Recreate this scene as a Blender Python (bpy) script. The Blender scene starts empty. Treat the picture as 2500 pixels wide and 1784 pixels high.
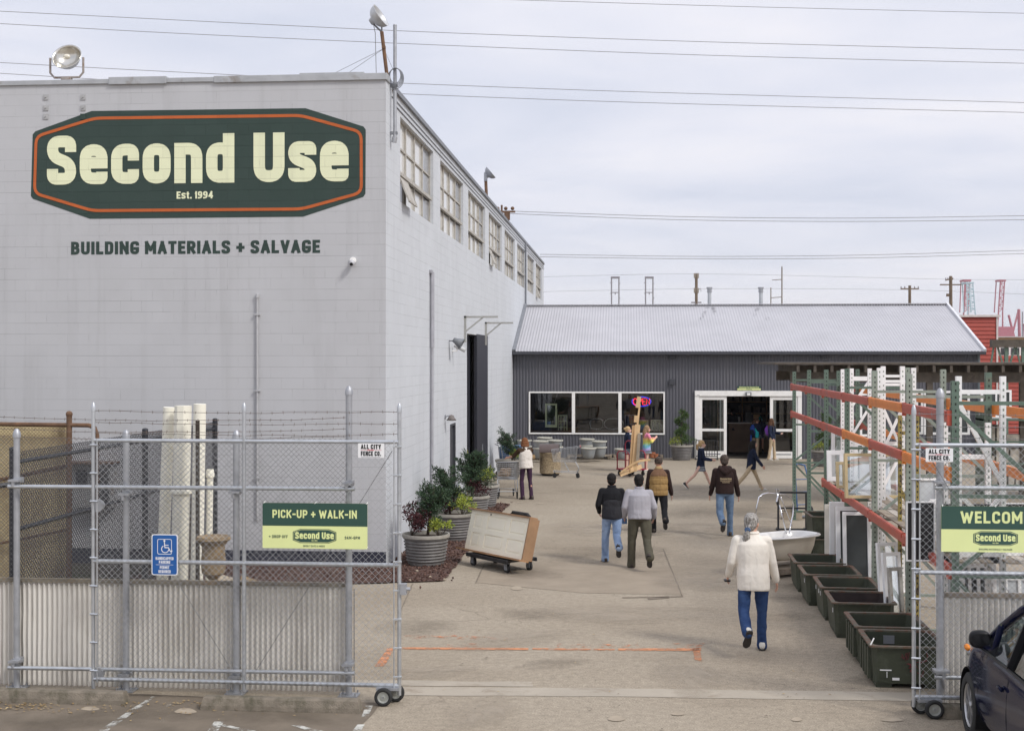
import bpy, bmesh, math, random
from mathutils import Vector, Matrix, Euler, noise
from mathutils.geometry import tessellate_polygon
R = math.radians
C = bpy.context.scene.collection
# ------------------------------------------------------------------ camera, sky, sun, exposure
FOC, CU, V0, HC = 3200.0, 1250.0, 876.0, 3.8          # focal length and principal point on the 2500 px wide photograph, eye height
PSI = math.atan(277 / FOC)
cam = bpy.data.objects.new('camera', bpy.data.cameras.new('camera'))
C.objects.link(cam)
cam.location = (0, 0, HC)
cam.rotation_euler = (R(90), 0, PSI)
cam.data.sensor_width = 36
cam.data.lens = 36 * FOC / 2500
cam.data.shift_y = -(892 - V0) / 2500
cam.data.clip_start = 0.1
cam.data.clip_end = 6000
bpy.context.scene.camera = cam
vs = bpy.context.scene.view_settings
vs.view_transform = 'Standard'; vs.look = 'None'; vs.gamma = 1; vs.use_curve_mapping = False
vs.exposure = 0.04
SUN_EL, SUN_AZ = R(44), R(124)                            # azimuth from +Y towards +X
world = bpy.data.worlds.new('World'); bpy.context.scene.world = world
world.use_nodes = True
wt = world.node_tree; wn = wt.nodes; wl = wt.links
wn.clear()
def WN(t, **k):
    n = wn.new(t)
    for a, b in k.items(): setattr(n, a, b)
    return n
def wmath(op, a, b=None, clamp=False):
    n = WN('ShaderNodeMath', operation=op, use_clamp=clamp)
    for i, x in enumerate((a, b)):
        if x is None: continue
        if isinstance(x, (int, float)): n.inputs[i].default_value = x
        else: wl.new(x, n.inputs[i])
    return n.outputs[0]
out = WN('ShaderNodeOutputWorld'); bg = WN('ShaderNodeBackground'); bg.inputs[1].default_value = 0.1
wl.new(bg.outputs[0], out.inputs[0])
sky = WN('ShaderNodeTexSky', sky_type='NISHITA', sun_disc=False)
sky.sun_elevation = SUN_EL; sky.sun_rotation = SUN_AZ; sky.air_density = 1.2; sky.dust_density = 2.0
tc = WN('ShaderNodeTexCoord'); sep = WN('ShaderNodeSeparateXYZ'); wl.new(tc.outputs['Generated'], sep.inputs[0])
el = wmath('MAXIMUM', sep.outputs[2], 0.0)
den = wmath('ADD', el, 0.10)
cx = wmath('DIVIDE', sep.outputs[0], den); cy = wmath('DIVIDE', sep.outputs[1], den)
cmb = WN('ShaderNodeCombineXYZ'); wl.new(cx, cmb.inputs[0]); wl.new(cy, cmb.inputs[1])
mp = WN('ShaderNodeMapping'); mp.inputs['Scale'].default_value = (0.62, 0.95, 1); mp.inputs['Rotation'].default_value = (0, 0, R(-28)); mp.inputs['Location'].default_value = (3.1, 1.7, 0)
wl.new(cmb.outputs[0], mp.inputs[0])
def wnoise(scale, detail, rough, dist, off):
    n = WN('ShaderNodeTexNoise'); n.inputs['Scale'].default_value = scale; n.inputs['Detail'].default_value = detail
    n.inputs['Roughness'].default_value = rough; n.inputs['Distortion'].default_value = dist
    m2 = WN('ShaderNodeMapping'); m2.inputs['Location'].default_value = off; wl.new(mp.outputs[0], m2.inputs[0]); wl.new(m2.outputs[0], n.inputs['Vector'])
    return n.outputs['Fac']
n1 = wnoise(0.55, 6, 0.52, 0.5, (0, 0, 0)); n2 = wnoise(1.6, 5, 0.55, 0.3, (5, 2, 1))
cl = wmath('ADD', wmath('MULTIPLY', n1, 0.72), wmath('MULTIPLY', n2, 0.28))
ramp = WN('ShaderNodeValToRGB'); wl.new(cl, ramp.inputs[0])
cr = ramp.color_ramp
cr.elements[0].position = 0.38; cr.elements[0].color = (0.60, 0.635, 0.745, 1)
cr.elements[1].position = 0.62; cr.elements[1].color = (0.87, 0.85, 0.885, 1)
e = cr.elements.new(0.47); e.color = (0.69, 0.71, 0.805, 1)
e = cr.elements.new(0.54); e.color = (0.765, 0.77, 0.845, 1)
# paler towards the horizon, brighter overhead as an overcast sky is
hz = wmath('SUBTRACT', 1.0, wmath('MULTIPLY', el, 9.0), clamp=True)
hmix = WN('ShaderNodeMixRGB'); wl.new(wmath('MULTIPLY', hz, 0.8), hmix.inputs[0]); wl.new(ramp.outputs[0], hmix.inputs[1]); hmix.inputs[2].default_value = (0.84, 0.835, 0.875, 1)
zen = wmath('ADD', 1.0, wmath('MULTIPLY', wmath('SUBTRACT', el, 0.27, clamp=True), 0.45))
sc = WN('ShaderNodeVectorMath', operation='SCALE'); wl.new(hmix.outputs[0], sc.inputs[0]); wl.new(wmath('MULTIPLY', zen, 11.3), sc.inputs['Scale'])
mixs = WN('ShaderNodeMixRGB'); mixs.inputs[0].default_value = 0.94; wl.new(sky.outputs[0], mixs.inputs[1]); wl.new(sc.outputs[0], mixs.inputs[2])
wl.new(mixs.outputs[0], bg.inputs[0])
sun = bpy.data.objects.new('sun', bpy.data.lights.new('sun', 'SUN')); C.objects.link(sun)
sun.data.energy = 2.2; sun.data.angle = R(12); sun.data.color = (1.0, 0.965, 0.92)
sd = Vector((math.sin(SUN_AZ) * math.cos(SUN_EL), math.cos(SUN_AZ) * math.cos(SUN_EL), math.sin(SUN_EL)))
sun.rotation_euler = sd.to_track_quat('Z', 'Y').to_euler()
sun.location = (20, 10, 40)

# ------------------------------------------------------------------ picture geometry -> world
FW = Vector((-math.sin(PSI), math.cos(PSI), 0)); RT = Vector((math.cos(PSI), math.sin(PSI), 0))
def ray(u, v): return RT * ((u - CU) / FOC) + FW + Vector((0, 0, (V0 - v) / FOC))
EYE = Vector((0, 0, HC))
def gp(u, v, z=0.0):
    d = ray(u, v); return EYE + d * ((z - HC) / d.z)
def atY(u, v, Y): d = ray(u, v); return EYE + d * (Y / d.y)
def atX(u, v, X): d = ray(u, v); return EYE + d * (X / d.x)
def atD(u, v, D): return EYE + ray(u, v) * D
def dep(p): return (Vector(p) - EYE).dot(FW)

# ------------------------------------------------------------------ mesh builder
class MB:
    def __init__(s): s.v = []; s.f = []; s.m = []
    def add(s, vs, fs, mi=0):
        o = len(s.v); s.v.extend(Vector(x) for x in vs); s.f.extend([tuple(i + o for i in f) for f in fs]); s.m.extend([mi] * len(fs)); return s
    def poly(s, pts, mi=0): return s.add(pts, [tuple(range(len(pts)))], mi)
    def box(s, x0, x1, y0, y1, z0, z1, mi=0):
        return s.add([(x0,y0,z0),(x1,y0,z0),(x1,y1,z0),(x0,y1,z0),(x0,y0,z1),(x1,y0,z1),(x1,y1,z1),(x0,y1,z1)],
            [(0,3,2,1),(4,5,6,7),(0,1,5,4),(1,2,6,5),(2,3,7,6),(3,0,4,7)], mi)
    def obox(s, M, sx, sy, sz, mi=0):
        q = [M @ Vector((a*sx/2, b*sy/2, c*sz/2)) for c in (-1,1) for a,b in ((-1,-1),(1,-1),(1,1),(-1,1))]
        return s.add(q, [(0,3,2,1),(4,5,6,7),(0,1,5,4),(1,2,6,5),(2,3,7,6),(3,0,4,7)], mi)
    def bar(s, p0, p1, w, h, up=(0,0,1), mi=0):
        p0 = Vector(p0); p1 = Vector(p1); d = p1 - p0; L = d.length; d.normalize(); up = Vector(up)
        if abs(d.dot(up)) > 0.99: up = Vector((0,1,0))
        a = d.cross(up).normalized(); b = a.cross(d)
        M = Matrix((a, d, b)).transposed().to_4x4(); M.translation = (p0 + p1) / 2
        return s.obox(M, w, L, h, mi)
    def tube(s, pts, r, n=8, closed=False, cap=True, mi=0):
        pts = [Vector(p) for p in pts]; k = len(pts); rr = r if isinstance(r, (list, tuple)) else [r] * k
        rings = []; prev = None
        for i, p in enumerate(pts):
            a = pts[i-1] if (i > 0 or closed) else p; b = pts[(i+1) % k] if (i < k-1 or closed) else p
            d = (b - a).normalized()
            if prev is None:
                ref = Vector((0,0,1)) if abs(d.z) < 0.9 else Vector((1,0,0)); x = d.cross(ref).normalized()
            else: x = (prev - d * prev.dot(d)).normalized()
            prev = x; y = d.cross(x)
            rings.append([p + (x * math.cos(2*math.pi*j/n) + y * math.sin(2*math.pi*j/n)) * rr[i] for j in range(n)])
        vs = [q for ring in rings for q in ring]; fs = []
        for i in range(k if closed else k - 1):
            i2 = (i + 1) % k
            for j in range(n): fs.append((i*n+j, i*n+(j+1)%n, i2*n+(j+1)%n, i2*n+j))
        if cap and not closed: fs += [tuple(range(n))[::-1], tuple((k-1)*n + j for j in range(n))]
        return s.add(vs, fs, mi)
    def cyl(s, p0, p1, r0, r1=None, n=16, cap=True, mi=0): return s.tube([p0, p1], [r0, r0 if r1 is None else r1], n, cap=cap, mi=mi)
    def lathe(s, prof, c=(0,0,0), n=24, M=None, mi=0, capb=False, capt=False, sx=1, sy=1):
        vs = []; fs = []; k = len(prof); c = Vector(c)
        for r, z in prof:
            for j in range(n):
                a = 2*math.pi*j/n; p = Vector((r*math.cos(a)*sx, r*math.sin(a)*sy, z))
                vs.append((M @ p if M else p) + c)
        for i in range(k-1):
            for j in range(n): fs.append((i*n+j, i*n+(j+1)%n, (i+1)*n+(j+1)%n, (i+1)*n+j))
        if capb: fs.append(tuple(range(n))[::-1])
        if capt: fs.append(tuple((k-1)*n+j for j in range(n)))
        return s.add(vs, fs, mi)
    def ball(s, c, rx, ry=None, rz=None, n=12, m=8, M=None, mi=0):
        ry = ry or rx; rz = rz or rx; vs = []; fs = []; c = Vector(c)
        for i in range(1, m):
            t = math.pi*i/m
            for j in range(n):
                a = 2*math.pi*j/n; p = Vector((rx*math.sin(t)*math.cos(a), ry*math.sin(t)*math.sin(a), -rz*math.cos(t)))
                vs.append((M @ p if M else p) + c)
        b = len(vs); q0 = Vector((0,0,-rz)); q1 = Vector((0,0,rz))
        vs += [(M @ q0 if M else q0) + c, (M @ q1 if M else q1) + c]
        for i in range(m-2):
            for j in range(n): fs.append((i*n+j, i*n+(j+1)%n, (i+1)*n+(j+1)%n, (i+1)*n+j))
        for j in range(n): fs += [(b, (j+1)%n, j), (b+1, (m-2)*n+j, (m-2)*n+(j+1)%n)]
        return s.add(vs, fs, mi)
    def rcone(s, p0, p1, r0, r1, n=12, mi=0):
        p0 = Vector(p0); p1 = Vector(p1); d = (p1 - p0); L = d.length; d = d / L if L > 1e-6 else Vector((0,0,1))
        pts = []; rr = []
        for a in (80, 50, 20): pts.append(p0 - d * r0 * math.sin(R(a))); rr.append(r0 * math.cos(R(a)))
        pts += [p0, p1]; rr += [r0, r1]
        for a in (20, 50, 80): pts.append(p1 + d * r1 * math.sin(R(a))); rr.append(r1 * math.cos(R(a)))
        return s.tube(pts, rr, n, mi=mi)
    def chain(s, pts, rr, n=12):
        for i in range(len(pts)-1): s.rcone(pts[i], pts[i+1], rr[i], rr[i+1], n)
        return s
    def prism(s, poly, d, M, mi=0):           # extrude an (x, y) polygon by d along z of frame M
        k = len(poly); tri = tessellate_polygon([[Vector((x, y, 0)) for x, y in poly]])
        vs = [M @ Vector((x, y, 0)) for x, y in poly] + [M @ Vector((x, y, d)) for x, y in poly]
        fs = [tuple(t) for t in tri] + [tuple(i + k for i in t)[::-1] for t in tri] + [(i, (i+1)%k, k+(i+1)%k, k+i) for i in range(k)]
        return s.add(vs, fs, mi)
    def leaf(s, p, d, L, W, nrm, mi=0):
        d = Vector(d); a = d.cross(Vector(nrm))
        if a.length < 1e-4: a = d.orthogonal()
        a = a.normalized() * W / 2; p = Vector(p); mid = p + d * L * 0.5 + Vector(nrm) * L * 0.08
        return s.add([p, mid + a, p + d * L, mid - a], [(0,1,2),(0,2,3)], mi)
    def build(s, name, mat, parent=None, smooth=False, world=False, bev=0, fix=False, rem=0, sub=0, disp=0, dscale=.1, auto=None, mar=False):
        me = bpy.data.meshes.new(name); me.from_pydata(s.v, [], s.f)
        mats = mat if isinstance(mat, (list, tuple)) else [mat]
        for m in mats: me.materials.append(m)
        if len(mats) > 1: me.polygons.foreach_set('material_index', s.m)
        if fix:
            b = bmesh.new(); b.from_mesh(me); bmesh.ops.recalc_face_normals(b, faces=b.faces); b.to_mesh(me); b.free()
        if smooth: me.polygons.foreach_set('use_smooth', [True] * len(me.polygons))
        o = bpy.data.objects.new(name, me); C.objects.link(o)
        if parent is not None:
            o.parent = parent
            if world: o.matrix_parent_inverse = WORLD_INV(parent)
        if rem:
            md = o.modifiers.new('remesh', 'REMESH'); md.mode = 'VOXEL'; md.voxel_size = rem; md.use_smooth_shade = True
            ms = o.modifiers.new('smooth', 'SMOOTH'); ms.factor = .5; ms.iterations = 3
        if bev:
            md = o.modifiers.new('bevel', 'BEVEL'); md.width = bev; md.segments = 2; md.limit_method = 'ANGLE'; md.angle_limit = R(40)
        if sub:
            md = o.modifiers.new('sub', 'SUBSURF'); md.levels = sub; md.render_levels = sub
        if disp:
            t = bpy.data.textures.new('folds', 'MARBLE' if mar else 'CLOUDS'); t.noise_scale = dscale; t.noise_depth = 2
            if mar: t.turbulence = 4; t.marble_type = 'SHARP'
            md = o.modifiers.new('folds', 'DISPLACE'); md.texture = t; md.strength = disp; md.mid_level = .5; md.texture_coords = 'LOCAL'
        if auto:
            me.polygons.foreach_set('use_smooth', [True] * len(me.polygons))
            try: me.set_sharp_from_angle(angle=R(auto))
            except Exception: pass
        return o
def WORLD_INV(parent):
    m = Matrix.Identity(4); p = parent
    while p is not None:
        m = p.matrix_parent_inverse.copy() @ p.matrix_basis @ m if p.parent else p.matrix_basis @ m
        p = p.parent
    return m.inverted()
def tag(o, label, cat, group=None):
    o['label'] = label; o['category'] = cat
    if group: o['group'] = group
    return o
def thing(name, label, cat, loc=(0,0,0), rotz=0, group=None):
    o = bpy.data.objects.new(name, None); C.objects.link(o); o.empty_display_size = .2
    o.location = loc; o.rotation_euler = (0, 0, rotz)
    return tag(o, label, cat, group)
def struct(o): o['kind'] = 'structure'; return o
def dup(root, loc, rotz=None, label=None, group=None, scale=None):
    def cp(o, par):
        c = o.copy(); C.objects.link(c)
        if par is not None: c.parent = par
        for ch in KIDS(o): cp(ch, c)
        return c
    r = cp(root, None); r.location = loc
    if rotz is not None: r.rotation_euler = (0, 0, rotz)
    if scale is not None: r.scale = (scale,) * 3 if isinstance(scale, (int, float)) else scale
    if label: r['label'] = label
    if group: r['group'] = group
    return r
def KIDS(o): return [x for x in list(C.objects) if x.parent == o]

# ------------------------------------------------------------------ materials
def newmat(name):
    m = bpy.data.materials.new(name); m.use_nodes = True; nt = m.node_tree
    b = nt.nodes['Principled BSDF']; return m, nt, b
def setin(b, k, v):
    if k in b.inputs: b.inputs[k].default_value = v
class NT:
    def __init__(s, nt): s.t = nt; s.n = nt.nodes; s.l = nt.links
    def new(s, t, **k):
        n = s.n.new(t)
        for a, b in k.items(): setattr(n, a, b)
        return n
    def math(s, op, a, b=None, clamp=False):
        n = s.new('ShaderNodeMath', operation=op, use_clamp=clamp)
        for i, x in enumerate((a, b)):
            if x is None: continue
            if isinstance(x, (int, float)): n.inputs[i].default_value = x
            else: s.l.new(x, n.inputs[i])
        return n.outputs[0]
    def coord(s, kind='Object', scale=(1,1,1), rot=(0,0,0), loc=(0,0,0)):
        c = s.new('ShaderNodeTexCoord'); m = s.new('ShaderNodeMapping')
        m.inputs['Scale'].default_value = scale; m.inputs['Rotation'].default_value = rot; m.inputs['Location'].default_value = loc
        s.l.new(c.outputs[kind], m.inputs[0]); return m.outputs[0]
    def noise(s, vec, scale, detail=4, rough=.55, dist=0):
        n = s.new('ShaderNodeTexNoise'); s.l.new(vec, n.inputs['Vector'])
        n.inputs['Scale'].default_value = scale; n.inputs['Detail'].default_value = detail; n.inputs['Roughness'].default_value = rough; n.inputs['Distortion'].default_value = dist
        return n.outputs['Fac']
    def ramp(s, fac, stops):
        n = s.new('ShaderNodeValToRGB'); s.l.new(fac, n.inputs[0]); e = n.color_ramp.elements
        e[0].position, e[0].color = stops[0][0], (*stops[0][1], 1); e[1].position, e[1].color = stops[-1][0], (*stops[-1][1], 1)
        for p, c in stops[1:-1]: x = e.new(p); x.color = (*c, 1)
        return n.outputs[0]
    def mix(s, fac, a, b, mode='MIX'):
        n = s.new('ShaderNodeMixRGB', blend_type=mode)
        for i, x in enumerate((fac, a, b)):
            if isinstance(x, (int, float)): n.inputs[i].default_value = x
            elif isinstance(x, tuple): n.inputs[i].default_value = (*x, 1)
            else: s.l.new(x, n.inputs[i])
        return n.outputs[0]
    def bump(s, h, strength, dist, b):
        n = s.new('ShaderNodeBump'); n.inputs['Strength'].default_value = strength; n.inputs['Distance'].default_value = dist
        s.l.new(h, n.inputs['Height']); s.l.new(n.outputs[0], b.inputs['Normal']); return n
def sc3(c, k): return tuple(min(1, max(0, x * k)) for x in c)
def M(name, col, rough=.6, metal=0., var=.12, scale=6., bump=0., bscale=60., bdist=.004, spec=.5, dirt=None, dscale=1.5, dlo=.55, dhi=.7, coat=0., streak=None):
    m, nt, b = newmat(name); t = NT(nt); co = t.coord()
    f = t.noise(co, scale, 5, .6); c = t.ramp(f, [(.3, sc3(col, 1 - var)), (.7, sc3(col, 1 + var))])
    if dirt:
        d = t.noise(t.coord(scale=(1, 1, .35) if streak else (1, 1, 1), loc=(3, 7, 1)), dscale, 6, .65, .3); k = t.ramp(d, [(dlo, (0,0,0)), (dhi, (1,1,1))]); c = t.mix(k, c, dirt)
    t.l.new(c, b.inputs['Base Color']); b.inputs['Roughness'].default_value = rough; b.inputs['Metallic'].default_value = metal
    setin(b, 'Specular IOR Level', spec); setin(b, 'Coat Weight', coat)
    if bump: t.bump(t.noise(co, bscale, 4, .6), bump, bdist, b)
    return m
# ------------------------------------------------------------------ material library
galv   = M('galvanised', (.52,.54,.56), .42, .75, .12, 9, .15, 90)
galv2  = M('galvanised_dull', (.40,.41,.43), .5, .6, .15, 7, .15, 80)
wirem  = M('fence_wire', (.42,.43,.44), .5, .5, .2, 4)
wired  = M('dark_wire', (.20,.20,.20), .6, .3, .2, 4)
barbm  = M('barbed_wire', (.16,.13,.11), .7, .3, .3, 8, dirt=(.18,.09,.05))
blackm = M('black_coating', (.022,.024,.03), .5, 0, .2, 8)
rustm  = M('rusty_iron', (.15,.085,.05), .85, .1, .3, 9, .4, 70, dirt=(.26,.13,.06), dscale=3)
blackpl= M('black_plastic', (.02,.02,.022), .45, 0, .2, 8)
rubber = M('rubber', (.022,.022,.022), .8, 0, .2, 10)
whitep = M('white_paint', (.86,.85,.82), .5, 0, .05, 5, .08, 40, dirt=(.55,.50,.43), dlo=.62, dhi=.8)
creamp = M('cream_paint', (.85,.82,.70), .5, 0, .05, 4, .1, 50, dirt=(.62,.54,.40), dlo=.66, dhi=.85)
cream2 = M('cream_old_paint', (.64,.54,.31), .75, 0, .14, 2, .2, 50, dirt=(.18,.13,.075), dscale=1.3, dlo=.46, dhi=.66, streak=1)
vinylw = M('white_vinyl', (.89,.89,.88), .35, 0, .04, 3, dirt=(.5,.47,.42), dlo=.66, dhi=.85)
greenr = M('rack_green', (.118,.172,.132), .5, .1, .14, 6, .1, 60, dirt=(.16,.11,.07), dscale=5, dlo=.63, dhi=.72)
greeng = M('rack_grey_green', (.27,.31,.26), .5, .1, .14, 6, .1, 60, dirt=(.22,.14,.08), dscale=5, dlo=.63, dhi=.72)
whiter = M('rack_white', (.88,.87,.85), .5, 0, .06, 6, .1, 60, dirt=(.35,.22,.13), dscale=6, dlo=.66, dhi=.74)
yellowr= M('rack_yellow', (.34,.27,.08), .6, .1, .2, 6, .1, 60, dirt=(.10,.07,.04), dscale=9, dlo=.5, dhi=.6)
redb   = M('beam_red', (.46,.085,.05), .45, .1, .12, 4, .1, 50, dirt=(.30,.12,.10), dscale=2.5, dlo=.55, dhi=.75)
orangeb= M('beam_orange', (.74,.23,.035), .42, .1, .12, 4, .1, 50, dirt=(.42,.12,.04), dscale=2.5, dlo=.58, dhi=.78)
holem  = M('bolt_hole', (.03,.035,.03), .9)
wood   = M('pine_board', (.62,.42,.22), .6, 0, .18, 3, .15, 60)
wood2  = M('fir_board', (.50,.31,.15), .6, 0, .22, 3, .15, 60)
oldwood= M('weathered_wood', (.30,.25,.19), .85, 0, .25, 4, .4, 50, dirt=(.14,.11,.08), dscale=4)
darkwood=M('dark_timber', (.085,.07,.055), .8, 0, .3, 5, .3, 40, dirt=(.14,.12,.09), dscale=3)
terra  = M('terracotta', (.36,.13,.06), .8, 0, .15, 8)
navy   = M('navy_trim', (.017,.018,.028), .6, 0, .15, 4, .1, 50)
charc  = M('charcoal_trim', (.050,.052,.062), .5, 0, .1, 4)
binm   = M('green_bin', (.045,.052,.032), .6, 0, .22, 3, .25, 50, dirt=(.10,.11,.085), dscale=4, dlo=.56, dhi=.78)
binrim = M('bin_rim', (.13,.115,.085), .75, .1, .25, 14, .3, 80, dirt=(.16,.075,.045), dscale=7, dlo=.5, dhi=.62)
binred = M('bin_spray', (.16,.03,.035), .8, 0, .3, 20)
binin  = M('rust_lining', (.042,.028,.026), .8, 0, .3, 5)
enamel = M('tub_enamel', (.84,.83,.80), .18, 0, .03, 3, coat=.3)
tubout = M('tub_outside', (.62,.56,.46), .55, 0, .08, 3, .1, 30, dirt=(.40,.33,.24), dlo=.6, dhi=.8)
chrome = M('chrome', (.75,.76,.78), .12, 1, .03, 4)
brass  = M('tarnished_brass', (.30,.21,.08), .45, .7, .3, 14)
concs  = M('concrete_kerb', (.205,.175,.135), .9, 0, .2, 9, .8, 60, .012, dirt=(.10,.09,.06), dscale=5, dlo=.5, dhi=.68)
stonep = M('cast_stone', (.26,.19,.11), .9, 0, .2, 9, .5, 50, .01, dirt=(.16,.11,.06), dscale=6)
potg   = M('grey_glaze', (.235,.25,.26), .45, 0, .1, 6, .1, 40, dirt=(.30,.27,.22), dscale=3, dlo=.6, dhi=.75)
potrim = M('pale_rim', (.46,.45,.39), .6, 0, .12, 12)
plantr = M('grey_planter', (.155,.147,.142), .55, 0, .1, 6, .15, 60, dirt=(.26,.25,.23), dscale=5, dlo=.55, dhi=.75)
plrim  = M('planter_rim', (.34,.32,.28), .65, 0, .12, 9, .15, 60)
soil   = M('potting_soil', (.075,.05,.032), .95, 0, .4, 25, 1, 60, .02)
tanpole= M('wooden_pole', (.17,.13,.10), .85, 0, .2, 5)
greyst = M('grey_steel', (.22,.23,.25), .6, .2, .1, 4)
cartred= M('cart_red', (.30,.022,.05), .4, .1, .12, 6)
cartgry= M('cart_chrome', (.44,.45,.46), .35, .7, .1, 9)
bluebox= M('blue_plastic', (.07,.14,.28), .5, 0, .3, 14)
signgr = M('sign_green', (.024,.072,.054), .5, 0, .06, 3)
signlm = M('sign_lime', (.74,.80,.36), .5, 0, .03, 3)
signwh = M('sign_white', (.82,.82,.82), .5, 0, .03, 3)
signbk = M('sign_black', (.02,.02,.022), .5)
signrd = M('sign_red', (.55,.04,.06), .5)
signbl = M('sign_blue', (.012,.10,.34), .4, 0, .05, 3)
orangel= M('orange_line_paint', (.62,.20,.07), .85, 0, .15, 30)
whitel = M('white_line_paint', (.50,.49,.45), .9, 0, .2, 20)
def worn(name, col, lo, hi, scale):
    m, nt, b = newmat(name); t = NT(nt)
    t.l.new(t.ramp(t.noise(t.coord(), 8, 4), [(.3, sc3(col, .85)), (.7, sc3(col, 1.1))]), b.inputs['Base Color']); b.inputs['Roughness'].default_value = .9
    a = t.ramp(t.noise(t.coord(loc=(4,1,2)), scale, 8, .7), [(lo, (0,0,0)), (hi, (1,1,1))]); t.l.new(a, b.inputs['Alpha']); return m
orangew = worn('worn_orange_paint', (.58,.25,.12), .36, .56, 5.)
orangef = worn('faded_orange_paint', (.60,.25,.12), .52, .66, 7.)
whitew = worn('worn_white_paint', (.54,.53,.48), .44, .56, 6.)
whitef = worn('faded_white_paint', (.46,.43,.36), .48, .62, 9.)

def ground_mat():
    m, nt, b = newmat('concrete_yard'); t = NT(nt); co = t.coord()
    big = t.noise(co, .22, 6, .6, .4); c = t.ramp(big, [(.3, (.280,.234,.176)), (.5, (.324,.275,.210)), (.7, (.362,.312,.243))])
    st = t.noise(t.coord(scale=(.35, 1, 1), loc=(9,3,0)), .55, 7, .68, .6); c = t.mix(t.ramp(st, [(.55, (0,0,0)), (.75, (.55,.55,.55))]), c, (.165,.132,.094))
    lg = t.noise(t.coord(scale=(.3, 1, 1), loc=(1,8,0)), .9, 6, .6, .4); c = t.mix(t.ramp(lg, [(.58, (0,0,0)), (.75, (.5,.5,.5))]), c, (.375,.32,.25))
    sp = t.noise(co, 55, 3, .7); c = t.mix(.5, c, t.ramp(sp, [(.3, (.12,.12,.12)), (.7, (.88,.88,.88))]), 'OVERLAY')
    fine = t.noise(co, 11, 5, .7); c = t.mix(.32, c, t.ramp(fine, [(.3, (.2,.2,.2)), (.7, (.8,.8,.8))]), 'OVERLAY')
    # hairline cracks
    vo = t.new('ShaderNodeTexVoronoi', feature='DISTANCE_TO_EDGE'); vo.inputs['Scale'].default_value = .24
    wv = t.new('ShaderNodeMixRGB', blend_type='ADD'); wv.inputs[0].default_value = .9; t.l.new(co, wv.inputs[1])
    nn = t.new('ShaderNodeTexNoise'); nn.inputs['Scale'].default_value = 1.1; nn.inputs['Detail'].default_value = 6; t.l.new(co, nn.inputs['Vector']); t.l.new(nn.outputs['Color'], wv.inputs[2]); t.l.new(wv.outputs[0], vo.inputs['Vector'])
    cr = t.ramp(vo.outputs[0], [(.0, (1,1,1)), (.0035, (0,0,0))]); msk = t.ramp(t.noise(co, .35, 3), [(.5, (0,0,0)), (.6, (.42,.42,.42))])
    c = t.mix(t.mix(1, cr, msk, 'MULTIPLY'), c, (.085,.066,.047))
    t.l.new(c, b.inputs['Base Color']); b.inputs['Roughness'].default_value = .92; setin(b, 'Specular IOR Level', .25)
    t.bump(t.noise(co, 45, 5, .7), .35, .006, b); return m
groundm = ground_mat()
slabm = M('pale_concrete_strip', (.385,.338,.27), .92, 0, .1, 1.2, .3, 50, dirt=(.26,.21,.155), dscale=2.5, dlo=.55, dhi=.75)
asphm = M('dirty_asphalt', (.17,.138,.102), .95, 0, .18, 2, .6, 55, .008, dirt=(.11,.088,.064), dscale=1.2, dlo=.5, dhi=.75)
patchm = M('road_patch', (.36,.30,.225), .95, 0, .15, 6, .3, 50)
def stain_mat(name, col, k):
    m, nt, b = newmat(name); t = NT(nt); b.inputs['Base Color'].default_value = (*col, 1); b.inputs['Roughness'].default_value = .9
    g = t.new('ShaderNodeTexGradient', gradient_type='SPHERICAL'); t.l.new(t.coord(), g.inputs[0]); oi = t.new('ShaderNodeObjectInfo')
    c = t.coord(scale=(1.6,1.6,1.6)); n = t.noise(c, 1.3, 7, .68, .5)
    a = t.math('MULTIPLY', t.ramp(t.math('MULTIPLY', t.math('POWER', g.outputs[0], .5), n), [(.22, (0,0,0)), (.5, (1,1,1))]), k); t.l.new(a, b.inputs['Alpha']); return m
oilm = stain_mat('oil_stain', (.10,.08,.055), .22); palest = stain_mat('pale_stain', (.42,.36,.28), .55)
gravm = M('lava_gravel', (.105,.058,.044), .95, 0, .45, 22, 1, 28, .05, dirt=(.17,.11,.085), dscale=16)
mossm = M('mossy_dirt', (.075,.058,.04), 1, 0, .5, 6, 1, 30, .03, dirt=(.055,.058,.02), dscale=1.2, dlo=.45, dhi=.6)

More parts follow.
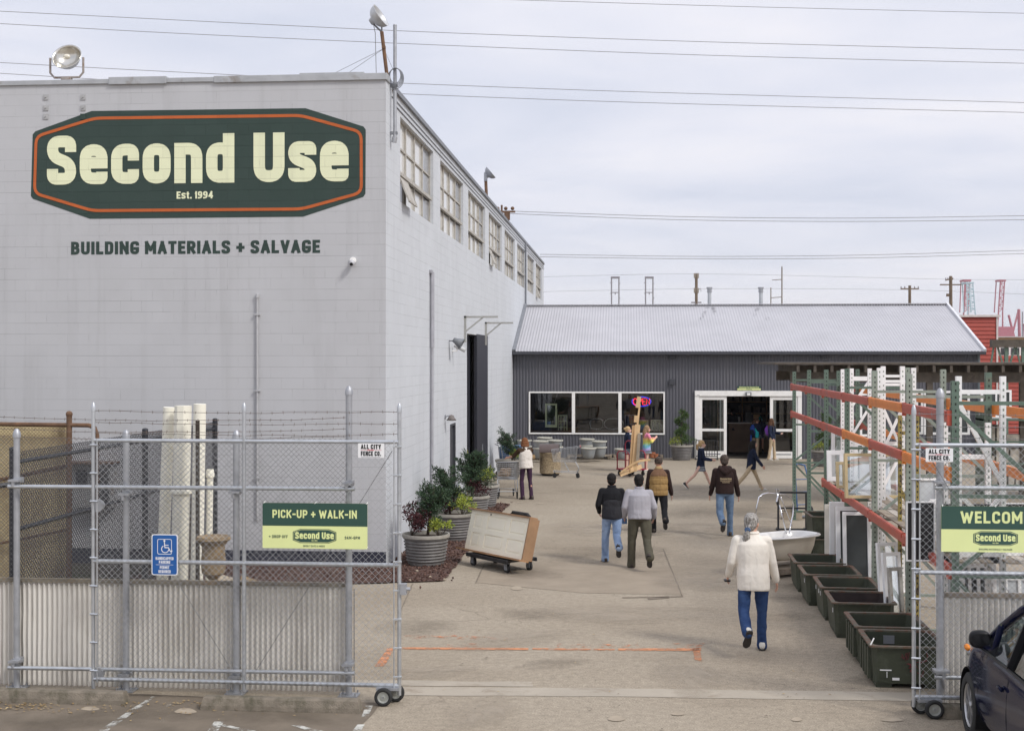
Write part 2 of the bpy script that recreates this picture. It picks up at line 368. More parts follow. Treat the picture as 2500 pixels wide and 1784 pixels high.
def block_mat(name, col, axis, joint=.80, var=.05, grime=(.42,.41,.41), bstr=.5):
    """painted concrete block: courses 0.2 m high, blocks 0.4 m long"""
    m, nt, b = newmat(name); t = NT(nt); c0 = t.new('ShaderNodeTexCoord'); sp = t.new('ShaderNodeSeparateXYZ'); t.l.new(c0.outputs['Object'], sp.inputs[0])
    cb = t.new('ShaderNodeCombineXYZ'); t.l.new(sp.outputs[axis], cb.inputs[0]); t.l.new(sp.outputs[2], cb.inputs[1])
    br = t.new('ShaderNodeTexBrick'); t.l.new(cb.outputs[0], br.inputs['Vector'])
    br.offset = .5; br.inputs['Scale'].default_value = 1; br.inputs['Mortar Size'].default_value = .0045; br.inputs['Mortar Smooth'].default_value = .35
    br.inputs['Brick Width'].default_value = .406; br.inputs['Row Height'].default_value = .203; br.inputs['Bias'].default_value = 0
    br.inputs['Color1'].default_value = (*sc3(col, 1 - var), 1); br.inputs['Color2'].default_value = (*sc3(col, 1 + var), 1)
    br.inputs['Mortar'].default_value = (*sc3(col, 1.0), 1)
    co = c0.outputs['Object']
    blot = t.noise(co, 1.1, 6, .65, .4); c = t.mix(t.ramp(blot, [(.42, (0,0,0)), (.72, (.4,.4,.4))]), br.outputs['Color'], grime)
    stk = t.noise(t.coord(scale=(2.2,2.2,.10), loc=(5,2,0)), 1.6, 6, .7); c = t.mix(t.ramp(stk, [(.52, (0,0,0)), (.75, (.5,.5,.5))]), c, sc3(grime, .84))
    pt = t.noise(t.coord(loc=(2,9,4)), .45, 3, .5); c = t.mix(t.ramp(pt, [(.5, (0,0,0)), (.56, (.22,.22,.22))]), c, sc3(col, 1.10))
    # the joints are half filled with paint: dark only in places
    jn = t.ramp(t.noise(t.coord(scale=(.5,.5,1.2)), 2.4, 5, .7), [(.46, (0,0,0)), (.66, (.6,.6,.6))])
    c = t.mix(t.math('MULTIPLY', br.outputs['Fac'], jn), c, sc3(col, joint * .62))
    fz = t.math('FRACT', t.math('DIVIDE', sp.outputs[2], .203)); ln = t.math('ADD', t.math('LESS_THAN', fz, .022), t.math('GREATER_THAN', fz, .978), True)
    j2 = t.ramp(t.noise(t.coord(scale=(.22,.22,3.5), loc=(1,4,2)), 2.2, 5, .7), [(.42, (.12,.12,.12)), (.66, (.8,.8,.8))]); c = t.mix(t.math('MULTIPLY', ln, j2), c, sc3(col, joint * .72))
    t.l.new(c, b.inputs['Base Color']); b.inputs['Roughness'].default_value = .75; setin(b, 'Specular IOR Level', .3)
    h = t.math('ADD', t.math('MULTIPLY', br.outputs['Fac'], -1.0), t.math('MULTIPLY', t.noise(co, 38, 5, .7), .35))
    t.bump(h, bstr, .012, b); return m
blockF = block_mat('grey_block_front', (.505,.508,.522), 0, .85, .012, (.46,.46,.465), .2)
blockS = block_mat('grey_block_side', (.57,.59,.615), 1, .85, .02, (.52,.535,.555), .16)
muralg = block_mat('mural_green', (.038,.062,.053), 0, .9, .05, (.05,.072,.064))
muralo = block_mat('mural_orange', (.52,.125,.035), 0, .9, .05, (.45,.12,.04))
muralc = block_mat('mural_cream', (.80,.82,.56), 0, .85, .03, (.76,.78,.54))
blocknavy = block_mat('navy_block_front', (.034,.036,.056), 0, .7, .1, (.05,.05,.065))

def corr_mat(name, col, rough, metal, grime, dlo=.5, dhi=.75, axis=(1,1,.25)):
    m, nt, b = newmat(name); t = NT(nt); co = t.coord()
    c = t.ramp(t.noise(co, .8, 5), [(.3, sc3(col, .93)), (.7, sc3(col, 1.06))])
    c = t.mix(t.ramp(t.noise(t.coord(scale=axis), 2.2, 6, .7), [(dlo, (0,0,0)), (dhi, (.7,.7,.7))]), c, grime)
    t.l.new(c, b.inputs['Base Color']); b.inputs['Roughness'].default_value = rough; b.inputs['Metallic'].default_value = metal
    t.bump(t.noise(co, 6, 4), .08, .01, b); return m
shopwall = corr_mat('charcoal_siding', (.098,.100,.116), .5, .15, (.125,.122,.135))
shoproof = corr_mat('metal_roofing', (.44,.435,.455), .5, .05, (.385,.38,.40), .55, .8, (1,.2,1))
sheetm = corr_mat('corrugated_sheet', (.74,.715,.665), .4, .25, (.42,.38,.32), .52, .75)
redclap = M('red_clapboard', (.36,.062,.042), .6, 0, .08, 2, .1, 40)
yellowb = M('pale_yellow_siding', (.58,.50,.30), .7, 0, .08, 2)

def glass_mat(name, tint=(.6,.65,.65), refl=1.0, rough=.02, base=.06):
    m, nt, b = newmat(name); t = NT(nt); o = nt.nodes['Material Output']; nt.nodes.remove(b)
    tr = t.new('ShaderNodeBsdfTransparent'); tr.inputs[0].default_value = (*tint, 1)
    gl = t.new('ShaderNodeBsdfGlossy'); gl.inputs['Roughness'].default_value = rough; gl.inputs[0].default_value = (.95,.97,1,1)
    fr = t.new('ShaderNodeFresnel'); fr.inputs[0].default_value = 1.5
    f = t.math('MULTIPLY', t.math('ADD', fr.outputs[0], base), refl, True); mx = t.new('ShaderNodeMixShader'); t.l.new(f, mx.inputs[0])
    t.l.new(tr.outputs[0], mx.inputs[1]); t.l.new(gl.outputs[0], mx.inputs[2]); t.l.new(mx.outputs[0], o.inputs[0]); return m
glassd = glass_mat('shop_glass', (.74,.78,.77), 1.0, .01, .05)
glassc = glass_mat('clear_glass', (.80,.85,.84), 1.0, .02, .34)
glassk = glass_mat('car_glass', (.55,.62,.60), 1.0, .01, .02)
def warehouse_glass():
    m, nt, b = newmat('whitened_glass'); t = NT(nt); co = t.coord()
    c = t.ramp(t.noise(co, .7, 4), [(.35, (.56,.55,.51)), (.65, (.70,.69,.66))]); t.l.new(c, b.inputs['Base Color']); b.inputs['Roughness'].default_value = .12; return m
glassw = warehouse_glass()
frostm = M('grey_pane', (.33,.34,.36), .12, 0, .1, 2)
sashm = M('old_sash_paint', (.42,.40,.36), .7, 0, .2, 9, .2, 60, dirt=(.22,.15,.09), dscale=7, dlo=.58, dhi=.7)
def emis(name, col, s):
    m, nt, b = newmat(name); b.inputs['Base Color'].default_value = (*col, 1); setin(b, 'Emission Color', (*col, 1)); setin(b, 'Emission Strength', s); return m
neonr = emis('red_neon', (1, .02, .05), 2.0); neonb = emis('blue_neon', (.03, .06, 1), 1.3)
def leafm(name, c0, c1, rough=.6):
    m, nt, b = newmat(name); t = NT(nt); g = t.new('ShaderNodeNewGeometry')
    c = t.ramp(g.outputs['Random Per Island'], [(0, c0), (.6, tuple((a+b_)/2 for a, b_ in zip(c0, c1))), (1, c1)]); t.l.new(c, b.inputs['Base Color']); b.inputs['Roughness'].default_value = rough
    setin(b, 'Subsurface Weight', 0); setin(b, 'Specular IOR Level', .25); return m
conif = leafm('conifer_needles', (.018,.040,.022), (.070,.115,.055))
burg = leafm('burgundy_leaves', (.030,.008,.012), (.095,.030,.032))
lime = leafm('lime_leaves', (.16,.22,.03), (.42,.46,.08))
topi = leafm('topiary_leaves', (.025,.055,.015), (.10,.16,.04))
deadl = leafm('fallen_leaves', (.20,.12,.04), (.50,.38,.20))
bark = M('bark', (.06,.04,.028), .9, 0, .3, 15)
stonesm = leafm('gravel_stones', (.045,.022,.018), (.19,.115,.09), .95)

# ------------------------------------------------------------------ stroke lettering
RD = .34
GL = {
'A': (.62, [[(0,0),(.5,1),(.5,1),(1,0)], [(.22,.27),(.78,.27)]]), 'B': (.58, ['c',[(0,.52,0),(0,1,0),(.9,1),(.9,.52)]], ['c',[(0,0,0),(0,.52,0),(1,.52),(1,0)]]),
'C': (.58, [[(1,.84),(1,1),(0,1),(0,0),(1,0),(1,.16)]]), 'D': (.58, ['c',[(0,0,0),(0,1,0),(1,1),(1,0)]]),
'E': (.50, [[(1,1,0),(0,1,0),(0,0,0),(1,0,0)],[(0,.5),(.85,.5)]]), 'F': (.50, [[(1,1,0),(0,1,0),(0,0,0)],[(0,.5),(.85,.5)]]),
'G': (.60, [[(1,.86),(1,1),(0,1),(0,0),(1,0),(1,.42,0),(.62,.42)]]), 'H': (.60, [[(0,0),(0,1)],[(1,0),(1,1)],[(0,.5),(1,.5)]]),
'I': (.0, [[(0,0),(0,1)]]), 'K': (.60, [[(0,0),(0,1)],[(1,1),(.15,.42)],[(.38,.62),(1,0)]]), 'L': (.50, [[(0,1,0),(0,0,0),(1,0,0)]]),
'M': (.76, [[(0,0,0),(0,1,0),(.5,.3,0),(1,1,0),(1,0,0)]]), 'N': (.62, [[(0,0,0),(0,1,0),(1,0,0),(1,1,0)]]), 'O': (.60, ['c',[(0,0),(0,1),(1,1),(1,0)]]),
'P': (.58, [[(0,0),(0,.45)]], ['c',[(0,.42,0),(0,1,0),(1,1),(1,.42)]]), 'Q': (.60, ['c',[(0,0),(0,1),(1,1),(1,0)]], [[(.6,.3),(1,0)]]),
'R': (.58, [[(0,0),(0,.45)]], ['c',[(0,.45,0),(0,1,0),(1,1),(1,.45)]], [[(.5,.42),(1,0)]]),
'S': (.58, [[(1,.87),(1,1),(0,1),(0,.60),(1,.40),(1,0),(0,0),(0,.11)]]), 'T': (.56, [[(0,1),(1,1)],[(.5,0),(.5,1)]]), 'U': (.60, [[(0,1),(0,0),(1,0),(1,1)]]),
'V': (.60, [[(0,1,0),(.5,0,0),(1,1,0)]]), 'W': (.92, [[(0,1,0),(.25,0,0),(.5,.85,0),(.75,0,0),(1,1,0)]]), 'X': (.6, [[(0,0),(1,1)],[(0,1),(1,0)]]), 'Y': (.60, [[(0,1,0),(.5,.45,0),(1,1,0)],[(.5,.45),(.5,0)]]),
'0': (.56, ['c',[(0,0),(0,1),(1,1),(1,0)]]), '1': (.26, [[(0,.8,0),(1,1,0),(1,0,0)]]), '4': (.58, [[(.75,0,0),(.75,1,0),(0,.28,0),(1,.28,0)]]), '6': (.56, ['c',[(0,0),(0,.55),(1,.55),(1,0)]], [[(0,.4,0),(0,1),(1,1),(1,.9)]]),
'7': (.52, [[(0,1,0),(1,1,0),(.3,0,0)]]), '9': (.56, ['c',[(0,.45),(0,1),(1,1),(1,.45)]], [[(1,.6,0),(1,0),(0,0)]]),
'+': (.56, [[(0,.45),(1,.45)],[(.5,.14),(.5,.76)]]), '-': (.40, [[(0,.45),(1,.45)]]), '.': (.0, [[(0,0),(0,.02)]]), '<': (.6, [[(0,.5),(1,.5)],[(.35,.75,0),(0,.5,0),(.35,.25,0)]]),
'c': (.55, [[(1,.62),(1,.76),(0,.76),(0,0),(1,0),(1,.08)]]), 'e': (.55, [[(1,.42),(1,.76),(0,.76),(0,0),(1,0),(1,.02)],[(.1,.42),(1,.42)]]),
'o': (.55, ['c',[(0,0),(0,.76),(1,.76),(1,0)]]), 'n': (.55, [[(0,0,0),(0,.76,0)],[(0,.60),(0,.76,.1),(1,.76),(1,0)]]), 'd': (.55, ['c',[(0,0),(0,.76),(1,.76),(1,0)]], [[(1,0),(1,1)]]),
's': (.54, [[(1,.71),(1,.76),(0,.76),(0,.47),(1,.29),(1,0),(0,0),(0,.05)]]), 't': (.34, [[(.4,.95,0),(.4,0),(1,0)],[(0,.72),(1,.72)]]), 'l': (.0, [[(0,0),(0,1)]]),
'm': (.85, [[(0,0),(0,.76),(.5,.76),(.5,0)],[(.5,.6),(.5,.76),(1,.76),(1,0)]]), 'a': (.52, [[(0,.76),(1,.76),(1,0,0)]], ['c',[(0,0),(0,.4),(1,.4),(1,0)]]), 'i': (.0, [[(0,0),(0,.7)],[(0,.95),(0,1)]]),
'r': (.36, [[(0,0),(0,.76,.1),(1,.76)]]), 'g': (.55, ['c',[(0,0),(0,.76),(1,.76),(1,0)]], [[(1,.5),(1,-.25),(0,-.25)]]), 'u': (.55, [[(0,.76),(0,0),(1,0),(1,.76)]]),
}
def text(mb, s, M4, h, t=.2, wk=1.0, gap=.14, width=None, rd=RD, eps=.0005, align='l', mi=0):
    """stroke letters on the x-y plane of M4, cap height h, stroke t*h; width fits the line to a given length"""
    T = t * h; items = []; x = 0
    for ch in s:
        if ch == ' ': x += .30 * h * wk; continue
        g = GL[ch]; w = max(T, (g[0] * h + 0) * wk + (0 if g[0] else 0)); w = max(w, T); items.append((ch, x, w)); x += w + gap * h
    total = x - gap * h; kx = (width / total) if width else 1.0
    x0 = 0 if align == 'l' else -total * kx / 2
    for ch, gx, w in items:
        g = GL[ch]; k = 0; strokes = []
        for grp in g[1:]:
            if grp and grp[0] == 'c': strokes.append((grp[1], True))
            else: strokes += [(st, False) for st in grp]
        for pts, closed in strokes:
            P = []
            for p in pts: P.append((T/2 + p[0] * (w - T) if w > T + 1e-6 else T/2, T/2 + p[1] * (h - T), (p[2] if len(p) > 2 else rd) * h))
            P = round_poly(P, closed); stroke(mb, P, T, closed, Matrix.Translation((0,0,k*eps)), M4, x0 + gx * kx, kx, mi); k += 1
    return total * kx
def round_poly(P, closed):
    out = []; n = len(P)
    for i, (x, y, r) in enumerate(P):
        if (not closed and i in (0, n-1)) or r <= 0: out.append(Vector((x, y))); continue
        a = Vector(P[i-1][:2]); b = Vector((x, y)); c = Vector(P[(i+1) % n][:2]); la = (a-b).length; lc = (c-b).length
        fa = .5 if (closed or i-1 > 0) else .98; fc = .5 if (closed or i+1 < n-1) else .98
        rr = min(r, la * fa, lc * fc)
        if rr < 1e-5: out.append(b); continue
        p = b + (a-b).normalized() * rr; q = b + (c-b).normalized() * rr
        for k in range(6):
            s_ = k / 5; out.append((p * (1-s_)**2 + b * 2 * s_ * (1-s_) + q * s_**2))
    return out
def stroke(mb, P, T, closed, Mk, M4, ox, kx, mi):
    """a thick line as overlapping bars and joint discs, each a hair in front of the one before"""
    Q = [P[0]]
    for p in P[1:]:
        if (p - Q[-1]).length > 1e-5: Q.append(p)
    if closed and (Q[0] - Q[-1]).length < 1e-5: Q.pop()
    n = len(Q); z = Mk.translation.z
    if n < 2: return
    tr = lambda x, y, zz: M4 @ Vector((ox + x * kx, y, zz))
    for i in range(n if closed else n-1):
        a = Q[i]; b = Q[(i+1) % n]; d = (b-a).normalized(); nn = Vector((-d.y, d.x)) * T/2
        def ext(j, dd):
            if not closed and j in (0, n-1): return T/2
            e0 = (Q[j]-Q[j-1]).normalized(); e1 = (Q[(j+1) % n]-Q[j]).normalized(); c = max(-1, min(1, e0.dot(e1)))
            return min(T/2, T/2*math.tan(math.acos(c)/2)) if c < .85 else 0
        a2 = a - d*ext(i, d); b2 = b + d*ext((i+1) % n, d); z += 4e-5
        mb.add([tr(a2.x+nn.x, a2.y+nn.y, z), tr(a2.x-nn.x, a2.y-nn.y, z), tr(b2.x-nn.x, b2.y-nn.y, z), tr(b2.x+nn.x, b2.y+nn.y, z)], [(0,1,2,3)], mi)
        if closed or i > 0:
            e0 = (a - Q[i-1]).normalized(); c = e0.dot(d)
            if c > .85 and c < .9995:
                z += 4e-5; mb.add([tr(a.x + T/2*math.cos(k*math.pi/6), a.y + T/2*math.sin(k*math.pi/6), z) for k in range(12)], [tuple(range(12))], mi)
def face_cam(p, yaw=0): return Matrix.Translation(p) @ Matrix.Rotation(yaw, 4, 'Z') @ Matrix.Rotation(R(90), 4, 'X')   # x right, y up, z towards the camera (-Y)
def sheet(mb, M4, w, h, thick=.004, mi=0, r=.0):
    poly = [(0,0),(w,0),(w,h),(0,h)] if not r else [(p.x, p.y) for p in round_poly([(0,0,r),(w,0,r),(w,h,r),(0,h,r)], True)]
    mb.prism(poly, thick, M4, mi)
def chainlink(mb, p0, p1, z0, z1, dw=.07, r=.0021, mi=0):
    p0 = Vector(p0); p1 = Vector(p1); L = (p1-p0).length; d = (p1-p0)/L; nrm = d.cross(Vector((0,0,1))); h = dw/2; n = int(L/h); m = int((z1-z0)/h)
    vs = []; fs = []
    offs = [(d*math.cos(a) + nrm*math.sin(a))*r for a in (0.5, 2.6, 4.7)]
    for k in range(n):
        base = len(vs)
        for j in range(m+1):
            s_ = (k + (j+k) % 2) * h; q = p0 + d*s_ + nrm*(.0016 if (j % 2) else -.0016); z = z0 + j*h
            for o in offs: vs.append(Vector((q.x+o.x, q.y+o.y, z+o.z)))
        for j in range(m):
            a = base + 3*j
            for i in range(3): i2 = (i+1) % 3; fs.append((a+i, a+i2, a+3+i2, a+3+i))
    mb.add(vs, fs, mi)
# ------------------------------------------------------------------ ground
YT, XW = 23.61, -4.354                       # front face and right-hand face of the block building
YS = 50.6                                    # front of the charcoal shop
b = MB(); b.poly([(-2500,-60,0),(2500,-60,0),(2500,4000,0),(-2500,4000,0)]); struct(b.build('ground', groundm))
rng = random.Random(7)
def patch(name, pts, mat, z, jit=0.0, sub=0):
    P = [gp(*p) if len(p) == 2 else Vector(p) for p in pts]
    if jit:
        Q = []
        for i, p in enumerate(P):
            q = P[(i+1) % len(P)]; n = max(1, int((q - p).length / .25))
            for k in range(n): t = k / n; Q.append(p.lerp(q, t) + Vector((rng.uniform(-jit, jit), rng.uniform(-jit, jit), 0)))
        P = Q
    m = MB(); tri = tessellate_polygon([[Vector((p.x, p.y, 0)) for p in P]])
    m.add([(p.x, p.y, z) for p in P], [tuple(t) for t in tri])
    o = m.build(name, mat, fix=True)
    if o.data.polygons[0].normal.z < 0: o.data.flip_normals()
    return struct(o)
patch('asphalt_bay', [(-350,1672),(40,1684),(560,1702),(930,1716),(905,1745),(870,1775),(760,1840),(500,2100),(-500,2100)], asphm, .004, .03)
patch('concrete_strip', [(965,1676),(1500,1680),(2262,1690),(2262,1712),(1500,1700),(965,1697)], slabm, .004, .012)
patch('concrete_strip', [(860,1660),(1300,1664),(1300,1676),(860,1673)], slabm, .0045, .02)
patch('concrete_slab', [(1165,1422),(1185,1372),(1420,1375),(1640,1382),(1668,1452),(1420,1447)], M('slab_tone', (.305,.252,.188), .92, 0, .08, 2, .3, 50, dirt=(.25,.205,.15), dscale=1.1, dlo=.45, dhi=.7), .004)
for pts in ([(1618,1340),(1664,1455),(1667,1455),(1621,1340)],[(1006,1425),(960,1530),(962,1530),(1009,1425)],[(1180,1380),(1160,1424),(1162,1424),(1183,1380)],[(1520,1458),(1668,1455),(1668,1457),(1520,1460)],[(1580,1459),(1632,1456),(1634,1460),(1582,1464)]):
    patch('slab_joint', pts, M('joint_dirt', (.19,.155,.115), .95), .006, .006)
def stain(u, v, rx, ry, mat, z, rot=0):
    p = gp(u, v); m = MB(); m.poly([(math.cos(a)*1, math.sin(a)*1, 0) for a in [k*math.pi/12 for k in range(24)]]); o = m.build('ground_stain', mat); o.location = (p.x, p.y, z); o.scale = (rx, ry, 1); o.rotation_euler.z = rot; struct(o)
for k, (u, v, rx, ry) in enumerate(((1945,1505,.35,.5),(1750,1245,3.6,2.2),(1020,1530,.9,.9),(1200,1190,2,2.5),(2120,1660,.6,.35),(1600,1290,1.4,1.2),(1300,1500,.8,.7),(1500,1350,1.6,1.6),(1840,1300,1.5,2.2),(700,1745,1.0,.35),(1350,1620,.7,.4),(2000,1460,.5,1.6),(1290,1400,.9,.8),(200,1760,1.2,.5),(1850,1135,5,1.6),(1400,1140,4,1.4))): stain(u, v, rx, ry, oilm, .0095+k*.0002, k)
for k, (u, v, rx, ry) in enumerate(((1500,1500,1.6,1.1),(1750,1420,1.2,1.5),(1250,1560,1.3,.7),(1450,1290,1.5,2),(1680,1650,1.4,.6),(1050,1640,.8,.5),(1620,1200,3,3),(1180,1740,1.,.5))): stain(u, v, rx, ry, palest, .0131+k*.0002, k*2)
for (u, v, w, h) in ((453,1736,26,7),(1505,1754,20,7),(1262,1436,14,5),(1655,1742,16,5),(220,1730,22,5),(1270,1226,9,1.4),(1320,1229,9,1.4),(1945,1756,13,5),(2178,1757,26,5)):
    P = [(u + w*math.cos(a)*(1+.15*math.sin(3*a)), v + h*math.sin(a)) for a in [k*math.pi/8 for k in range(16)]]
    patch('road_patch', P, patchm, .0072)
for pts in ([(980,1580),(1290,1582),(1290,1587),(980,1585)],[(1300,1582),(1500,1584),(1500,1588),(1300,1587)],[(1510,1583),(1712,1582),(1712,1589),(1510,1588)],[(1690,1582),(1708,1582),(1713,1616),(1696,1610)],[(946,1582),(962,1583),(940,1626),(915,1627)]):
    patch('orange_marking', pts, orangew, .0068, .004)
for pts in ([(960,1552),(1060,1548),(1240,1556),(1240,1562),(960,1560)],[(1360,1572),(1560,1572),(1560,1580),(1360,1580)],[(1640,1570),(1720,1570),(1715,1582),(1640,1580)],[(1090,1572),(1180,1570),(1180,1582),(1090,1582)]):
    patch('orange_overspray', pts, orangef, .0066, .02)
for pts, mt in (([(370,1701),(380,1701),(264,1784),(240,1784)], whitew),([(893,1722),(912,1722),(898,1750),(884,1750)], whitew),([(523,1762),(548,1762),(520,1800),(495,1800)], whitew),([(535,1771),(548,1769),(640,1788),(620,1792)], whitew),([(712,1771),(730,1770),(800,1788),(770,1790)], whitew),([(873,1769),(889,1769),(872,1800),(850,1800)], whitew),([(410,1720),(425,1720),(418,1726),(404,1726)], whitef),([(392,1758),(408,1756),(404,1761),(390,1762)], whitef),([(2320,1774),(2340,1773),(2340,1776),(2321,1777)], whitew)):
    patch('parking_line', pts, mt, .0085, .006)
patch('mossy_ground', [(-4.8,15.25,0),(-20,15.25,0),(-20,YT,0),(-6.5,YT,0),(-5.6,19.0,0)], mossm, .004)
bed = [(700,1430),(1082,1420),(1140,1349),(1215,1262),(1245,1231),(1228,1226)]
bp = [gp(*p) for p in bed]; bp[-1] = Vector((XW+.02, bp[-1].y, 0)); bp += [Vector((XW+.02, YT-.02, 0)), Vector((-8.5, YT-.02, 0)), Vector((-8.5, 21.4, 0))]
def inside(p, poly):
    c = False; n = len(poly)
    for i in range(n):
        a, q = poly[i], poly[i-1]
        if (a.y > p.y) != (q.y > p.y) and p.x < (q.x-a.x)*(p.y-a.y)/(q.y-a.y)+a.x: c = not c
    return c
g = patch('gravel_bed', [tuple(p) for p in bp], gravm, .02, .03)
b = MB(); rng = random.Random(3); k = 0
xs = [p.x for p in bp]; ys = [p.y for p in bp]
while k < 5200:
    p = Vector((rng.uniform(min(xs)-.1, max(xs)+.1), rng.uniform(min(ys)-.1, max(ys)+.1), 0))
    if not inside(p, bp) and rng.random() > .02: continue
    k += 1; r = rng.uniform(.012, .032); M3 = Euler((rng.uniform(0,6), rng.uniform(0,6), rng.uniform(0,6))).to_matrix()
    vs = [M3 @ Vector(q) * r * rng.uniform(.75, 1.2) + Vector((p.x, p.y, .022 + r*.3)) for q in ((1,0,0),(-1,0,0),(0,1,0),(0,-1,0),(0,0,.8),(0,0,-.8))]
    b.add(vs, [(0,2,4),(2,1,4),(1,3,4),(3,0,4),(2,0,5),(1,2,5),(3,1,5),(0,3,5)])
o = b.build('lava_gravel', stonesm); o['kind'] = 'stuff'; tag(o, 'reddish brown lava gravel along the block wall', 'gravel')
b = MB(); rng = random.Random(5)
for (u, v, w, h) in ((975,1416,3,2),(1050,1412,4,3),(1000,1420,2,2),(1018,1397,3,2),(1085,1418,3,2)): p = gp(u, v); b.ball((p.x, p.y, .03), .03, .03, .02, 6, 4)
o = b.build('white_pebbles', patchm); o['kind'] = 'stuff'; tag(o, 'few white pebbles on the dark gravel', 'pebbles')
b = MB(); rng = random.Random(11)
def litter(n, u0, u1, v0, v1):
    for _ in range(n):
        p = gp(rng.uniform(u0, u1), rng.uniform(v0, v1)) + Vector((0, 0, .016)); a = rng.uniform(0, 6.3); L = rng.uniform(.018, .05)
        b.leaf(p, (math.cos(a), math.sin(a), rng.uniform(-.1,.25)), L, L*.6, (0,0,1))
litter(120, -40, 130, 1712, 1735); litter(60, 40, 330, 1716, 1742); litter(50, 280, 560, 1712, 1725); litter(40, 300, 900, 1725, 1760); litter(30, 620, 900, 1728, 1738); litter(25, 950, 2200, 1480, 1700)
o = b.build('fallen_leaves', deadl)
gb = MB(); rng = random.Random(77)
for _ in range(1500):
    v = 1112 + 690*rng.random()**1.5; u = rng.uniform(900, 2300); p = gp(u, v); s = rng.uniform(.004,.013)*(1 if rng.random() < .93 else 2.2); a = rng.uniform(0,6.3)
    gb.add([(p.x+s*math.cos(a+k*1.57)*rng.uniform(.5,1.2), p.y+s*math.sin(a+k*1.57)*rng.uniform(.5,1.2), .0155+s*.25*(k%2)) for k in range(4)], [(0,1,2),(0,2,3)])
q_ = gb.build('yard_grit', leafm('grit', (.07,.055,.04), (.42,.36,.28), .9)); q_['kind'] = 'stuff'; tag(q_, 'loose grit and crumbs scattered over the concrete yard', 'grit'); o['kind'] = 'stuff'; tag(o, 'dry leaves and litter by the parking stops', 'leaves')

# ------------------------------------------------------------------ the grey block building
tower = thing('block_building', 'tall pale grey painted block building with a big green painted wall sign', 'building', (XW, YT, 0))
def part(mb, name, mat, par, **k): return mb.build(name, mat, par, world=(par.parent is None), **k)
ZT = 8.93; XL = -18.0; YB = 70.0
b = MB(); b.add([(XL,YT,0),(XW,YT,0),(XW,YT,ZT),(XL,YT,ZT)], [(0,1,2,3)]); front = part(b, 'front_wall', blockF, tower)
WY = [25.15 + 5.52*i for i in range(8)]; WW = 4.4; WZ0, WZ1 = 6.85, 8.50
DY0, DY1, DZ = 35.9, 41.3, 4.5; SY0, SY1, SZ = 32.4, 33.4, 2.17
ysp = sorted(set([YT, YB, DY0, DY1, SY0, SY1] + [y for w in WY for y in (w, w+WW)])); zsp = [0, SZ, DZ, WZ0, WZ1, ZT-.05]
b = MB(); RV = .13
for i in range(len(ysp)-1):
    for j in range(len(zsp)-1):
        ym = (ysp[i]+ysp[i+1])/2; zm = (zsp[j]+zsp[j+1])/2
        if WZ0 < zm < WZ1 and any(w < ym < w+WW for w in WY): continue
        if DY0 < ym < DY1 and zm < DZ: continue
        if SY0 < ym < SY1 and zm < SZ: continue
        b.add([(XW,ysp[i],zsp[j]),(XW,ysp[i+1],zsp[j]),(XW,ysp[i+1],zsp[j+1]),(XW,ysp[i],zsp[j+1])], [(0,1,2,3)])
for (y0, y1, z0, z1, d) in [(w, w+WW, WZ0, WZ1, RV) for w in WY] + [(DY0, DY1, 0, DZ, .5), (SY0, SY1, 0, SZ, .12)]:
    x1 = XW - d
    b.add([(XW,y0,z0),(x1,y0,z0),(x1,y0,z1),(XW,y0,z1)], [(0,1,2,3)]); b.add([(XW,y1,z0),(x1,y1,z0),(x1,y1,z1),(XW,y1,z1)], [(3,2,1,0)])
    b.add([(XW,y0,z1),(x1,y0,z1),(x1,y1,z1),(XW,y1,z1)], [(0,1,2,3)])
    if z0 > 0: b.add([(XW,y0,z0),(x1,y0,z0),(x1,y1,z0),(XW,y1,z0)], [(3,2,1,0)])
part(b, 'side_wall', blockS, tower)
b = MB(); b.poly([(XL,YT+.05,ZT-.3),(XW-.3,YT+.05,ZT-.3),(XW-.3,YB,ZT-.3),(XL,YB,ZT-.3)]); b.add([(XL,YB,0),(XW,YB,0),(XW,YB,ZT-.05),(XL,YB,ZT-.05)], [(3,2,1,0)])
part(b, 'roof', greyst, tower)
# coping: a stepped metal edge along the front, a thinner flashing along the side
b = MB(); b.box(XL, XW-3.2, YT-.035, YT+.3, ZT-.03, ZT+.06); b.box(XW-3.2, XW+.03, YT-.045, YT+.3, ZT-.05, ZT+.075); b.box(-9.55, -8.45, YT-.05, YT+.32, ZT-.05, ZT+.09); b.box(XW-1.6, XW-.4, YT-.02, YT+.05, ZT+.076, ZT+.105)
part(b, 'coping', M('coping_metal', (.42,.43,.44), .5, .3, .12, 4, dirt=(.25,.22,.19), dscale=2), tower, bev=.008)
b = MB(); b.box(XW-.25, XW+.03, YT+.62, YB, ZT-.06, ZT+.02); b.box(XW-.02, XW+.055, YT+.62, YB, ZT-.10, ZT-.055); part(b, 'side_flashing', greyst, tower)
b = MB(); b.box(XW-.01, XW+.018, YT+.6, YB, ZT-.24, ZT-.225); b.box(XW-.01, XW+.02, YT+1.0, YB, WZ1+.085, WZ1+.10); part(b, 'trim_line', greyst, tower)
b = MB(); b.add([(XL,YT-.006,0),(XW+.006,YT-.006,0),(XW+.006,YT-.006,.285),(XL,YT-.006,.285)], [(0,1,2,3)]); part(b, 'base_band', blocknavy, tower)
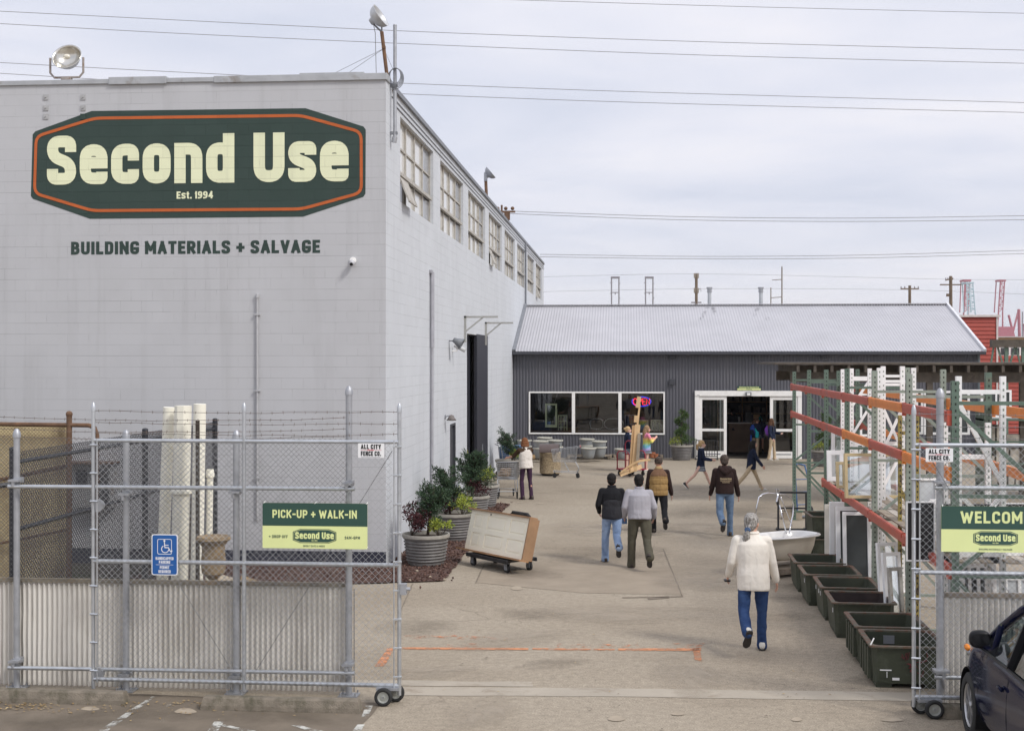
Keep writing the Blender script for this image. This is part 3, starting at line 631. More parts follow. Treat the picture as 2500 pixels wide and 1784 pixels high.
# warehouse windows
for i, w in enumerate(WY):
    f = MB(); x = XW - RV + .02; nz = 3
    cols = [w + WW*k/4 for k in range(5)]; rows = [WZ0 + (WZ1-WZ0)*k/3 for k in range(4)]
    for k, y in enumerate(cols): f.box(x-.03, x+.04, y-.035 if 0 < k else y, y+.035 if k < 4 else y, WZ0, WZ1)
    for k, z in enumerate(rows): f.box(x-.028, x+.032, w, w+WW, z-(.02 if k not in (0,) else 0), z+(.02 if k < 3 else 0))
    f.box(x-.01, x+.10, w+.05, w+WW-.1, rows[1]-.02, rows[1]+.05)
    wn_ = part(f, 'window', sashm, tower)
    q = MB(); q.add([(x,w,WZ0),(x,w+WW,WZ0),(x,w+WW,WZ1),(x,w,WZ1)], [(0,1,2,3)]); q.build('glass', glassw, wn_)
    q = MB(); y0 = cols[3]+.05; q.add([(x+.003,y0,WZ0),(x+.003,w+WW,WZ0),(x+.003,w+WW,WZ1),(x+.003,y0,WZ1)], [(0,1,2,3)]); q.build('dark_pane', frostm, wn_)
    if i in (0, 3, 7):
        q = MB(); q.bar((x+.05, cols[0]+.1, rows[1]), (x+.27, cols[0]+.1, WZ0+.02), .03, .03); q.bar((x+.05, cols[1]-.05, rows[1]), (x+.27, cols[1]-.05, WZ0+.02), .03, .03); q.bar((x+.27, cols[0]+.1, WZ0+.02), (x+.27, cols[1]-.05, WZ0+.02), .03, .03)
        q.add([(x+.06,cols[0]+.1,rows[1]),(x+.06,cols[1]-.05,rows[1]),(x+.27,cols[1]-.05,WZ0+.03),(x+.27,cols[0]+.1,WZ0+.03)], [(0,1,2,3)]); q.build('open_vent', [sashm], wn_)
# tall door opening with its navy leaf, and the small door
b = MB(); b.add([(XW-.5,DY0-1,0),(XW-4,DY0-1,0),(XW-4,DY1+1,0),(XW-.5,DY1+1,0)], [(0,1,2,3)]); b.add([(XW-4,DY0-1,0),(XW-4,DY1+1,0),(XW-4,DY1+1,5),(XW-4,DY0-1,5)], [(0,1,2,3)]); b.add([(XW-.5,DY0-1,5),(XW-4,DY0-1,5),(XW-4,DY1+1,5),(XW-.5,DY1+1,5)], [(0,1,2,3)]); b.add([(XW-.5,DY1+1,0),(XW-4,DY1+1,0),(XW-4,DY1+1,5),(XW-.5,DY1+1,5)], [(0,1,2,3)]); b.add([(XW-.5,DY0-1,0),(XW-4,DY0-1,0),(XW-4,DY0-1,5),(XW-.5,DY0-1,5)], [(0,1,2,3)])
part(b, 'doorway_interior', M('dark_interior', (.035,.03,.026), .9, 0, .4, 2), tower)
b = MB(); b.box(XW-.07, XW+.004, 38.2, DY1+.06, 0, DZ+.03); b.box(XW+.004, XW+.015, 38.25, 38.4, 0, DZ); b.box(XW-.3, XW-.2, 37.9, 38.3, 0, DZ)
dl = part(b, 'tall_door', navy, tower); q = MB(); q.box(XW+.004, XW+.02, 39.7, 39.82, .9, 1.2); q.build('handle', greyst, dl)
b = MB(); b.box(XW-.45, XW-.3, 36.6, 36.9, 0, 4.4); b.box(XW-1.2, XW-1.0, 37.0, 37.5, 0, 3.8); part(b, 'door_rail', tanpole, tower)
b = MB(); b.box(XW-.09, XW-.03, DY0+.3, DY0+.5, 0, 1.25); part(b, 'yellow_guard', M('yellow_paint', (.62,.42,.03), .5), tower)
b = MB(); b.box(XW-.09, XW-.05, SY0+.06, SY1-.06, 0, SZ-.06); sd_ = part(b, 'side_door', charc, tower)
q = MB(); q.box(XW-.12, XW+.012, SY0, SY0+.06, 0, SZ); q.box(XW-.12, XW+.012, SY1-.06, SY1, 0, SZ); q.box(XW-.12, XW+.012, SY0+.06, SY1-.06, SZ-.06, SZ); q.build('frame', charc, sd_)
# pipes on the walls
p0 = atX(1055, 665, XW+.05); p1 = atX(1055, 849, XW+.05); b = MB(); b.tube([p0, p1], .05, 10); b.tube([p1, (p1.x-.01, p1.y, .15)], .035, 8); b.box(XW, XW+.06, p0.y-.12, p0.y+.1, p0.z-.02, p0.z+.05); part(b, 'downpipe', M('pipe_grey', (.38,.38,.41), .6, .2), tower, auto=40)
a = atY(628, 723, YT-.03); c = atY(626, 1268, YT-.03); b = MB(); b.tube([a, (a.x, a.y, c.z)], .022, 8); b.cyl((a.x,a.y,a.z-.03), (a.x,a.y,a.z+.04), .035, .03, 8)
for z in (1.6, 3.2, 4.6): b.box(a.x-.05, a.x+.05, a.y-.03, a.y+.03, z, z+.03)
part(b, 'conduit', M('conduit_grey', (.45,.45,.46), .55, .2), tower, auto=40)
b = MB()
for u in (112, 203):
    for v in (238, 264) + ((285,) if u == 112 else ()): p = atY(u, v, YT); b.box(p.x-.05, p.x+.05, YT-.014, YT, p.z-.05, p.z+.05); b.cyl((p.x, YT-.014, p.z), (p.x, YT-.035, p.z), .014, .012, 8)
part(b, 'anchor_plate', M('plate_paint', (.40,.40,.40), .7), tower)
p = atX(1283, 600, XW+.05); b = MB(); b.tube([(XW+.06, p.y, 5.2), (XW+.06, p.y, p.z+.1)], .04, 8); part(b, 'far_pipe', greyst, tower)
p = atY(203, 285, YT); b = MB(); b.box(p.x-.05, p.x+.05, YT-.018, YT-.004, p.z-.05, p.z+.05); part(b, 'painted_anchor_plate', muralg, tower)
# painted wall sign
Z4 = lambda x, y: atY(50 + x/2.5289, 220 + y/2.5289, YT)
def wallpoly(pts, off): return [(q.x, YT-off, q.z) for q in pts]
octo = [(440,130),(1760,113),(2118,226),(2132,245),(2130,640),(2117,660),(1745,782),(430,795),(78,672),(65,655),(76,275),(92,256)]
P = [Z4(*q) for q in octo]; b = MB(); b.poly(wallpoly(P, .004)[::-1]); mur = part(b, 'painted_sign', muralg, tower, fix=True)
if mur.data.polygons[0].normal.y > 0: mur.data.flip_normals()
FM = Matrix.Translation((0, YT-.008, 0)) @ Matrix.Rotation(R(90), 4, 'X')
inn = [(460,175),(1730,158),(2104,260),(2105,634),(1735,735),(445,745),(88,638),(98,287)]
b = MB(); W_ = [Z4(*q) for q in inn]; rp = round_poly([(q.x, q.z, .14) for q in W_], True); stroke(b, rp, .055, True, Matrix.Identity(4), FM, 0, 1, 0); b.build('sign_border', muralo, mur)
s0 = Z4(165, 577); s1 = Z4(2027, 570); capz = Z4(1437, 272).z; sc_ = (s1.x - s0.x)
b = MB(); base = Z4(1000, 576).z; text(b, 'Second Use', Matrix.Translation((s0.x, YT-.010, base)) @ Matrix.Rotation(R(90), 4, 'X'), capz-base+.02, .238, 1.07, .075, sc_, .30, .0006); b.build('sign_lettering', muralc, mur)
a = Z4(965, 672); c = Z4(1190, 672); b = MB(); text(b, 'Est. 1994', Matrix.Translation((a.x, YT-.010, a.z)) @ Matrix.Rotation(R(90), 4, 'X'), (672-627)/2.5289*24.2/FOC, .21, 1., .1, c.x-a.x, .3, .0006); b.build('date_lettering', muralc, mur)
a = Z4(313, 1016); c = Z4(1850, 1003); b = MB(); text(b, 'BUILDING MATERIALS + SALVAGE', Matrix.Translation((a.x, YT-.004, a.z)) @ Matrix.Rotation(R(90), 4, 'X'), 80/2.5289*24.2/FOC, .225, 1., .1, c.x-a.x, .28, .0006); part(b, 'slogan_lettering', muralg, tower)

# things fixed to or standing on the block building
p = atY(862, 636, YT); t = thing('security_camera', 'small round white security camera on the front block wall', 'camera', (p.x, YT, p.z))
b = MB(); b.cyl((0,0,0), (0,-.03,0), .06, .06, 16); b.cyl((0,-.03,-.02), (0,-.10,-.05), .035, .03, 12); b.build('bracket', whitep, t, auto=40)
b = MB(); b.ball((0,-.10,-.05), .058, .058, .058); b.build('housing', M('cam_grey', (.5,.5,.52), .4), t, smooth=True); b = MB(); b.cyl((0,-.145,-.075), (0,-.162,-.083), .03, .03, 12); b.build('lens', blackpl, t)
def floodlight(lab, p, s, tilt, yaw):
    t = thing('floodlight', lab, 'floodlight', p, yaw)
    return t
p = atY(163, 207, YT+.15); D_ = 24.2/FOC
t = thing('floodlight', 'large round floodlight with shiny reflector in a yoke on the roof edge', 'floodlight', (p.x, p.y, ZT+.09))
b = MB(); w = .30
b.tube([(-w-.02,0,.42),(-w-.02,0,.14),(-w+.06,0,.05),(w-.06,0,.05),(w+.02,0,.14),(w+.02,0,.42)], .022, 8); b.box(-.09,.09,-.06,.06,0,.05); b.build('yoke', M('yoke_rust', (.35,.31,.28), .7, .3, .2, 12, dirt=(.2,.1,.05), dscale=9), t, auto=40)
Mt = Matrix.Rotation(R(62), 4, 'X')
b = MB(); prof = [(.0,-.20),(.10,-.19),(.20,-.13),(.265,-.03),(.28,.0),(.285,.01),(.27,.012),(.255,-.03),(.19,-.12),(.09,-.175),(0,-.185)]
b.lathe(prof, (0,0,.44), 28, Mt); b.build('reflector', M('reflector_metal', (.62,.60,.55), .22, .9, .06, 4), t, smooth=True)
b = MB(); b.ball((0, .0, .44), .07, .05, .05); b.build('bulb', M('bulb_glass', (.7,.66,.55), .1), t, smooth=True)
p = atY(945, 199, YT+.2); q = atY(932, 78, YT+.2); k = 1
t = thing('floodlight', 'tilted dish floodlight on a leaning rusty pole at the building corner', 'floodlight', (p.x, p.y, ZT+.06))
top = Vector((q.x-p.x, 0, q.z-ZT-.06)); b = MB(); b.tube([(0,0,0), top], .034, 10); b.box(top.x*.62-.03, top.x*.62+.03, -.05, .05, top.z*.62, top.z*.62+.05); b.build('pole', rustm, t, auto=40)
hd = atY(924, 42, YT+.2) - Vector((p.x, p.y, ZT+.06)); Mt = Matrix.Rotation(R(58), 4, 'Y')
b = MB(); b.lathe([(.0,-.19),(.06,-.18),(.075,-.12),(.12,-.105),(.17,-.07),(.205,-.02),(.225,.05),(.23,.06),(.215,.05),(.19,-.01),(.15,-.06),(.08,-.095),(0,-.1)], hd, 28, Matrix.Rotation(R(18),4,'X') @ Mt); b.build('lamp_head', M('lamp_grey', (.55,.56,.57), .45, .4), t, smooth=True)
b = MB(); b.tube([top, top+Vector((-.06,0,.05)), hd+Vector((-.1,.02,-.12)), hd+Vector((-.13,.02,.05))], .018, 8); b.tube([top, top+Vector((.0,0,.12)), hd+Vector((.02,.0,-.1))], .015, 8); b.build('yoke', greyst, t, auto=40)
b = MB(); m_ = top*.62; b.tube([m_, (-1.15,.1,.03)], .004, 4); b.tube([m_, (-.85,.1,.03)], .004, 4); b.tube([hd+Vector((-.1,0,-.1)), (-.22,0,.8), (-.2,0,.0)], .006, 4); b.tube([m_, (.12,.3,.05)], .004, 4); b.build('guy_wire', wired, t)
p = atY(963, 335, YT+.45); q = atY(963, 63, YT+.45); t = thing('roof_mast', 'thin grey service mast with a cable coil at the corner of the block building', 'mast', (XW+.09, p.y, p.z))
h = q.z - p.z; b = MB(); b.tube([(0,0,0),(0,0,h)], .034, 10); b.cyl((0,0,h), (0,0,h+.02), .04, .03, 10); b.tube([(-.02,0,-.1),(0,0,0)], .05, 10); b.build('pole', galv2, t, auto=40)
for z in (.05, h*.45): b = MB(); b.box(-.1,.05,-.03,.03,z,z+.05); b.build('clamp', greyst, t)
b = MB(); cz = h*.52
for i in range(5): b.tube([(.02+(.15-.012*i)*math.cos(a), -.04-.01*i, cz+.04*i*.3+(.19-.012*i)*math.sin(a)) for a in [2*math.pi*k/20 for k in range(20)]], .008, 5, True)
b.build('cable_coil', M('cable_grey', (.2,.21,.23), .6), t)
for u, va, vb_, lab in ((1188, 490, 420, 'small distant floodlight on the side edge of the block building'),):
    a = atX(u, va, XW-.1); t = thing('floodlight', lab, 'floodlight', (a.x, a.y, ZT)); hh = atX(u, vb_, XW-.1).z - ZT
    b = MB(); b.tube([(0,0,0),(-.03,0,hh-.2)], .05, 8); b.build('pole', rustm, t, auto=40)
    b = MB(); b.lathe([(0,-.16),(.07,-.15),(.09,-.1),(.16,-.07),(.21,-.01),(.23,.06),(.21,.05),(.15,-.04),(0,-.08)], (.1,0,hh-.05), 20, Matrix.Rotation(R(50),4,'Y')); b.box(-.08,.02,-.06,.06,hh-.3,hh-.02); b.build('lamp_head', galv2, t, smooth=False, auto=40)
a = atX(1225, 535, XW-.2); t = thing('wire_bracket', 'small insulator bracket on the far roof edge where overhead wires attach', 'bracket', (a.x, a.y, ZT))
b = MB(); b.tube([(0,0,0),(0,0,.55)], .04, 6); b.bar((-.2,0,.3),(.5,0,.3),.07,.07); b.box(.1,.3,-.1,.1,0,.28)
for x in (-.15,.15,.4): b.ball((x,0,.42), .07)
b.build('bracket_post', rustm, t)
# wall lamp, flood and camera and swing brackets on the side wall
p = atX(1086, 1022, XW); t = thing('wall_lamp', 'grey barn style wall lamp above the narrow side door', 'wall lamp', (XW, p.y, p.z+.04)); t.scale = (.62,.62,.62)
b = MB(); b.cyl((0,0,0),(.03,0,0),.09,.09,14); b.tube([(0,0,0),(.12,0,.05),(.26,0,.0)], .018, 8); b.build('arm', greyst, t, auto=40)
b = MB(); b.lathe([(.02,.12),(.09,.10),(.13,0),(.20,-.10),(.19,-.10),(.11,0),(0,.06)], (.26,0,-.03), 20); b.build('lamp_shade', M('shade_brown', (.16,.14,.13), .6), t, smooth=True)
p = atX(1096, 832, XW); t = thing('wall_floodlight', 'cone shaped grey floodlight over a bullet camera on the side wall', 'floodlight', (XW, p.y, p.z)); t.scale = (.78,.78,.78)
b = MB(); b.tube([(0,0,0),(.14,0,.0),(.2,0,.0)], .022, 8); b.tube([(0.01,0,0),(0.01,0,-.6)], .008, 5); b.build('arm', greyst, t)
b = MB(); b.lathe([(0,0),(.07,.0),(.09,.08),(.19,.32),(.18,.32),(.08,.09),(0,.07)], (.14,0,.04), 18, Matrix.Rotation(R(118),4,'Y')); b.build('lamp_shade', M('shade_grey', (.17,.18,.195), .5), t, smooth=True)
p = atX(1104, 847, XW); t = thing('bullet_camera', 'white bullet camera under the cone floodlight on the side wall', 'camera', (XW, p.y, p.z-.05))
b = MB(); b.tube([(0,0,-.05),(.12,0,-.05),(.12,0,.02)], .02, 6); b.build('bracket', whitep, t); b = MB(); b.tube([(.06,0,.10),(.33,0,-.04)], .055, 12); b.build('housing', M('cam_grey2', (.5,.5,.5), .5), t, auto=40)
for (u, v, L, lab) in ((1133, 771, .92, 'near swing bracket standing out above the tall dark doorway'), (1184, 786, .88, 'far swing bracket standing out above the tall dark doorway')):
    p = atX(u, v, XW); t = thing('wall_bracket', lab, 'bracket', (XW, p.y, p.z), 0, 'brackets above the tall doorway')
    b = MB(); b.box(0,.06,-.03,.03,-.72,.0); b.bar((.0,0,-.03),(L,0,-.03),.06,.05); b.bar((.04,0,-.42),(L*.55,0,-.05),.04,.04); b.build('bracket_arm', M('bracket_grey', (.38,.38,.36), .6, .2, .1, 8, dirt=(.22,.15,.1), dscale=8), t)
# meter cupboard and cream panel behind the fence
a = atY(182, 1130, YT); c = atY(286, 1236, YT); t = thing('meter_cabinet', 'old grey meter cabinet with rusty canopy on the block wall behind the fence', 'cabinet', (a.x, YT, c.z))
w = c.x - a.x; h = a.z - c.z; b = MB(); b.box(0, w, -.28, 0, 0, h); b.build('cabinet_body', M('meter_grey', (.36,.36,.36), .6, .1, .1, 4, dirt=(.25,.18,.11), dscale=3), t, bev=.01)
b = MB(); b.bar((-.06,-.2,h+.03),(w+.06,-.2,h+.03),.55,.025); b.build('canopy', rustm, t); b = MB(); b.box(.16,.36,-.30,-.28,h-.35,h-.1); b.box(w-.25,w-.05,-.295,-.28,.1,h-.1); b.build('meter_window', blackpl, t)
Yc = 20.6; a = atY(-160, 1036, Yc); c = atY(160, 1036, Yc); t = thing('cream_panel', 'cream painted wall panel with streaky stains behind the left fence', 'panel', (a.x, Yc, 0))
b = MB(); b.box(0, c.x-a.x, 0, .12, 0, a.z); b.build('panel_board', cream2, t)
t = thing('pipe_railing', 'rusty pipe frame with a tall post beside the cream panel', 'railing', (atY(169,1400,Yc-.15).x, Yc-.15, 0)); ox = t.location.x
zt = atY(169, 1010, Yc).z; zb = atY(169, 1035, Yc).z; xb = atY(246, 1035, Yc).x - ox
b = MB(); b.tube([(0,0,0),(0,0,zt)], .045, 10); b.ball((0,0,zt), .055); b.build('post', rustm, t, auto=40)
b = MB(); b.tube([(-2.6,0,zb+.02),(-.9,0,zb),(xb-.14,0,zb-.01),(xb-.04,0,zb-.05),(xb,0,zb-.16),(xb,.0,.0)], .036, 10); b.build('top_pipe', rustm, t, auto=50)
b = MB(); b.tube([(-2.6,.05,1.55),(0,.05,2.08)], .03, 8); b.tube([(-2.2,.05,.6),(0,.05,1.05)], .02, 8); b.build('brace_pipe', rustm, t, auto=50)
b = MB(); chainlink(b, (-2.9,-.02,0), (0,-.02,0), .1, zb, .058, .0042); b.build('mesh', rustm, t)
# ------------------------------------------------------------------ the charcoal shop
XR = atY(2392, 856, YS).x; ZE = 4.11; YR = 56.2; ZR = 6.08; XS0 = XW + .01
shop = thing('metal_shop', 'long charcoal metal clad shop with a pale corrugated gable roof', 'shop', (XS0, YS, 0))
def corr_wall(mb, x0, x1, z0, z1, Y, pitch=.12, amp=.014, n=6):
    k = max(1, round((x1-x0)/pitch*n)); vs = []; fs = []
    for i in range(k+1):
        x = x0 + (x1-x0)*i/k; y = Y - amp*math.sin(2*math.pi*x/pitch) ; vs += [(x,y,z0),(x,y,z1)]
    for i in range(k): fs.append((2*i,2*i+2,2*i+3,2*i+1))
    mb.add(vs, fs)
X_ = lambda u, v=1000: atY(u, v, YS).x
Z_ = lambda u, v: atY(u, v, YS).z
wx0, wx1 = X_(1291), X_(1623); wz1, wz0 = Z_(1450, 956), Z_(1450, 1060); dx0, dx1 = X_(1696), X_(1957); dz = Z_(1830, 954)
b = MB()
for (x0, x1, z0, z1) in ((XS0, wx0, 0, ZE), (wx0, wx1, 0, wz0), (wx0, wx1, wz1, ZE), (wx1, dx0, 0, ZE), (dx0, dx1, dz, ZE), (dx1, XR, 0, ZE)): corr_wall(b, x0, x1, z0, z1, YS)
fw = part(b, 'front_wall', shopwall, shop, auto=80)
b = MB(); b.add([(XR,YS,0),(XR,YR*2-YS,0),(XR,YR*2-YS,ZE),(XR,YR,ZR),(XR,YS,ZE)], [(0,1,2,3,4)]); b.add([(XS0,2*YR-YS,0),(XR,2*YR-YS,0),(XR,2*YR-YS,ZE),(XS0,2*YR-YS,ZE)], [(3,2,1,0)]); part(b, 'end_wall', shopwall, shop)
def corr_roof(mb, y0, z0, y1, z1, pitch=.115, amp=.010, n=6):
    k = round((XR+.12-XS0)/pitch*n); vs = []; fs = []
    for i in range(k+1):
        x = XS0 + (XR+.12-XS0)*i/k; dz_ = amp*math.sin(2*math.pi*x/pitch); vs += [(x,y0,z0+dz_),(x,y1,z1+dz_)]
    for i in range(k): fs.append((2*i,2*i+2,2*i+3,2*i+1))
    mb.add(vs, fs)
b = MB(); corr_roof(b, YS-.28, ZE-.02, YR, ZR); corr_roof(b, YR, ZR, 2*YR-YS+.28, ZE-.02); rf = part(b, 'roof', shoproof, shop, auto=80)
b = MB(); b.bar((XS0,YR,ZR+.03),(XR+.12,YR,ZR+.03),.35,.03); b.build('ridge_cap', shoproof, rf)
b = MB(); b.bar((XR+.12,YS-.3,ZE),(XR+.12,YR,ZR+.04),.09,.12); b.build('rake_trim', M('rake_white', (.66,.66,.68), .5), rf)
b = MB(); b.bar((XS0+.05,YS-.3,ZE+.03),(XS0+.05,YR,ZR+.06),.16,.07); b.build('wall_flashing', greyst, rf)
b = MB(); b.box(XS0-.0, XR+.14, YS-.36, YS-.26, ZE-.15, ZE-.035); part(b, 'gutter', charc, shop, bev=.012)
b = MB(); b.box(XS0, XR, YS-.26, YS-.022, ZE-.08, ZE-.045); part(b, 'soffit', charc, shop)
b = MB(); b.tube([(XR-.06,YS-.1,.05),(XR-.06,YS-.1,ZE-.1)], .05, 8); part(b, 'downpipe', M('pipe_green_grey', (.15,.18,.19), .5), shop)
for k_, (u, v, w, h) in enumerate(((1641,872,13,9),(1641,932,13,15),(2012,870,12,9))):
    p = atY(u, v, YS); b = MB(); s = 50/FOC; b.box(p.x-w*s/2, p.x+w*s/2, YS-.10, YS-.0, p.z-h*s/2, p.z+h*s/2); part(b, 'wall_vent', charc, shop, bev=.01)
rst = worn('roof_streak', (.30,.295,.31), .50, .72, 1.5)
for u in (1732, 1857):
    for u0, u1, w_, n_ in ((u-4,u-22,.10,1),(u+6,u+16,.05,2),(u+10,u+22,.05,3)):
        a = atY(u0, 748, YR-.3); c = atY(u1, 790, YR-2.2); zr = lambda y: ZR + (y-YR)*(ZR-ZE)/(YR-YS) + .022
        b = MB(); b.add([(a.x-w_,YR-.25,zr(YR-.25)),(a.x+w_,YR-.25,zr(YR-.25)),(c.x+w_*.6,YR-2.1,zr(YR-2.1)),(c.x-w_*.6,YR-2.1,zr(YR-2.1))], [(0,1,2,3)]); b.build('rain_streak', rst, rf)
# room behind the front: floor, back and side walls, ceiling, counter
b = MB(); y0, y1 = YS+.06, YS+7.5
def inbox(x0, x1, y0, y1, z0, z1):
    b.add([(x0,y0,z0),(x1,y0,z0),(x1,y1,z0),(x0,y1,z0)], [(0,1,2,3)]); b.add([(x0,y0,z1),(x1,y0,z1),(x1,y1,z1),(x0,y1,z1)], [(3,2,1,0)])
    b.add([(x0,y1,z0),(x1,y1,z0),(x1,y1,z1),(x0,y1,z1)], [(0,1,2,3)]); b.add([(x0,y0,z0),(x0,y1,z0),(x0,y1,z1),(x0,y0,z1)], [(0,1,2,3)]); b.add([(x1,y0,z0),(x1,y1,z0),(x1,y1,z1),(x1,y0,z1)], [(3,2,1,0)])
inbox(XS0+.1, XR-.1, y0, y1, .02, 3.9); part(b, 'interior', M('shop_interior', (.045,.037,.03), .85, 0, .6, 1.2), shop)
b = MB(); b.box(wx0, wx1, YS+.35, YS+1.1, .3, wz0+.12); part(b, 'window_shelf', M('shelf_brown', (.10,.05,.03), .7, 0, .3, 3), shop)
# display window: white frame, two mullions, three panes
b = MB(); fy0, fy1 = YS-.05, YS+.08; fr = .055
b.box(wx0, wx1, fy0, fy1, wz1-fr, wz1); b.box(wx0, wx1, fy0, fy1, wz0, wz0+fr); b.box(wx0, wx0+fr, fy0, fy1, wz0+fr, wz1-fr); b.box(wx1-fr, wx1, fy0, fy1, wz0+fr, wz1-fr)
m1, m2 = X_(1400), X_(1513.5)
for mx_ in (m1, m2): b.box(mx_-.062, mx_+.062, fy0, fy1, wz0+fr, wz1-fr)
dwin = part(b, 'display_window', whitep, shop, bev=.008)
for (a, c) in ((wx0, m1), (m1, m2), (m2, wx1)):
    q = MB(); q.add([(a,YS,wz0),(c,YS,wz0),(c,YS,wz1),(a,YS,wz1)], [(0,1,2,3)]); q.build('pane', glassd, dwin)
# entrance: header, jambs, fixed side panels, sliding leaves
b = MB(); hz_ = Z_(1830, 967); jl = X_(1706.5); jr = X_(1947); ol, orr = X_(1774), X_(1879.5)
b.box(dx0, dx1, YS-.09, YS+.12, hz_, dz); b.box(dx0, jl, YS-.07, YS+.1, 0, hz_); b.box(jr, dx1, YS-.07, YS+.1, 0, hz_)
ent = part(b, 'entrance_frame', whitep, shop, bev=.01)
q = MB(); p = atY(1700, 964, YS); q.box(p.x+.02, p.x+.12, YS-.093, YS-.09, hz_+.03, hz_+.05); q.build('maker_plate', greyst, ent)
def leafdoor(x0, x1):
    z1 = hz_-.01; st = .115; ml = Z_(1800, 1049.5); mh = .10
    b = MB(); b.box(x0, x0+st, YS-.04, YS+.02, 0.02, z1); b.box(x1-st, x1, YS-.04, YS+.02, 0.02, z1); b.box(x0+st, x1-st, YS-.04, YS+.02, z1-.13, z1); b.box(x0+st, x1-st, YS-.04, YS+.02, .02, .28); b.box(x0+st, x1-st, YS-.04, YS+.02, ml-mh/2, ml+mh/2)
    d = part(b, 'sliding_door', whitep, shop, bev=.006)
    q = MB()
    q.add([(x0+st,YS-.01,.28),(x1-st,YS-.01,.28),(x1-st,YS-.01,ml-mh/2),(x0+st,YS-.01,ml-mh/2)], [(0,1,2,3)]); q.build('pane', glassd, d)
    q = MB(); q.add([(x0+st,YS-.01,ml+mh/2),(x1-st,YS-.01,ml+mh/2),(x1-st,YS-.01,z1-.13),(x0+st,YS-.01,z1-.13)], [(0,1,2,3)]); q.build('pane', glassd, d)
    q = MB(); text(q, 'PUSH TO OPEN', Matrix.Translation((x0+st+.1, YS-.045, .15)) @ Matrix.Rotation(R(90),4,'X'), .05, .2, 1, .12, x1-x0-2*st-.2) if False else q.box(x0+st+.12, x1-st-.12, YS-.0435, YS-.041, .15, .19); q.build('decal_strip', greyst, d)
    q = MB(); xx = x1-st-.14 if x0 < ol-.2 else x0+st+.02; q.box(xx, xx+.05, YS+.04, YS+.08, .28, z1-.13); q.box(xx+.08, xx+.1, YS+.04, YS+.08, .28, z1-.13); q.build('inner_stile', whitep, d)
leafdoor(jl+.005, ol); leafdoor(orr, jr-.005)
p = atY(1826.5, 960, YS); t = thing('door_sensor', 'small grey lamp housing in the middle of the white entrance header', 'sensor', (p.x, YS-.09, p.z))
b = MB(); b.box(-.11,.11,-.12,0,-.09,.06); b.build('housing', greyst, t, bev=.015); b = MB(); b.box(-.06,.06,-.135,-.12,-.07,.02); b.build('lens', whitep, t)
a = atY(1800, 952, YS); c = atY(1857, 942, YS); t = thing('welcome_sign', 'small green and lime welcome sign above the shop entrance', 'sign', (a.x, YS-.05, a.z))
w = c.x-a.x; h = c.z-a.z; b = MB(); b.box(0,w,-.02,.01,h*.42,h); b.build('sign_board', signgr, t); b = MB(); b.box(0,w,-.02,.01,0,h*.42); b.build('lower_board', signlm, t)
b = MB(); text(b, 'Welcome To Second Use', Matrix.Translation((w*.08,-.022,h*.52)) @ Matrix.Rotation(R(90),4,'X'), h*.36, .2, 1, .12, w*.84); b.build('lettering', signlm, t)
b = MB(); text(b, 'OPEN DAILY', Matrix.Translation((w*.4,-.022,h*.1)) @ Matrix.Rotation(R(90),4,'X'), h*.18, .2, 1, .12, w*.2) if False else b.box(w*.38, w*.62, -.0225, -.02, h*.14, h*.26); b.build('small_line', signgr, t)
# inside the room: counter with clutter, things behind the glass
cx0, cx1 = X_(1795), X_(1890); t = thing('shop_counter', 'brown service counter with a pale top just inside the entrance', 'counter', (cx0, YS+3.2, 0.02))
b = MB(); b.box(0, cx1-cx0+1, 0, .7, 0, 1.16); b.build('counter_front', M('counter_brown', (.14,.085,.05), .6, 0, .2, 3), t); b = MB(); b.box(-.03, cx1-cx0+1, -.05, .75, 1.16, 1.2); b.build('counter_top', M('counter_pale', (.55,.52,.48), .4), t)
rng = random.Random(21)
for k, x in enumerate((.35, .8, 1.15)):
    t = thing('counter_box', ('pale box on the shop counter', 'tall dark till on the shop counter', 'brown carton on the shop counter')[k], 'box', (cx0+x, YS+3.5, 1.22))
    b = MB(); b.box(-.12,.12,-.1,.1,0,(.22,.4,.3)[k]); b.box(-.08,.08,-.101,-.1,.05,.15); b.build('carton', (M('box_pale', (.35,.33,.3)), blackpl, wood2)[k], t, bev=.01)
t = thing('wall_shelf', 'dark shelf unit with goods against the back wall of the shop', 'shelf', (cx0-.2, YS+6.8, .02))
b = MB()
for z in (.9, 1.4, 1.9, 2.4): b.box(0,3.2,0,.4,z,z+.03)
for x in (0,1.05,2.1,3.15): b.box(x,x+.04,0,.4,0,2.7)
b.build('shelf_frame', wood2, t)
b = MB()
for z in (.93,1.43,1.93):
    x = .1
    while x < 3.0: w = rng.uniform(.12,.3); b.box(x,x+w,.08,.34,z,z+rng.uniform(.12,.38)); x += w+rng.uniform(.03,.15)
b.build('goods', M('dim_goods', (.22,.17,.13), .7, 0, .6, 3), t)
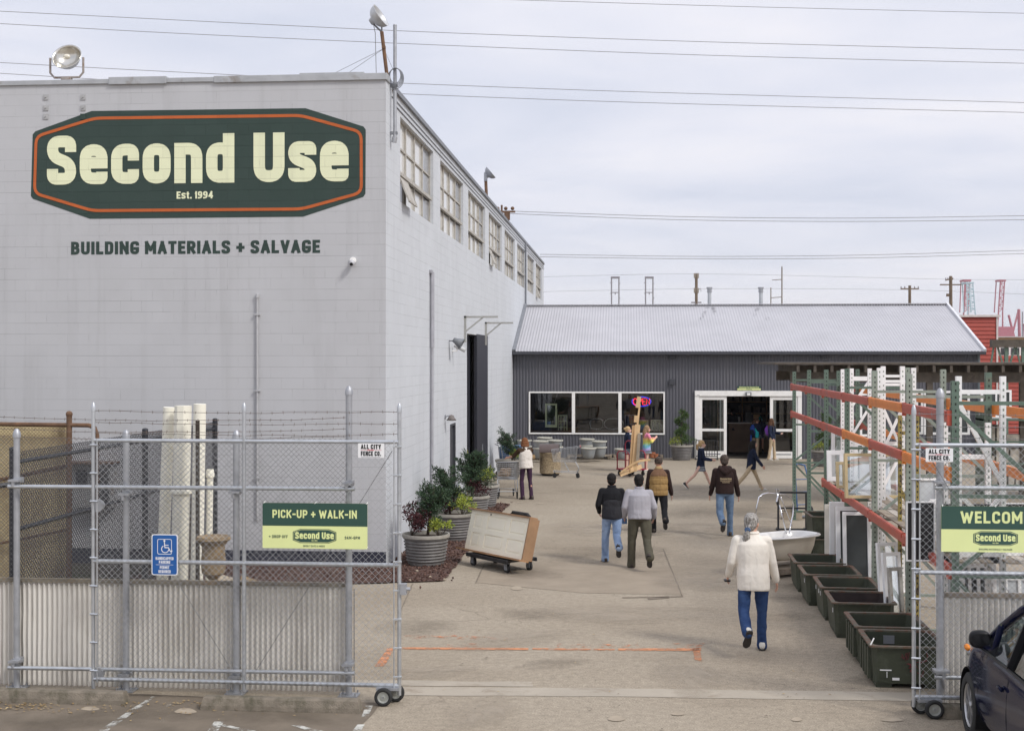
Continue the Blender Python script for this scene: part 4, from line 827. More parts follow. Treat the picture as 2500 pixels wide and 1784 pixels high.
def sash(name, lab, u0, u1, v0, v1, Y, mat, bars, th=.05, fw_=.05, group=None, arch=False, oval=False, glass=None):
    a = atY(u0, v1, Y); c = atY(u1, v0, Y); w = c.x-a.x; h = c.z-a.z
    t = thing(name, lab, 'window sash', (a.x, Y, a.z), 0, group); b = MB()
    b.box(0,w,0,th,0,fw_*1.4); b.box(0,w,0,th,h-fw_,h); b.box(0,fw_,0,th,fw_*1.4,h-fw_); b.box(w-fw_,w,0,th,fw_*1.4,h-fw_)
    nx, nz = bars
    for k in range(1,nx): b.box(w*k/nx-.011,w*k/nx+.011,.008,th-.008,fw_*1.4,h-fw_)
    for k in range(1,nz): b.box(fw_,w-fw_,.006,th-.006,h*k/nz-.011,h*k/nz+.011)
    if arch:
        for k in range(3):
            cx_ = w*(k+.5)/3; b.tube([(cx_-w/6*math.cos(s),th/2,h*.62+w/4*math.sin(s)) for s in [math.pi*j/8 for j in range(9)]], .011, 5)
    b.build('frame', mat, t, bev=.004)
    q = MB(); q.add([(fw_,th/2,fw_),(w-fw_,th/2,fw_),(w-fw_,th/2,h-fw_),(fw_,th/2,h-fw_)], [(0,1,2,3)]); q.build('glass', glass or glassc, t)
    return t
palegr = M('pale_green_paint', (.76,.79,.52), .6, 0, .12, 9)
t = sash('old_window', 'pale green old window sash hanging on a chain behind the shop glass', 1331, 1360, 985, 1043, YS+.12, palegr, (1,1), fw_=.07)
b = MB(); b.tube([(.1,.03,.95),(-.18,.03,1.45)], .006, 4); b.tube([(.36,.03,.95),(.52,.03,1.45)], .006, 4); b.build('chain', galv2, t)
sash('old_window', 'small leaded sash leaning beside the hanging green sash in the shop window', 1362, 1385, 1013, 1058, YS+.45, palegr, (3,3), fw_=.03)
sash('old_window', 'grey white sash with arched tracery standing in the shop window', 1589, 1620, 1025, 1059, YS+.4, palegr, (3,1), fw_=.035, arch=True)
sash('old_window', 'dim sash standing in the shop window behind the stacked boards', 1555, 1583, 1025, 1059, YS+.6, palegr, (1,1), fw_=.03)
sash('old_window', 'dark leaded sash low in the shop window behind the girl with a bun', 1526, 1549, 1012, 1059, YS+.6, greyst, (3,2), fw_=.03)
for k, (u0, u1, lab) in enumerate(((1440,1472,'oval silver mirror frame nearer the middle of the shop window'), (1476,1521,'oval silver mirror frame against the right mullion of the shop window'))):
    a = atY((u0+u1)/2, 1034, YS+.5); t = thing('oval_mirror', lab, 'mirror frame', a, 0, 'oval frames in the shop window'); w = (u1-u0)*51/FOC/2
    b = MB(); b.tube([(w*math.copysign(abs(math.cos(s))**.6, math.cos(s)),0,.2*math.copysign(abs(math.sin(s))**.8, math.sin(s))) for s in [2*math.pi*j/32 for j in range(32)]], .012, 6, True); b.build('rim', chrome, t, smooth=True)
    b = MB(); b.tube([(0,.06,-.2),(0,.06,-.34)], .02, 6); b.build('stand', greyst, t)
# neon OPEN sign behind the glass
p = atY(1566, 980, YS+.12); t = thing('neon_sign', 'lit red and blue neon OPEN sign inside the shop window', 'neon sign', p); s = 50.4/FOC
b = MB(); W2, H2 = 23.0*s, 11.5*s
for a0, a1 in ((R(-28), R(100)), (R(150), R(318))): b.tube([(W2*math.cos(a), -.01, H2*math.sin(a)) for a in [a0+(a1-a0)*j/20 for j in range(21)]], .018, 6)
b.build('blue_ring', neonb, t)
def neon(pts, x): b.tube([(x+q[0]*s, -.02, q[1]*s) for q in pts], .016, 6)
b = MB(); O_ = [(4.6*math.cos(a), 7.5*math.sin(a)) for a in [2*math.pi*j/18 for j in range(19)]]
neon(O_, -15*s); neon([(-3.6,-7.5),(-3.6,7.5),(2,7.5),(3.6,5.5),(3.6,1.5),(2,-.3),(-3.6,-.3)], -4*s); neon([(4,7.5),(-3,7.5),(-3,-7.5),(4,-7.5)], 6*s); neon([(-3,.0),(3,.0)], 6*s); neon([(-3.8,-7.5),(-3.8,7.5),(3.8,-7.5),(3.8,7.5)], 16*s)
b.build('red_letters', neonr, t)
b = MB(); b.tube([(-W2*.6,.02,H2),(-W2*.6,.02,.8)], .006, 4); b.tube([(W2*.6,.02,H2*.8),(W2*.6,.02,.8)], .006, 4); b.build('hanging_wire', wired, t)

# roof pipes on the shop
for (u, lab) in ((1732, 'left metal vent pipe with a flared cap behind the shop ridge'), (1857.5, 'right metal vent pipe with a flared cap behind the shop ridge')):
    Y = YR+.5; p = atY(u, 745, Y); h = atY(u, 700, Y).z-6.0; t = thing('vent_pipe', lab, 'vent pipe', (p.x, Y, 5.9), 0, 'vent pipes on the shop roof')
    b = MB(); b.tube([(0,0,0),(0,0,h-.12)], .078, 16); b.build('pipe', galv, t, auto=40); b = MB(); b.lathe([(.078,h-.16),(.11,h-.12),(.11,h-.08),(.085,h-.06),(.125,h+.04),(.125,h+.08),(0,h+.08)], (0,0,0), 16); b.build('cap', galv2, t, auto=40)
# ------------------------------------------------------------------ fences, gates and their signs
YF, YG = 14.58, 14.28
def barb(mb, p0, p1, sag=.02, seed=0, n=14):
    rg = random.Random(seed); p0 = Vector(p0); p1 = Vector(p1); pts = []
    for i in range(n+1): t = i/n; pts.append(p0.lerp(p1, t) + Vector((0, rg.uniform(-.008,.008), -sag*4*t*(1-t) + rg.uniform(-.007,.007))))
    mb.tube(pts, .0028, 4); L = (p1-p0).length; k = int(L/.12)
    for i in range(k):
        t = (i+.5)/k; j = int(t*n); q = pts[j].lerp(pts[j+1], t*n-j)
        for a in (.9, -.9): v = Vector((rg.uniform(-.4,.4), a*.3, a)).normalized()*.016; mb.tube([q-v, q+v], .002, 3)
def capost(mb, p, z0, z1, r): mb.tube([(p.x,p.y,z0),(p.x,p.y,z1-.02)], r, 14); mb.lathe([(r*1.22,z1-.06),(r*1.22,z1-.02),(r*.95,z1+.015),(r*.5,z1+.04),(0,z1+.045)], (p.x,p.y,0), 14)
fence = thing('chain_link_fence', 'galvanised chain link fence backed with corrugated sheet in front of the block building', 'fence', (atY(41,1681,YF).x, YF, 0))
xs0 = atY(-110,1680,YF).x; xs1 = atY(852,1690,YF).x
for u, vt in ((41,1055),(308,1058),(577,1059),(852,951)):
    p = atY(u, 1690, YF); zt = atY(u, vt, YF).z; b = MB(); capost(b, p, 0, zt, .037)
    b.box(p.x-.11, p.x+.11, YF-.10, YF+.10, .004, .016)
    for a in (-1,1):
        for c in (-1,1): b.cyl((p.x+a*.085, YF+c*.075, .016), (p.x+a*.085, YF+c*.075, .05), .009, .009, 6)
    part(b, 'post', galv2, fence, auto=40)
for v0_, v1_ in ((1187,1192),(1629,1638)):
    a = atY(20, v0_, YF-.09); c = atY(866, v1_, YF-.09); b = MB(); b.tube([a, (c.x, c.y, (a.z+c.z)/2)], .024, 10); part(b, 'track_rail', galv, fence, auto=40)
for u, v in ((41,1172),(308,1205),(577,1200),(852,1180),(41,1612),(308,1645),(577,1650),(852,1620)):
    p = atY(u, v, YF-.05); b = MB(); b.box(p.x-.07, p.x+.05, YF-.13, YF+.02, p.z-.012, p.z+.012); b.cyl((p.x-.02,YF-.10,p.z-.07),(p.x-.02,YF-.10,p.z+.01),.022,.022,8); b.box(p.x-.042,p.x+.042,YF-.045,YF+.045,p.z-.03,p.z+.03); part(b, 'roller_bracket', galv2, fence)
zs = atY(400, 1421, YF+.06).z
b = MB(); k = int((xs1+.02-xs0)/.060*8); rg = random.Random(4); vs = []; fs = []; rows = [.03,.22,.42,.62,.9,zs]
for i in range(k+1):
    x = xs0 + (xs1+.02-xs0)*i/k
    for z in rows: vs.append((x + noise.noise((x*3,z*4,1))*.004, YF+.075-.023*math.sin(2*math.pi*x/.060) + (.012*noise.noise((x*2.3,z*5,7)) + (.02*max(0,noise.noise((x*5,z*7,3))-.25) if .1<z<.8 else 0)), z))
m_ = len(rows)
for i in range(k):
    for j in range(m_-1): fs.append((i*m_+j,(i+1)*m_+j,(i+1)*m_+j+1,i*m_+j+1))
b.add(vs, fs); part(b, 'corrugated_sheet', sheetm, fence, auto=70)
b = MB(); b.box(xs0, xs1+.02, YF+.05, YF+.11, zs-.02, zs+.025); part(b, 'sheet_edge', M('sheet_edge_rust', (.22,.19,.14), .8, 0, .3, 9, dirt=(.30,.2,.09), dscale=3), fence)
b = MB(); zt = atY(300, 1066, YF).z; chainlink(b, (xs0,YF+.04,0), (xs1,YF+.04,0), zs-.05, zt, .06, .0030); part(b, 'mesh', wired, fence)
b = MB(); b.tube([(xs1+.05,YF+.04,.04),(xs1+.05,YF+.04,1.2)], .006, 5); part(b, 'mesh_edge', wired, fence)
for i, (va, vb_) in enumerate(((1012,1020),(1042,1046),(1060,1064))):
    a = atY(-100, va, YF+.02); c = atY(852, vb_, YF+.02); b = MB(); barb(b, a, c, .05, i); part(b, 'barbed_wire', barbm, fence)

def gate(lab, xa, xm, xb, wheel_x, name='sliding_gate', trusses=(), right=False):
    t = thing(name, lab, 'gate', (xa, YG, 0), 0, 'sliding chain link gates')
    zt, zm, zb, zp = 2.885, 1.53, .205, 3.27
    for x in [xa] + ([xm] if xm else []) + [xb]:
        b = MB(); p = Vector((x, YG, 0)); capost(b, p, .10, zp, .022); part(b, 'gate_post', galv, t, auto=40)
    for z in (zt, zm, zb): b = MB(); b.tube([(xa,YG,z),(xb,YG,z)], .024 if z != zt else .022, 10); part(b, 'rail', galv, t, auto=40)
    x0, x1 = min(xa,xb), max(xa,xb)
    b = MB(); chainlink(b, (x0+.05,YG-.03,0), (x1-.05,YG-.03,0), zb-.02, zt+.03, .072, .0029); part(b, 'mesh', wirem, t)
    for x in (x0+.055, x1-.055): b = MB(); b.tube([(x,YG-.03,zb-.03),(x,YG-.03,zt+.02)], .008, 6); part(b, 'tension_bar', galv, t)
    for x in (x0, x1):
        sg = 1 if x == x0 else -1
        for k in range(9): z = zb+.1+(zt-zb-.15)*k/8; b = MB(); b.tube([(x-sg*.03,YG-.02,z),(x+sg*.065,YG-.035,z)], .012, 5); part(b, 'mesh_clip', galv, t)
    for i, z in enumerate((3.22, 3.09, 2.97)): b = MB(); barb(b, (xa,YG,z), (xb,YG,z), .02, i+9+(20 if right else 0)); part(b, 'barbed_wire', barbm if not right else wired, t)
    for q in trusses: b = MB(); b.tube([(q[0],YG-.01,q[1]),(q[2],YG-.01,q[3])], .004, 5); part(b, 'truss_rod', wired, t)
    for dy in (-.10, .10):
        w = MB(); Mw = Matrix.Rotation(R(90), 4, 'X'); c = (wheel_x + (.10 if dy > 0 and not right else 0) - (.10 if dy > 0 and right else 0), YG+dy, .10)
        w.lathe([(.062,-.026),(.085,-.03),(.098,-.02),(.10,0),(.098,.02),(.085,.03),(.062,.026),(.062,-.026)], c, 28, Mw); wh = part(w, 'wheel', rubber, t, smooth=True)
        w = MB(); w.lathe([(0,-.03),(.018,-.03),(.02,-.012),(.045,-.012),(.052,-.022),(.064,-.024),(.064,.024),(.052,.022),(.045,.012),(.02,.012),(.018,.03),(0,.03)], c, 24, Mw); w.build('hub', M('wheel_hub', (.42,.43,.40), .45, .5), wh, auto=35)
    b = MB(); b.box(wheel_x-.09, wheel_x+.16, YG-.06, YG+.06, .16, .19) if not right else b.box(wheel_x-.16, wheel_x+.09, YG-.06, YG+.06, .16, .19); b.tube([(wheel_x,YG-.13,.10),(wheel_x,YG+.02,.10)], .012, 8); part(b, 'axle_bracket', galv2, t)
    return t
gx = lambda u: atY(u, 1400, YG).x
def gz(u, v): q = atY(u, v, YG); return (q.x, q.z)
g1 = gate('left sliding chain link gate rolled open in front of the corrugated fence', gx(228), gx(596), gx(975), gx(940), trusses=[gz(435,1420)+gz(560,1624), gz(757,1428)+gz(626,1635), gz(958,1100)+gz(784,1380)])
for z in (2.03, .12): b = MB(); b.lathe([(0,-.03),(.07,-.03),(.075,-.01),(.05,0),(.075,.01),(.07,.03),(0,.03)], (gx(222),YF-.10,z+.1), 18, Matrix.Rotation(R(90),4,'X')); part(b, 'guide_roller', galv2, g1, auto=40)
b = MB(); p = atY(984,1437,YG); b.box(p.x-.03,p.x+.04,YG-.04,YG+.04,p.z-.06,p.z+.06); b.cyl((p.x+.03,YG,p.z),(p.x+.08,YG,p.z),.02,.02,8); part(b, 'latch', galv2, g1)
g2 = gate('right sliding chain link gate standing open beside the dark car', gx(2231), None, gx(3000), gx(2276), right=True, trusses=[gz(2385,1335)+gz(2480,1470), gz(2260,1100)+gz(2400,1330)])
f2 = thing('chain_link_fence', 'galvanised fence post and corrugated sheet behind the right gate', 'fence', (atY(2295,1700,YF).x, YF, 0))
for u, vt in ((2295,957),(2700,957)): p = atY(u, 1690, YF); b = MB(); capost(b, p, 0, atY(u, vt, YF).z, .040); part(b, 'post', galv2, f2, auto=40)
for v in (1190, 1652): a = atY(2282, v, YF-.09); b = MB(); b.tube([a,(a.x+3.4,a.y,a.z)], .024, 10); part(b, 'track_rail', galv, f2, auto=40)
for v in (1176, 1636): p = atY(2295, v, YF-.05); b = MB(); b.box(p.x-.07,p.x+.09,YF-.13,YF+.02,p.z-.012,p.z+.012); b.cyl((p.x+.03,YF-.1,p.z-.08),(p.x+.03,YF-.1,p.z+.01),.022,.022,8); part(b, 'roller_bracket', galv2, f2)
a = atY(2303, 1452, YF+.07); b = MB(); corr_wall(b, a.x, a.x+3.2, .02, a.z, YF+.075, .060, .02); part(b, 'corrugated_sheet', sheetm, f2, auto=70)
b = MB(); b.box(a.x, a.x+3.2, YF+.05, YF+.11, a.z-.02, a.z+.03); part(b, 'sheet_edge', oldwood, f2)
b = MB(); chainlink(b, (a.x,YF+.04,0), (a.x+3.2,YF+.04,0), 1.2, 2.8, .06, .0018); part(b, 'mesh', wired, f2)
# signs wired to the gates
def plate(name, lab, u0, u1, v0, v1, Y, mat, cat='sign', r=.012, group=None):
    a = atY(u0, v1, Y); c = atY(u1, v0, Y); t = thing(name, lab, cat, (a.x, Y, a.z), 0, group); w = c.x-a.x; h = c.z-a.z
    b = MB(); sheet(b, Matrix.Translation((0,.004,0)) @ Matrix.Rotation(R(90),4,'X'), w, h, .004, 0, r); b.build('sign_board', mat, t, fix=True)
    return t, w, h
SM = lambda x, z, y=-.0012: Matrix.Translation((x, y, z)) @ Matrix.Rotation(R(90), 4, 'X')
def rect(mb, x0, x1, z0, z1, y): mb.add([(x0,y,z0),(x1,y,z0),(x1,y,z1),(x0,y,z1)], [(0,1,2,3)])
YSN = YG - .062
def logo(t, x, z, w, h, sub):
    """small octagonal badge with the shop's lettering"""
    def octa(k, kz): return [(x+w/2+(px-.5)*w*k, z+h/2+(pz-.5)*h*kz) for px, pz in ((.17,0),(.83,0),(1,.2),(1,.8),(.83,1),(.17,1),(0,.8),(0,.2))]
    b = MB(); b.poly([(p[0],-.0010,p[1]) for p in octa(1,1)]); o = b.build('badge', signgr, t)
    b = MB(); P_ = [Vector(p) for p in octa(.95,.90)]; stroke(b, P_, h*.025, True, Matrix.Identity(4), SM(0,0,-.0016), 0, 1, 0); b.build('badge_line', signlm, o)
    b = MB(); text(b, 'Second Use', SM(x+w*.055, z+h*.30,-.0016), h*.48, .238, 1.07, .075, w*.89, .3); b.build('badge_lettering', signlm, o)
    b = MB(); text(b, 'Est. 1994', SM(x+w*.5, z+h*.14,-.0016), h*.09, .2, 1, .12, w*.13, .3, align='c'); b.build('badge_date', signlm, o)
def twoband(name, lab, u0, u1, v0, v1, line1, cap0, lo, texts, lg):
    t, w, h = plate(name, lab, u0, u1, v0, v1, YSN, signlm, r=.004)
    b = MB(); rect(b, 0, w, h*.495, h, -.0008); b.build('upper_band', signgr, t)
    b = MB(); text(b, line1, SM(w*lo[0], h*cap0[0]), h*cap0[1], .2, 1.1, .14, w*(lo[1]-lo[0]), .28); b.build('lettering', signlm, t)
    for s_, x, z, hh, ww in texts: b = MB(); text(b, s_, SM(w*x, h*z), h*hh, .18, 1, .18, w*ww, .28); b.build('small_lettering', signgr, t)
    logo(t, w*lg[0], h*lg[1], w*lg[2], h*lg[3], None)
    b = MB()
    for x in (.01, .5, .99):
        for z in (.01, .99): b.tube([(w*x,-.004,h*z),(w*x+.01,.03,h*z+.015)], .004, 5)
    b.build('cable_tie', whitep, t); return t
twoband('gate_sign', 'green and lime PICK-UP + WALK-IN sign on the left gate', 641, 897, 1229, 1337, 'PICK-UP + WALK-IN', (.67,.18), (.095,.90), [('< DROP OFF', .062,.225,.065,.18), ('9AM-6PM', .785,.215,.065,.145), ('OPEN 7 DAYS A WEEK', .39,.035,.042,.205)], (.29,.12,.415,.31))
twoband('gate_sign', 'green and lime WELCOME sign on the right gate, cut by the picture edge', 2298, 2564, 1237, 1346, 'WELCOME', (.63,.26), (.178,.825), [('BUILDING MATERIALS + SALVAGE', .348,.045,.038,.305)], (.295,.145,.41,.315))
for lab, q in (('small white fence company plate near the corner of the left gate', (874,938,1082,1117)), ('small white fence company plate near the corner of the right gate', (2260,2327,1094,1127))):
    t, w, h = plate('fence_plate', lab, *q, YSN+.008, signwh, group='fence company plates')
    b = MB(); text(b, 'ALL CITY', SM(w*.11,h*.60), h*.33, .24, .95, .10, w*.77, .22); text(b, 'FENCE CO.', SM(w*.11,h*.13), h*.33, .24, .95, .10, w*.77, .22); b.build('lettering', signbk, t)
    b = MB(); rect(b, w*.1, w*.9, h*.515, h*.535, -.001); stroke(b, [Vector((w*(.36+.03*k), h*(.525+(.05 if k % 2 else -.03)))) for k in range(9)], h*.03, False, Matrix.Identity(4), SM(0,0,-.0014), 0, 1, 0); b.build('red_line', signrd, t)
    b = MB(); rect(b, w*.12, w*.86, h*.05, h*.075, -.001); b.build('fine_print', greyst, t)
t, w, h = plate('parking_sign', 'blue and white handicapped parking permit required sign on the left gate', 370, 434, 1304, 1403, YSN, signwh, r=.03)
b = MB(); sheet(b, SM(w*.035, h*.022, -.0001), w*.93, h*.956, .0012, 0, .024); b.build('blue_field', signbl, t, fix=True)
b = MB(); zz = -.0016
stroke(b, round_poly([(w*.235,h*.515,.02),(w*.765,h*.515,.02),(w*.765,h*.88,.02),(w*.235,h*.88,.02)], True), .006, True, Matrix.Identity(4), SM(0,0,zz), 0, 1, 0)
S_ = h*.30; X0, Z0 = w*.33, h*.55
Q_ = lambda *pts: [Vector((X0+x*S_, Z0+z*S_)) for x, z in pts]
stroke(b, [Vector((X0+(.42+.30*math.cos(a))*S_, Z0+(.30+.29*math.sin(a))*S_)) for a in [R(125)+R(225)*k/16 for k in range(17)]], .0085, False, Matrix.Identity(4), SM(0,0,zz), 0, 1, 0)
stroke(b, Q_((.36,.84),(.40,.42),(.70,.42),(.86,.10),(1.0,.16)), .0095, False, Matrix.Translation((0,0,.0008)), SM(0,0,zz), 0, 1, 0); stroke(b, Q_((.40,.62),(.68,.62)), .008, False, Matrix.Translation((0,0,.0014)), SM(0,0,zz), 0, 1, 0)
b.add([SM(0,0,zz-.002) @ Vector((X0+(.36+.085*math.cos(a))*S_, Z0+(.97+.085*math.sin(a))*S_, 0)) for a in [k*math.pi/6 for k in range(12)]], [tuple(range(12))])
b.build('wheelchair_symbol', signwh, t)
b = MB()
for s_, z, ww in (('HANDICAPPED',.375,.68),('PARKING',.285,.43),('PERMIT',.155,.36),('REQUIRED',.055,.46)): text(b, s_, SM(w*(.5-ww/2),h*z,-.0016), h*.072, .2, .9, .12, w*ww, .25)
rect(b, w*.17, w*.83, h*.252, h*.260, -.0016); b.build('lettering', signwh, t)
# parking stops
for k, (u0, u1, vb, lab) in enumerate(((-92,310,1718,'long mossy concrete parking stop at the far left below the fence'), (482,882,1738,'concrete parking stop in front of the left gate'), (2273,2700,1754,'concrete parking stop beside the dark car'))):
    a = gp(u0, vb); c = gp(u1, vb); yb = (a.y+c.y)/2 if k < 2 else a.y; t = thing('parking_stop', lab, 'parking stop', (a.x, yb, .0)); L = c.x-a.x
    b = MB(); sec = [(0,.004),(.005,.055),(.03,.125),(.05,.14),(.13,.14),(.15,.125),(.17,.06),(.175,.004)]; nseg = 14; vs = []; fs = []
    for i in range(nseg+1):
        x = L*i/nseg; e_ = .03 if i in (0,nseg) else 0
        for y, z in sec: n_ = noise.noise((x*4+k*9, y*20, z*20))*.006; vs.append((x + (e_ if i == 0 else -e_)*(z/.14), y+n_, max(.004, z+n_)))
    m_ = len(sec)
    for i in range(nseg):
        for j in range(m_-1): fs.append((i*m_+j,(i+1)*m_+j,(i+1)*m_+j+1,i*m_+j+1))
    fs += [tuple(range(m_))[::-1], tuple(nseg*m_+j for j in range(m_))]; b.add(vs, fs); b.build('kerb_block', concs, t, fix=True)
# black vinyl fence running back to the wall, and things stored behind the fence
p0 = atD(32, 1105, 15.7); p1 = atD(525, 1027, 23.3); t = thing('black_fence', 'black coated chain link fence running back to the block wall', 'fence', (p0.x, p0.y, 0))
dF = Vector((p1.x-p0.x, p1.y-p0.y, 0)); mid = p0 + dF*.56
for q in (p0, mid, p1): b = MB(); b.tube([(q.x,q.y,0),(q.x,q.y,2.72)], .045, 10); b.ball((q.x,q.y,2.72), .05, .05, .03, 10, 6); part(b, 'post', blackm, t, auto=40)
for z in (2.56, 1.75, .45): b = MB(); b.tube([(p0.x,p0.y,z),(p1.x,p1.y,z)], .028, 8); part(b, 'rail', blackm, t, auto=40)
b = MB(); chainlink(b, (p0.x,p0.y,0), (p1.x,p1.y,0), .08, 2.70, .062, .0055); part(b, 'mesh', blackm, t)
b = MB(); q = p0 - dF*.2; b.tube([(q.x-1.6,q.y,2.2),(p0.x,p0.y,2.3)], .03, 8); b.tube([(q.x-1.6,q.y,.5),(p0.x,p0.y,.6)], .03, 8); part(b, 'side_rail', blackm, t, auto=40)
def pcol(lab, u, v, ub, D, r, n=24, square=False, slot=False, collar=None):
    top = atD(u, v, D); bot = gp(ub, 876+12160/D-4); t = thing('porch_column', lab, 'column', (bot.x, bot.y, 0), 0, 'salvaged columns behind the fence')
    d = top - Vector((bot.x, bot.y, 0)); b = MB()
    if square:
        vs = []
        ring = [(r*math.cos(a)*(1.0 if k % 2 else .93), r*math.sin(a)*(1.0 if k % 2 else .93)) for k, a in enumerate([2*math.pi*k/16 for k in range(16)])]
        b.add([(x,y,.02) for x, y in ring] + [(x+d.x,y+d.y,d.z) for x, y in ring], [(i,(i+1)%16,16+(i+1)%16,16+i) for i in range(16)] + [tuple(range(16,32))])
    else: b.tube([(0,0,.02), d], r, n)
    b.build('shaft', creamp, t, auto=30)
    if collar:
        b = MB(); c = d*(collar/d.z); b.lathe([(r,-.05),(r*1.3,-.04),(r*1.35,.0),(r*1.25,.02),(r*1.1,.06),(r,.07)], c, 20); b.build('collar', creamp, t, auto=40)
    if slot: b = MB(); b.bar(d*.02+Vector((.055,-r*.99,0)), d*.93+Vector((-.0,-r*.99,0)), .055, .012, (0,1,0)); b.build('open_slot', M('slot_dark', (.05,.04,.03), .9), t)
    return t
pcol('leftmost round white column leaning behind the blue parking sign', 413, 994, 392, 18.6, .082)
pcol('fluted cream column with a collar second from the left behind the fence', 447, 990, 436, 18.4, .118, square=True, collar=1.95)
pcol('round white column with a long dark slot behind the fence', 488, 986, 478, 18.0, .085, slot=True)
pcol('short slim white column at the right of the leaning columns', 513, 1148, 508, 18.2, .045, square=True, collar=2.2)
t = thing('dark_plank', 'dark weathered plank standing between the white columns', 'plank', gp(459,1500)); b = MB(); b.bar((0,0,.02),(.08,.1,2.5),.05,.09,(0,1,0)); b.build('board', darkwood, t)
p = gp(521, 876+12160/17.4); t = thing('stone_urn', 'stained cast stone garden urn behind the fence beside the columns', 'urn', (p.x, p.y, 0))
b = MB(); b.box(-.16,.16,-.16,.16,.0,.725); b.build('pedestal', stonep, t); b = MB(); b.lathe([(.13,.35),(.13,.39),(.07,.44),(.06,.50),(.10,.54),(.15,.58),(.165,.72),(.15,.86),(.15,.93),(.19,1.0),(.235,1.03),(.22,1.07),(.15,1.04),(.0,.95)], (0,0,.38), 22); b.build('urn_body', stonep, t, auto=35)
for u, w_, lab in ((562,.55,'pale carved stone block low behind the fence'),(605,.4,'brown stone block low behind the fence right of the urn')):
    p = gp(u, 876+12160/18.2); t = thing('stone_block', lab, 'stone block', (p.x,p.y,0)); b = MB(); b.obox(Matrix.Translation((0,0,.45)) @ Euler((.1,.35,.3)).to_matrix().to_4x4(), w_, .35, .55); b.build('block', (patchm, stonep)[u > 600], t, bev=.03)
# ------------------------------------------------------------------ pallet racking
UU = [1939,1975,2017,2068,2135,2219,2331]
FP = []
for u in UU: D = 11129/(u-1580); q = atD(u, V0, D); FP.append(Vector((q.x, q.y, 0)))
rd_ = (FP[-1]-FP[0]).normalized(); rn = Vector((-rd_.y, rd_.x, 0))
if rn.x < 0: rn = -rn
rack = thing('pallet_rack', 'long open pallet rack of green uprights and red and orange beams', 'rack', FP[0])
def upright(par, p, h, mats, w=.078):
    b = MB(); b.box(p.x-w/2, p.x+w/2, p.y-w/2, p.y+w/2, .012, h, 0); b.box(p.x-.07, p.x+.07, p.y-.07, p.y+.07, .004, .012, 0)
    for k in range(int(h/.0762)):
        z = .09 + k*.0762
        if z > h-.03: break
        for s_ in (0,):
            b.add([(p.x-.009,p.y-w/2-.0015,z-.014),(p.x+.009,p.y-w/2-.0015,z-.014),(p.x+.009,p.y-w/2-.0015,z+.014),(p.x-.009,p.y-w/2-.0015,z+.014)], [(0,1,2,3)], 1)
            b.add([(p.x-w/2-.0015,p.y+.009,z-.014),(p.x-w/2-.0015,p.y-.009,z-.014),(p.x-w/2-.0015,p.y-.009,z+.014),(p.x-w/2-.0015,p.y+.009,z+.014)], [(0,1,2,3)], 1)
    return part(b, 'upright', mats, par)
HT = [3.5,3.56,3.59,3.63,3.62,3.6,3.55]; gm = [greenr,greenr,greenr,greenr,greeng,greeng,greenr]
def braces(par, a, c, h, mat, seq, w=.042):
    for za, zc in seq:
        if max(za, zc) > h: continue
        b = MB(); b.bar((a.x,a.y,za),(c.x,c.y,zc), w, w, (0,1,0)); part(b, 'brace', mat, par)
for i, p in enumerate(FP):
    q = p + rn*1.02; m = gm[i]
    upright(rack, p, HT[i], (m, holem)); upright(rack, q, HT[i]+.02, (gm[(i+1)%7], holem))
    braces(rack, p + rn*.04, q - rn*.04, HT[i], m, [(.2,.2),(1.35,1.35),(2.25,2.25),(3.3,3.3),(3.2,2.32),(1.42,2.18),(1.28,.28)])
def beam(par, p, q, ztop, mat, off, h=.125):
    a = p + off; c = q + off; d = (c-a).normalized()
    b = MB(); b.bar((a+d*.03)+Vector((0,0,ztop-h/2)), (c-d*.03)+Vector((0,0,ztop-h/2)), .05, h); o_ = off.normalized(); b.bar((a+d*.03)+o_*.012+Vector((0,0,ztop-h*.28)), (c-d*.03)+o_*.012+Vector((0,0,ztop-h*.28)), .05, h*.4)
    o = part(b, 'beam', mat, par)
    for e_, s_ in ((a, 1), (c, -1)):
        b = MB(); b.bar(e_+d*.005*s_+Vector((0,0,ztop+.01)), e_+d*.005*s_+Vector((0,0,ztop-h-.04)), .055, .05, (1,0,0)); b.build('end_plate', mat, o)
R_, O_ = redb, orangeb; fo = -rn*.062; bo = rn*.062
for z, cols in ((3.21, [R_,R_,R_,R_,O_,R_]), (2.57, [R_,R_,R_,O_,R_,O_]), (1.48, [None,None,R_,R_,R_,R_])):
    for i, m in enumerate(cols):
        if m: beam(rack, FP[i], FP[i+1], z, m, fo)
for z, cols in ((3.20, [R_,O_,O_,O_,O_,O_]), (2.45, [R_,R_,O_,R_,O_,O_]), (1.48, [None,None,R_,O_,R_,O_])):
    for i, m in enumerate(cols):
        if m: beam(rack, FP[i]+rn*1.02, FP[i+1]+rn*1.02, z, m, bo)
for i in range(2, 6):
    a, c = FP[i], FP[i+1]; n = 7
    for k in range(n):
        t0 = .03 + k*(1.0/n); o_ = rn*t0
        if (i+k) % 5 == 3: continue
        b = MB(); b.bar(a+o_+rd_*.06+rn*.06+Vector((0,0,1.492)), c+o_-rd_*.06+rn*.06+Vector((0,0,1.492)), .125, .022); part(b, 'deck_board', (oldwood, M('pale_board', (.52,.47,.40), .8, 0, .15, 4))[k % 2], rack)
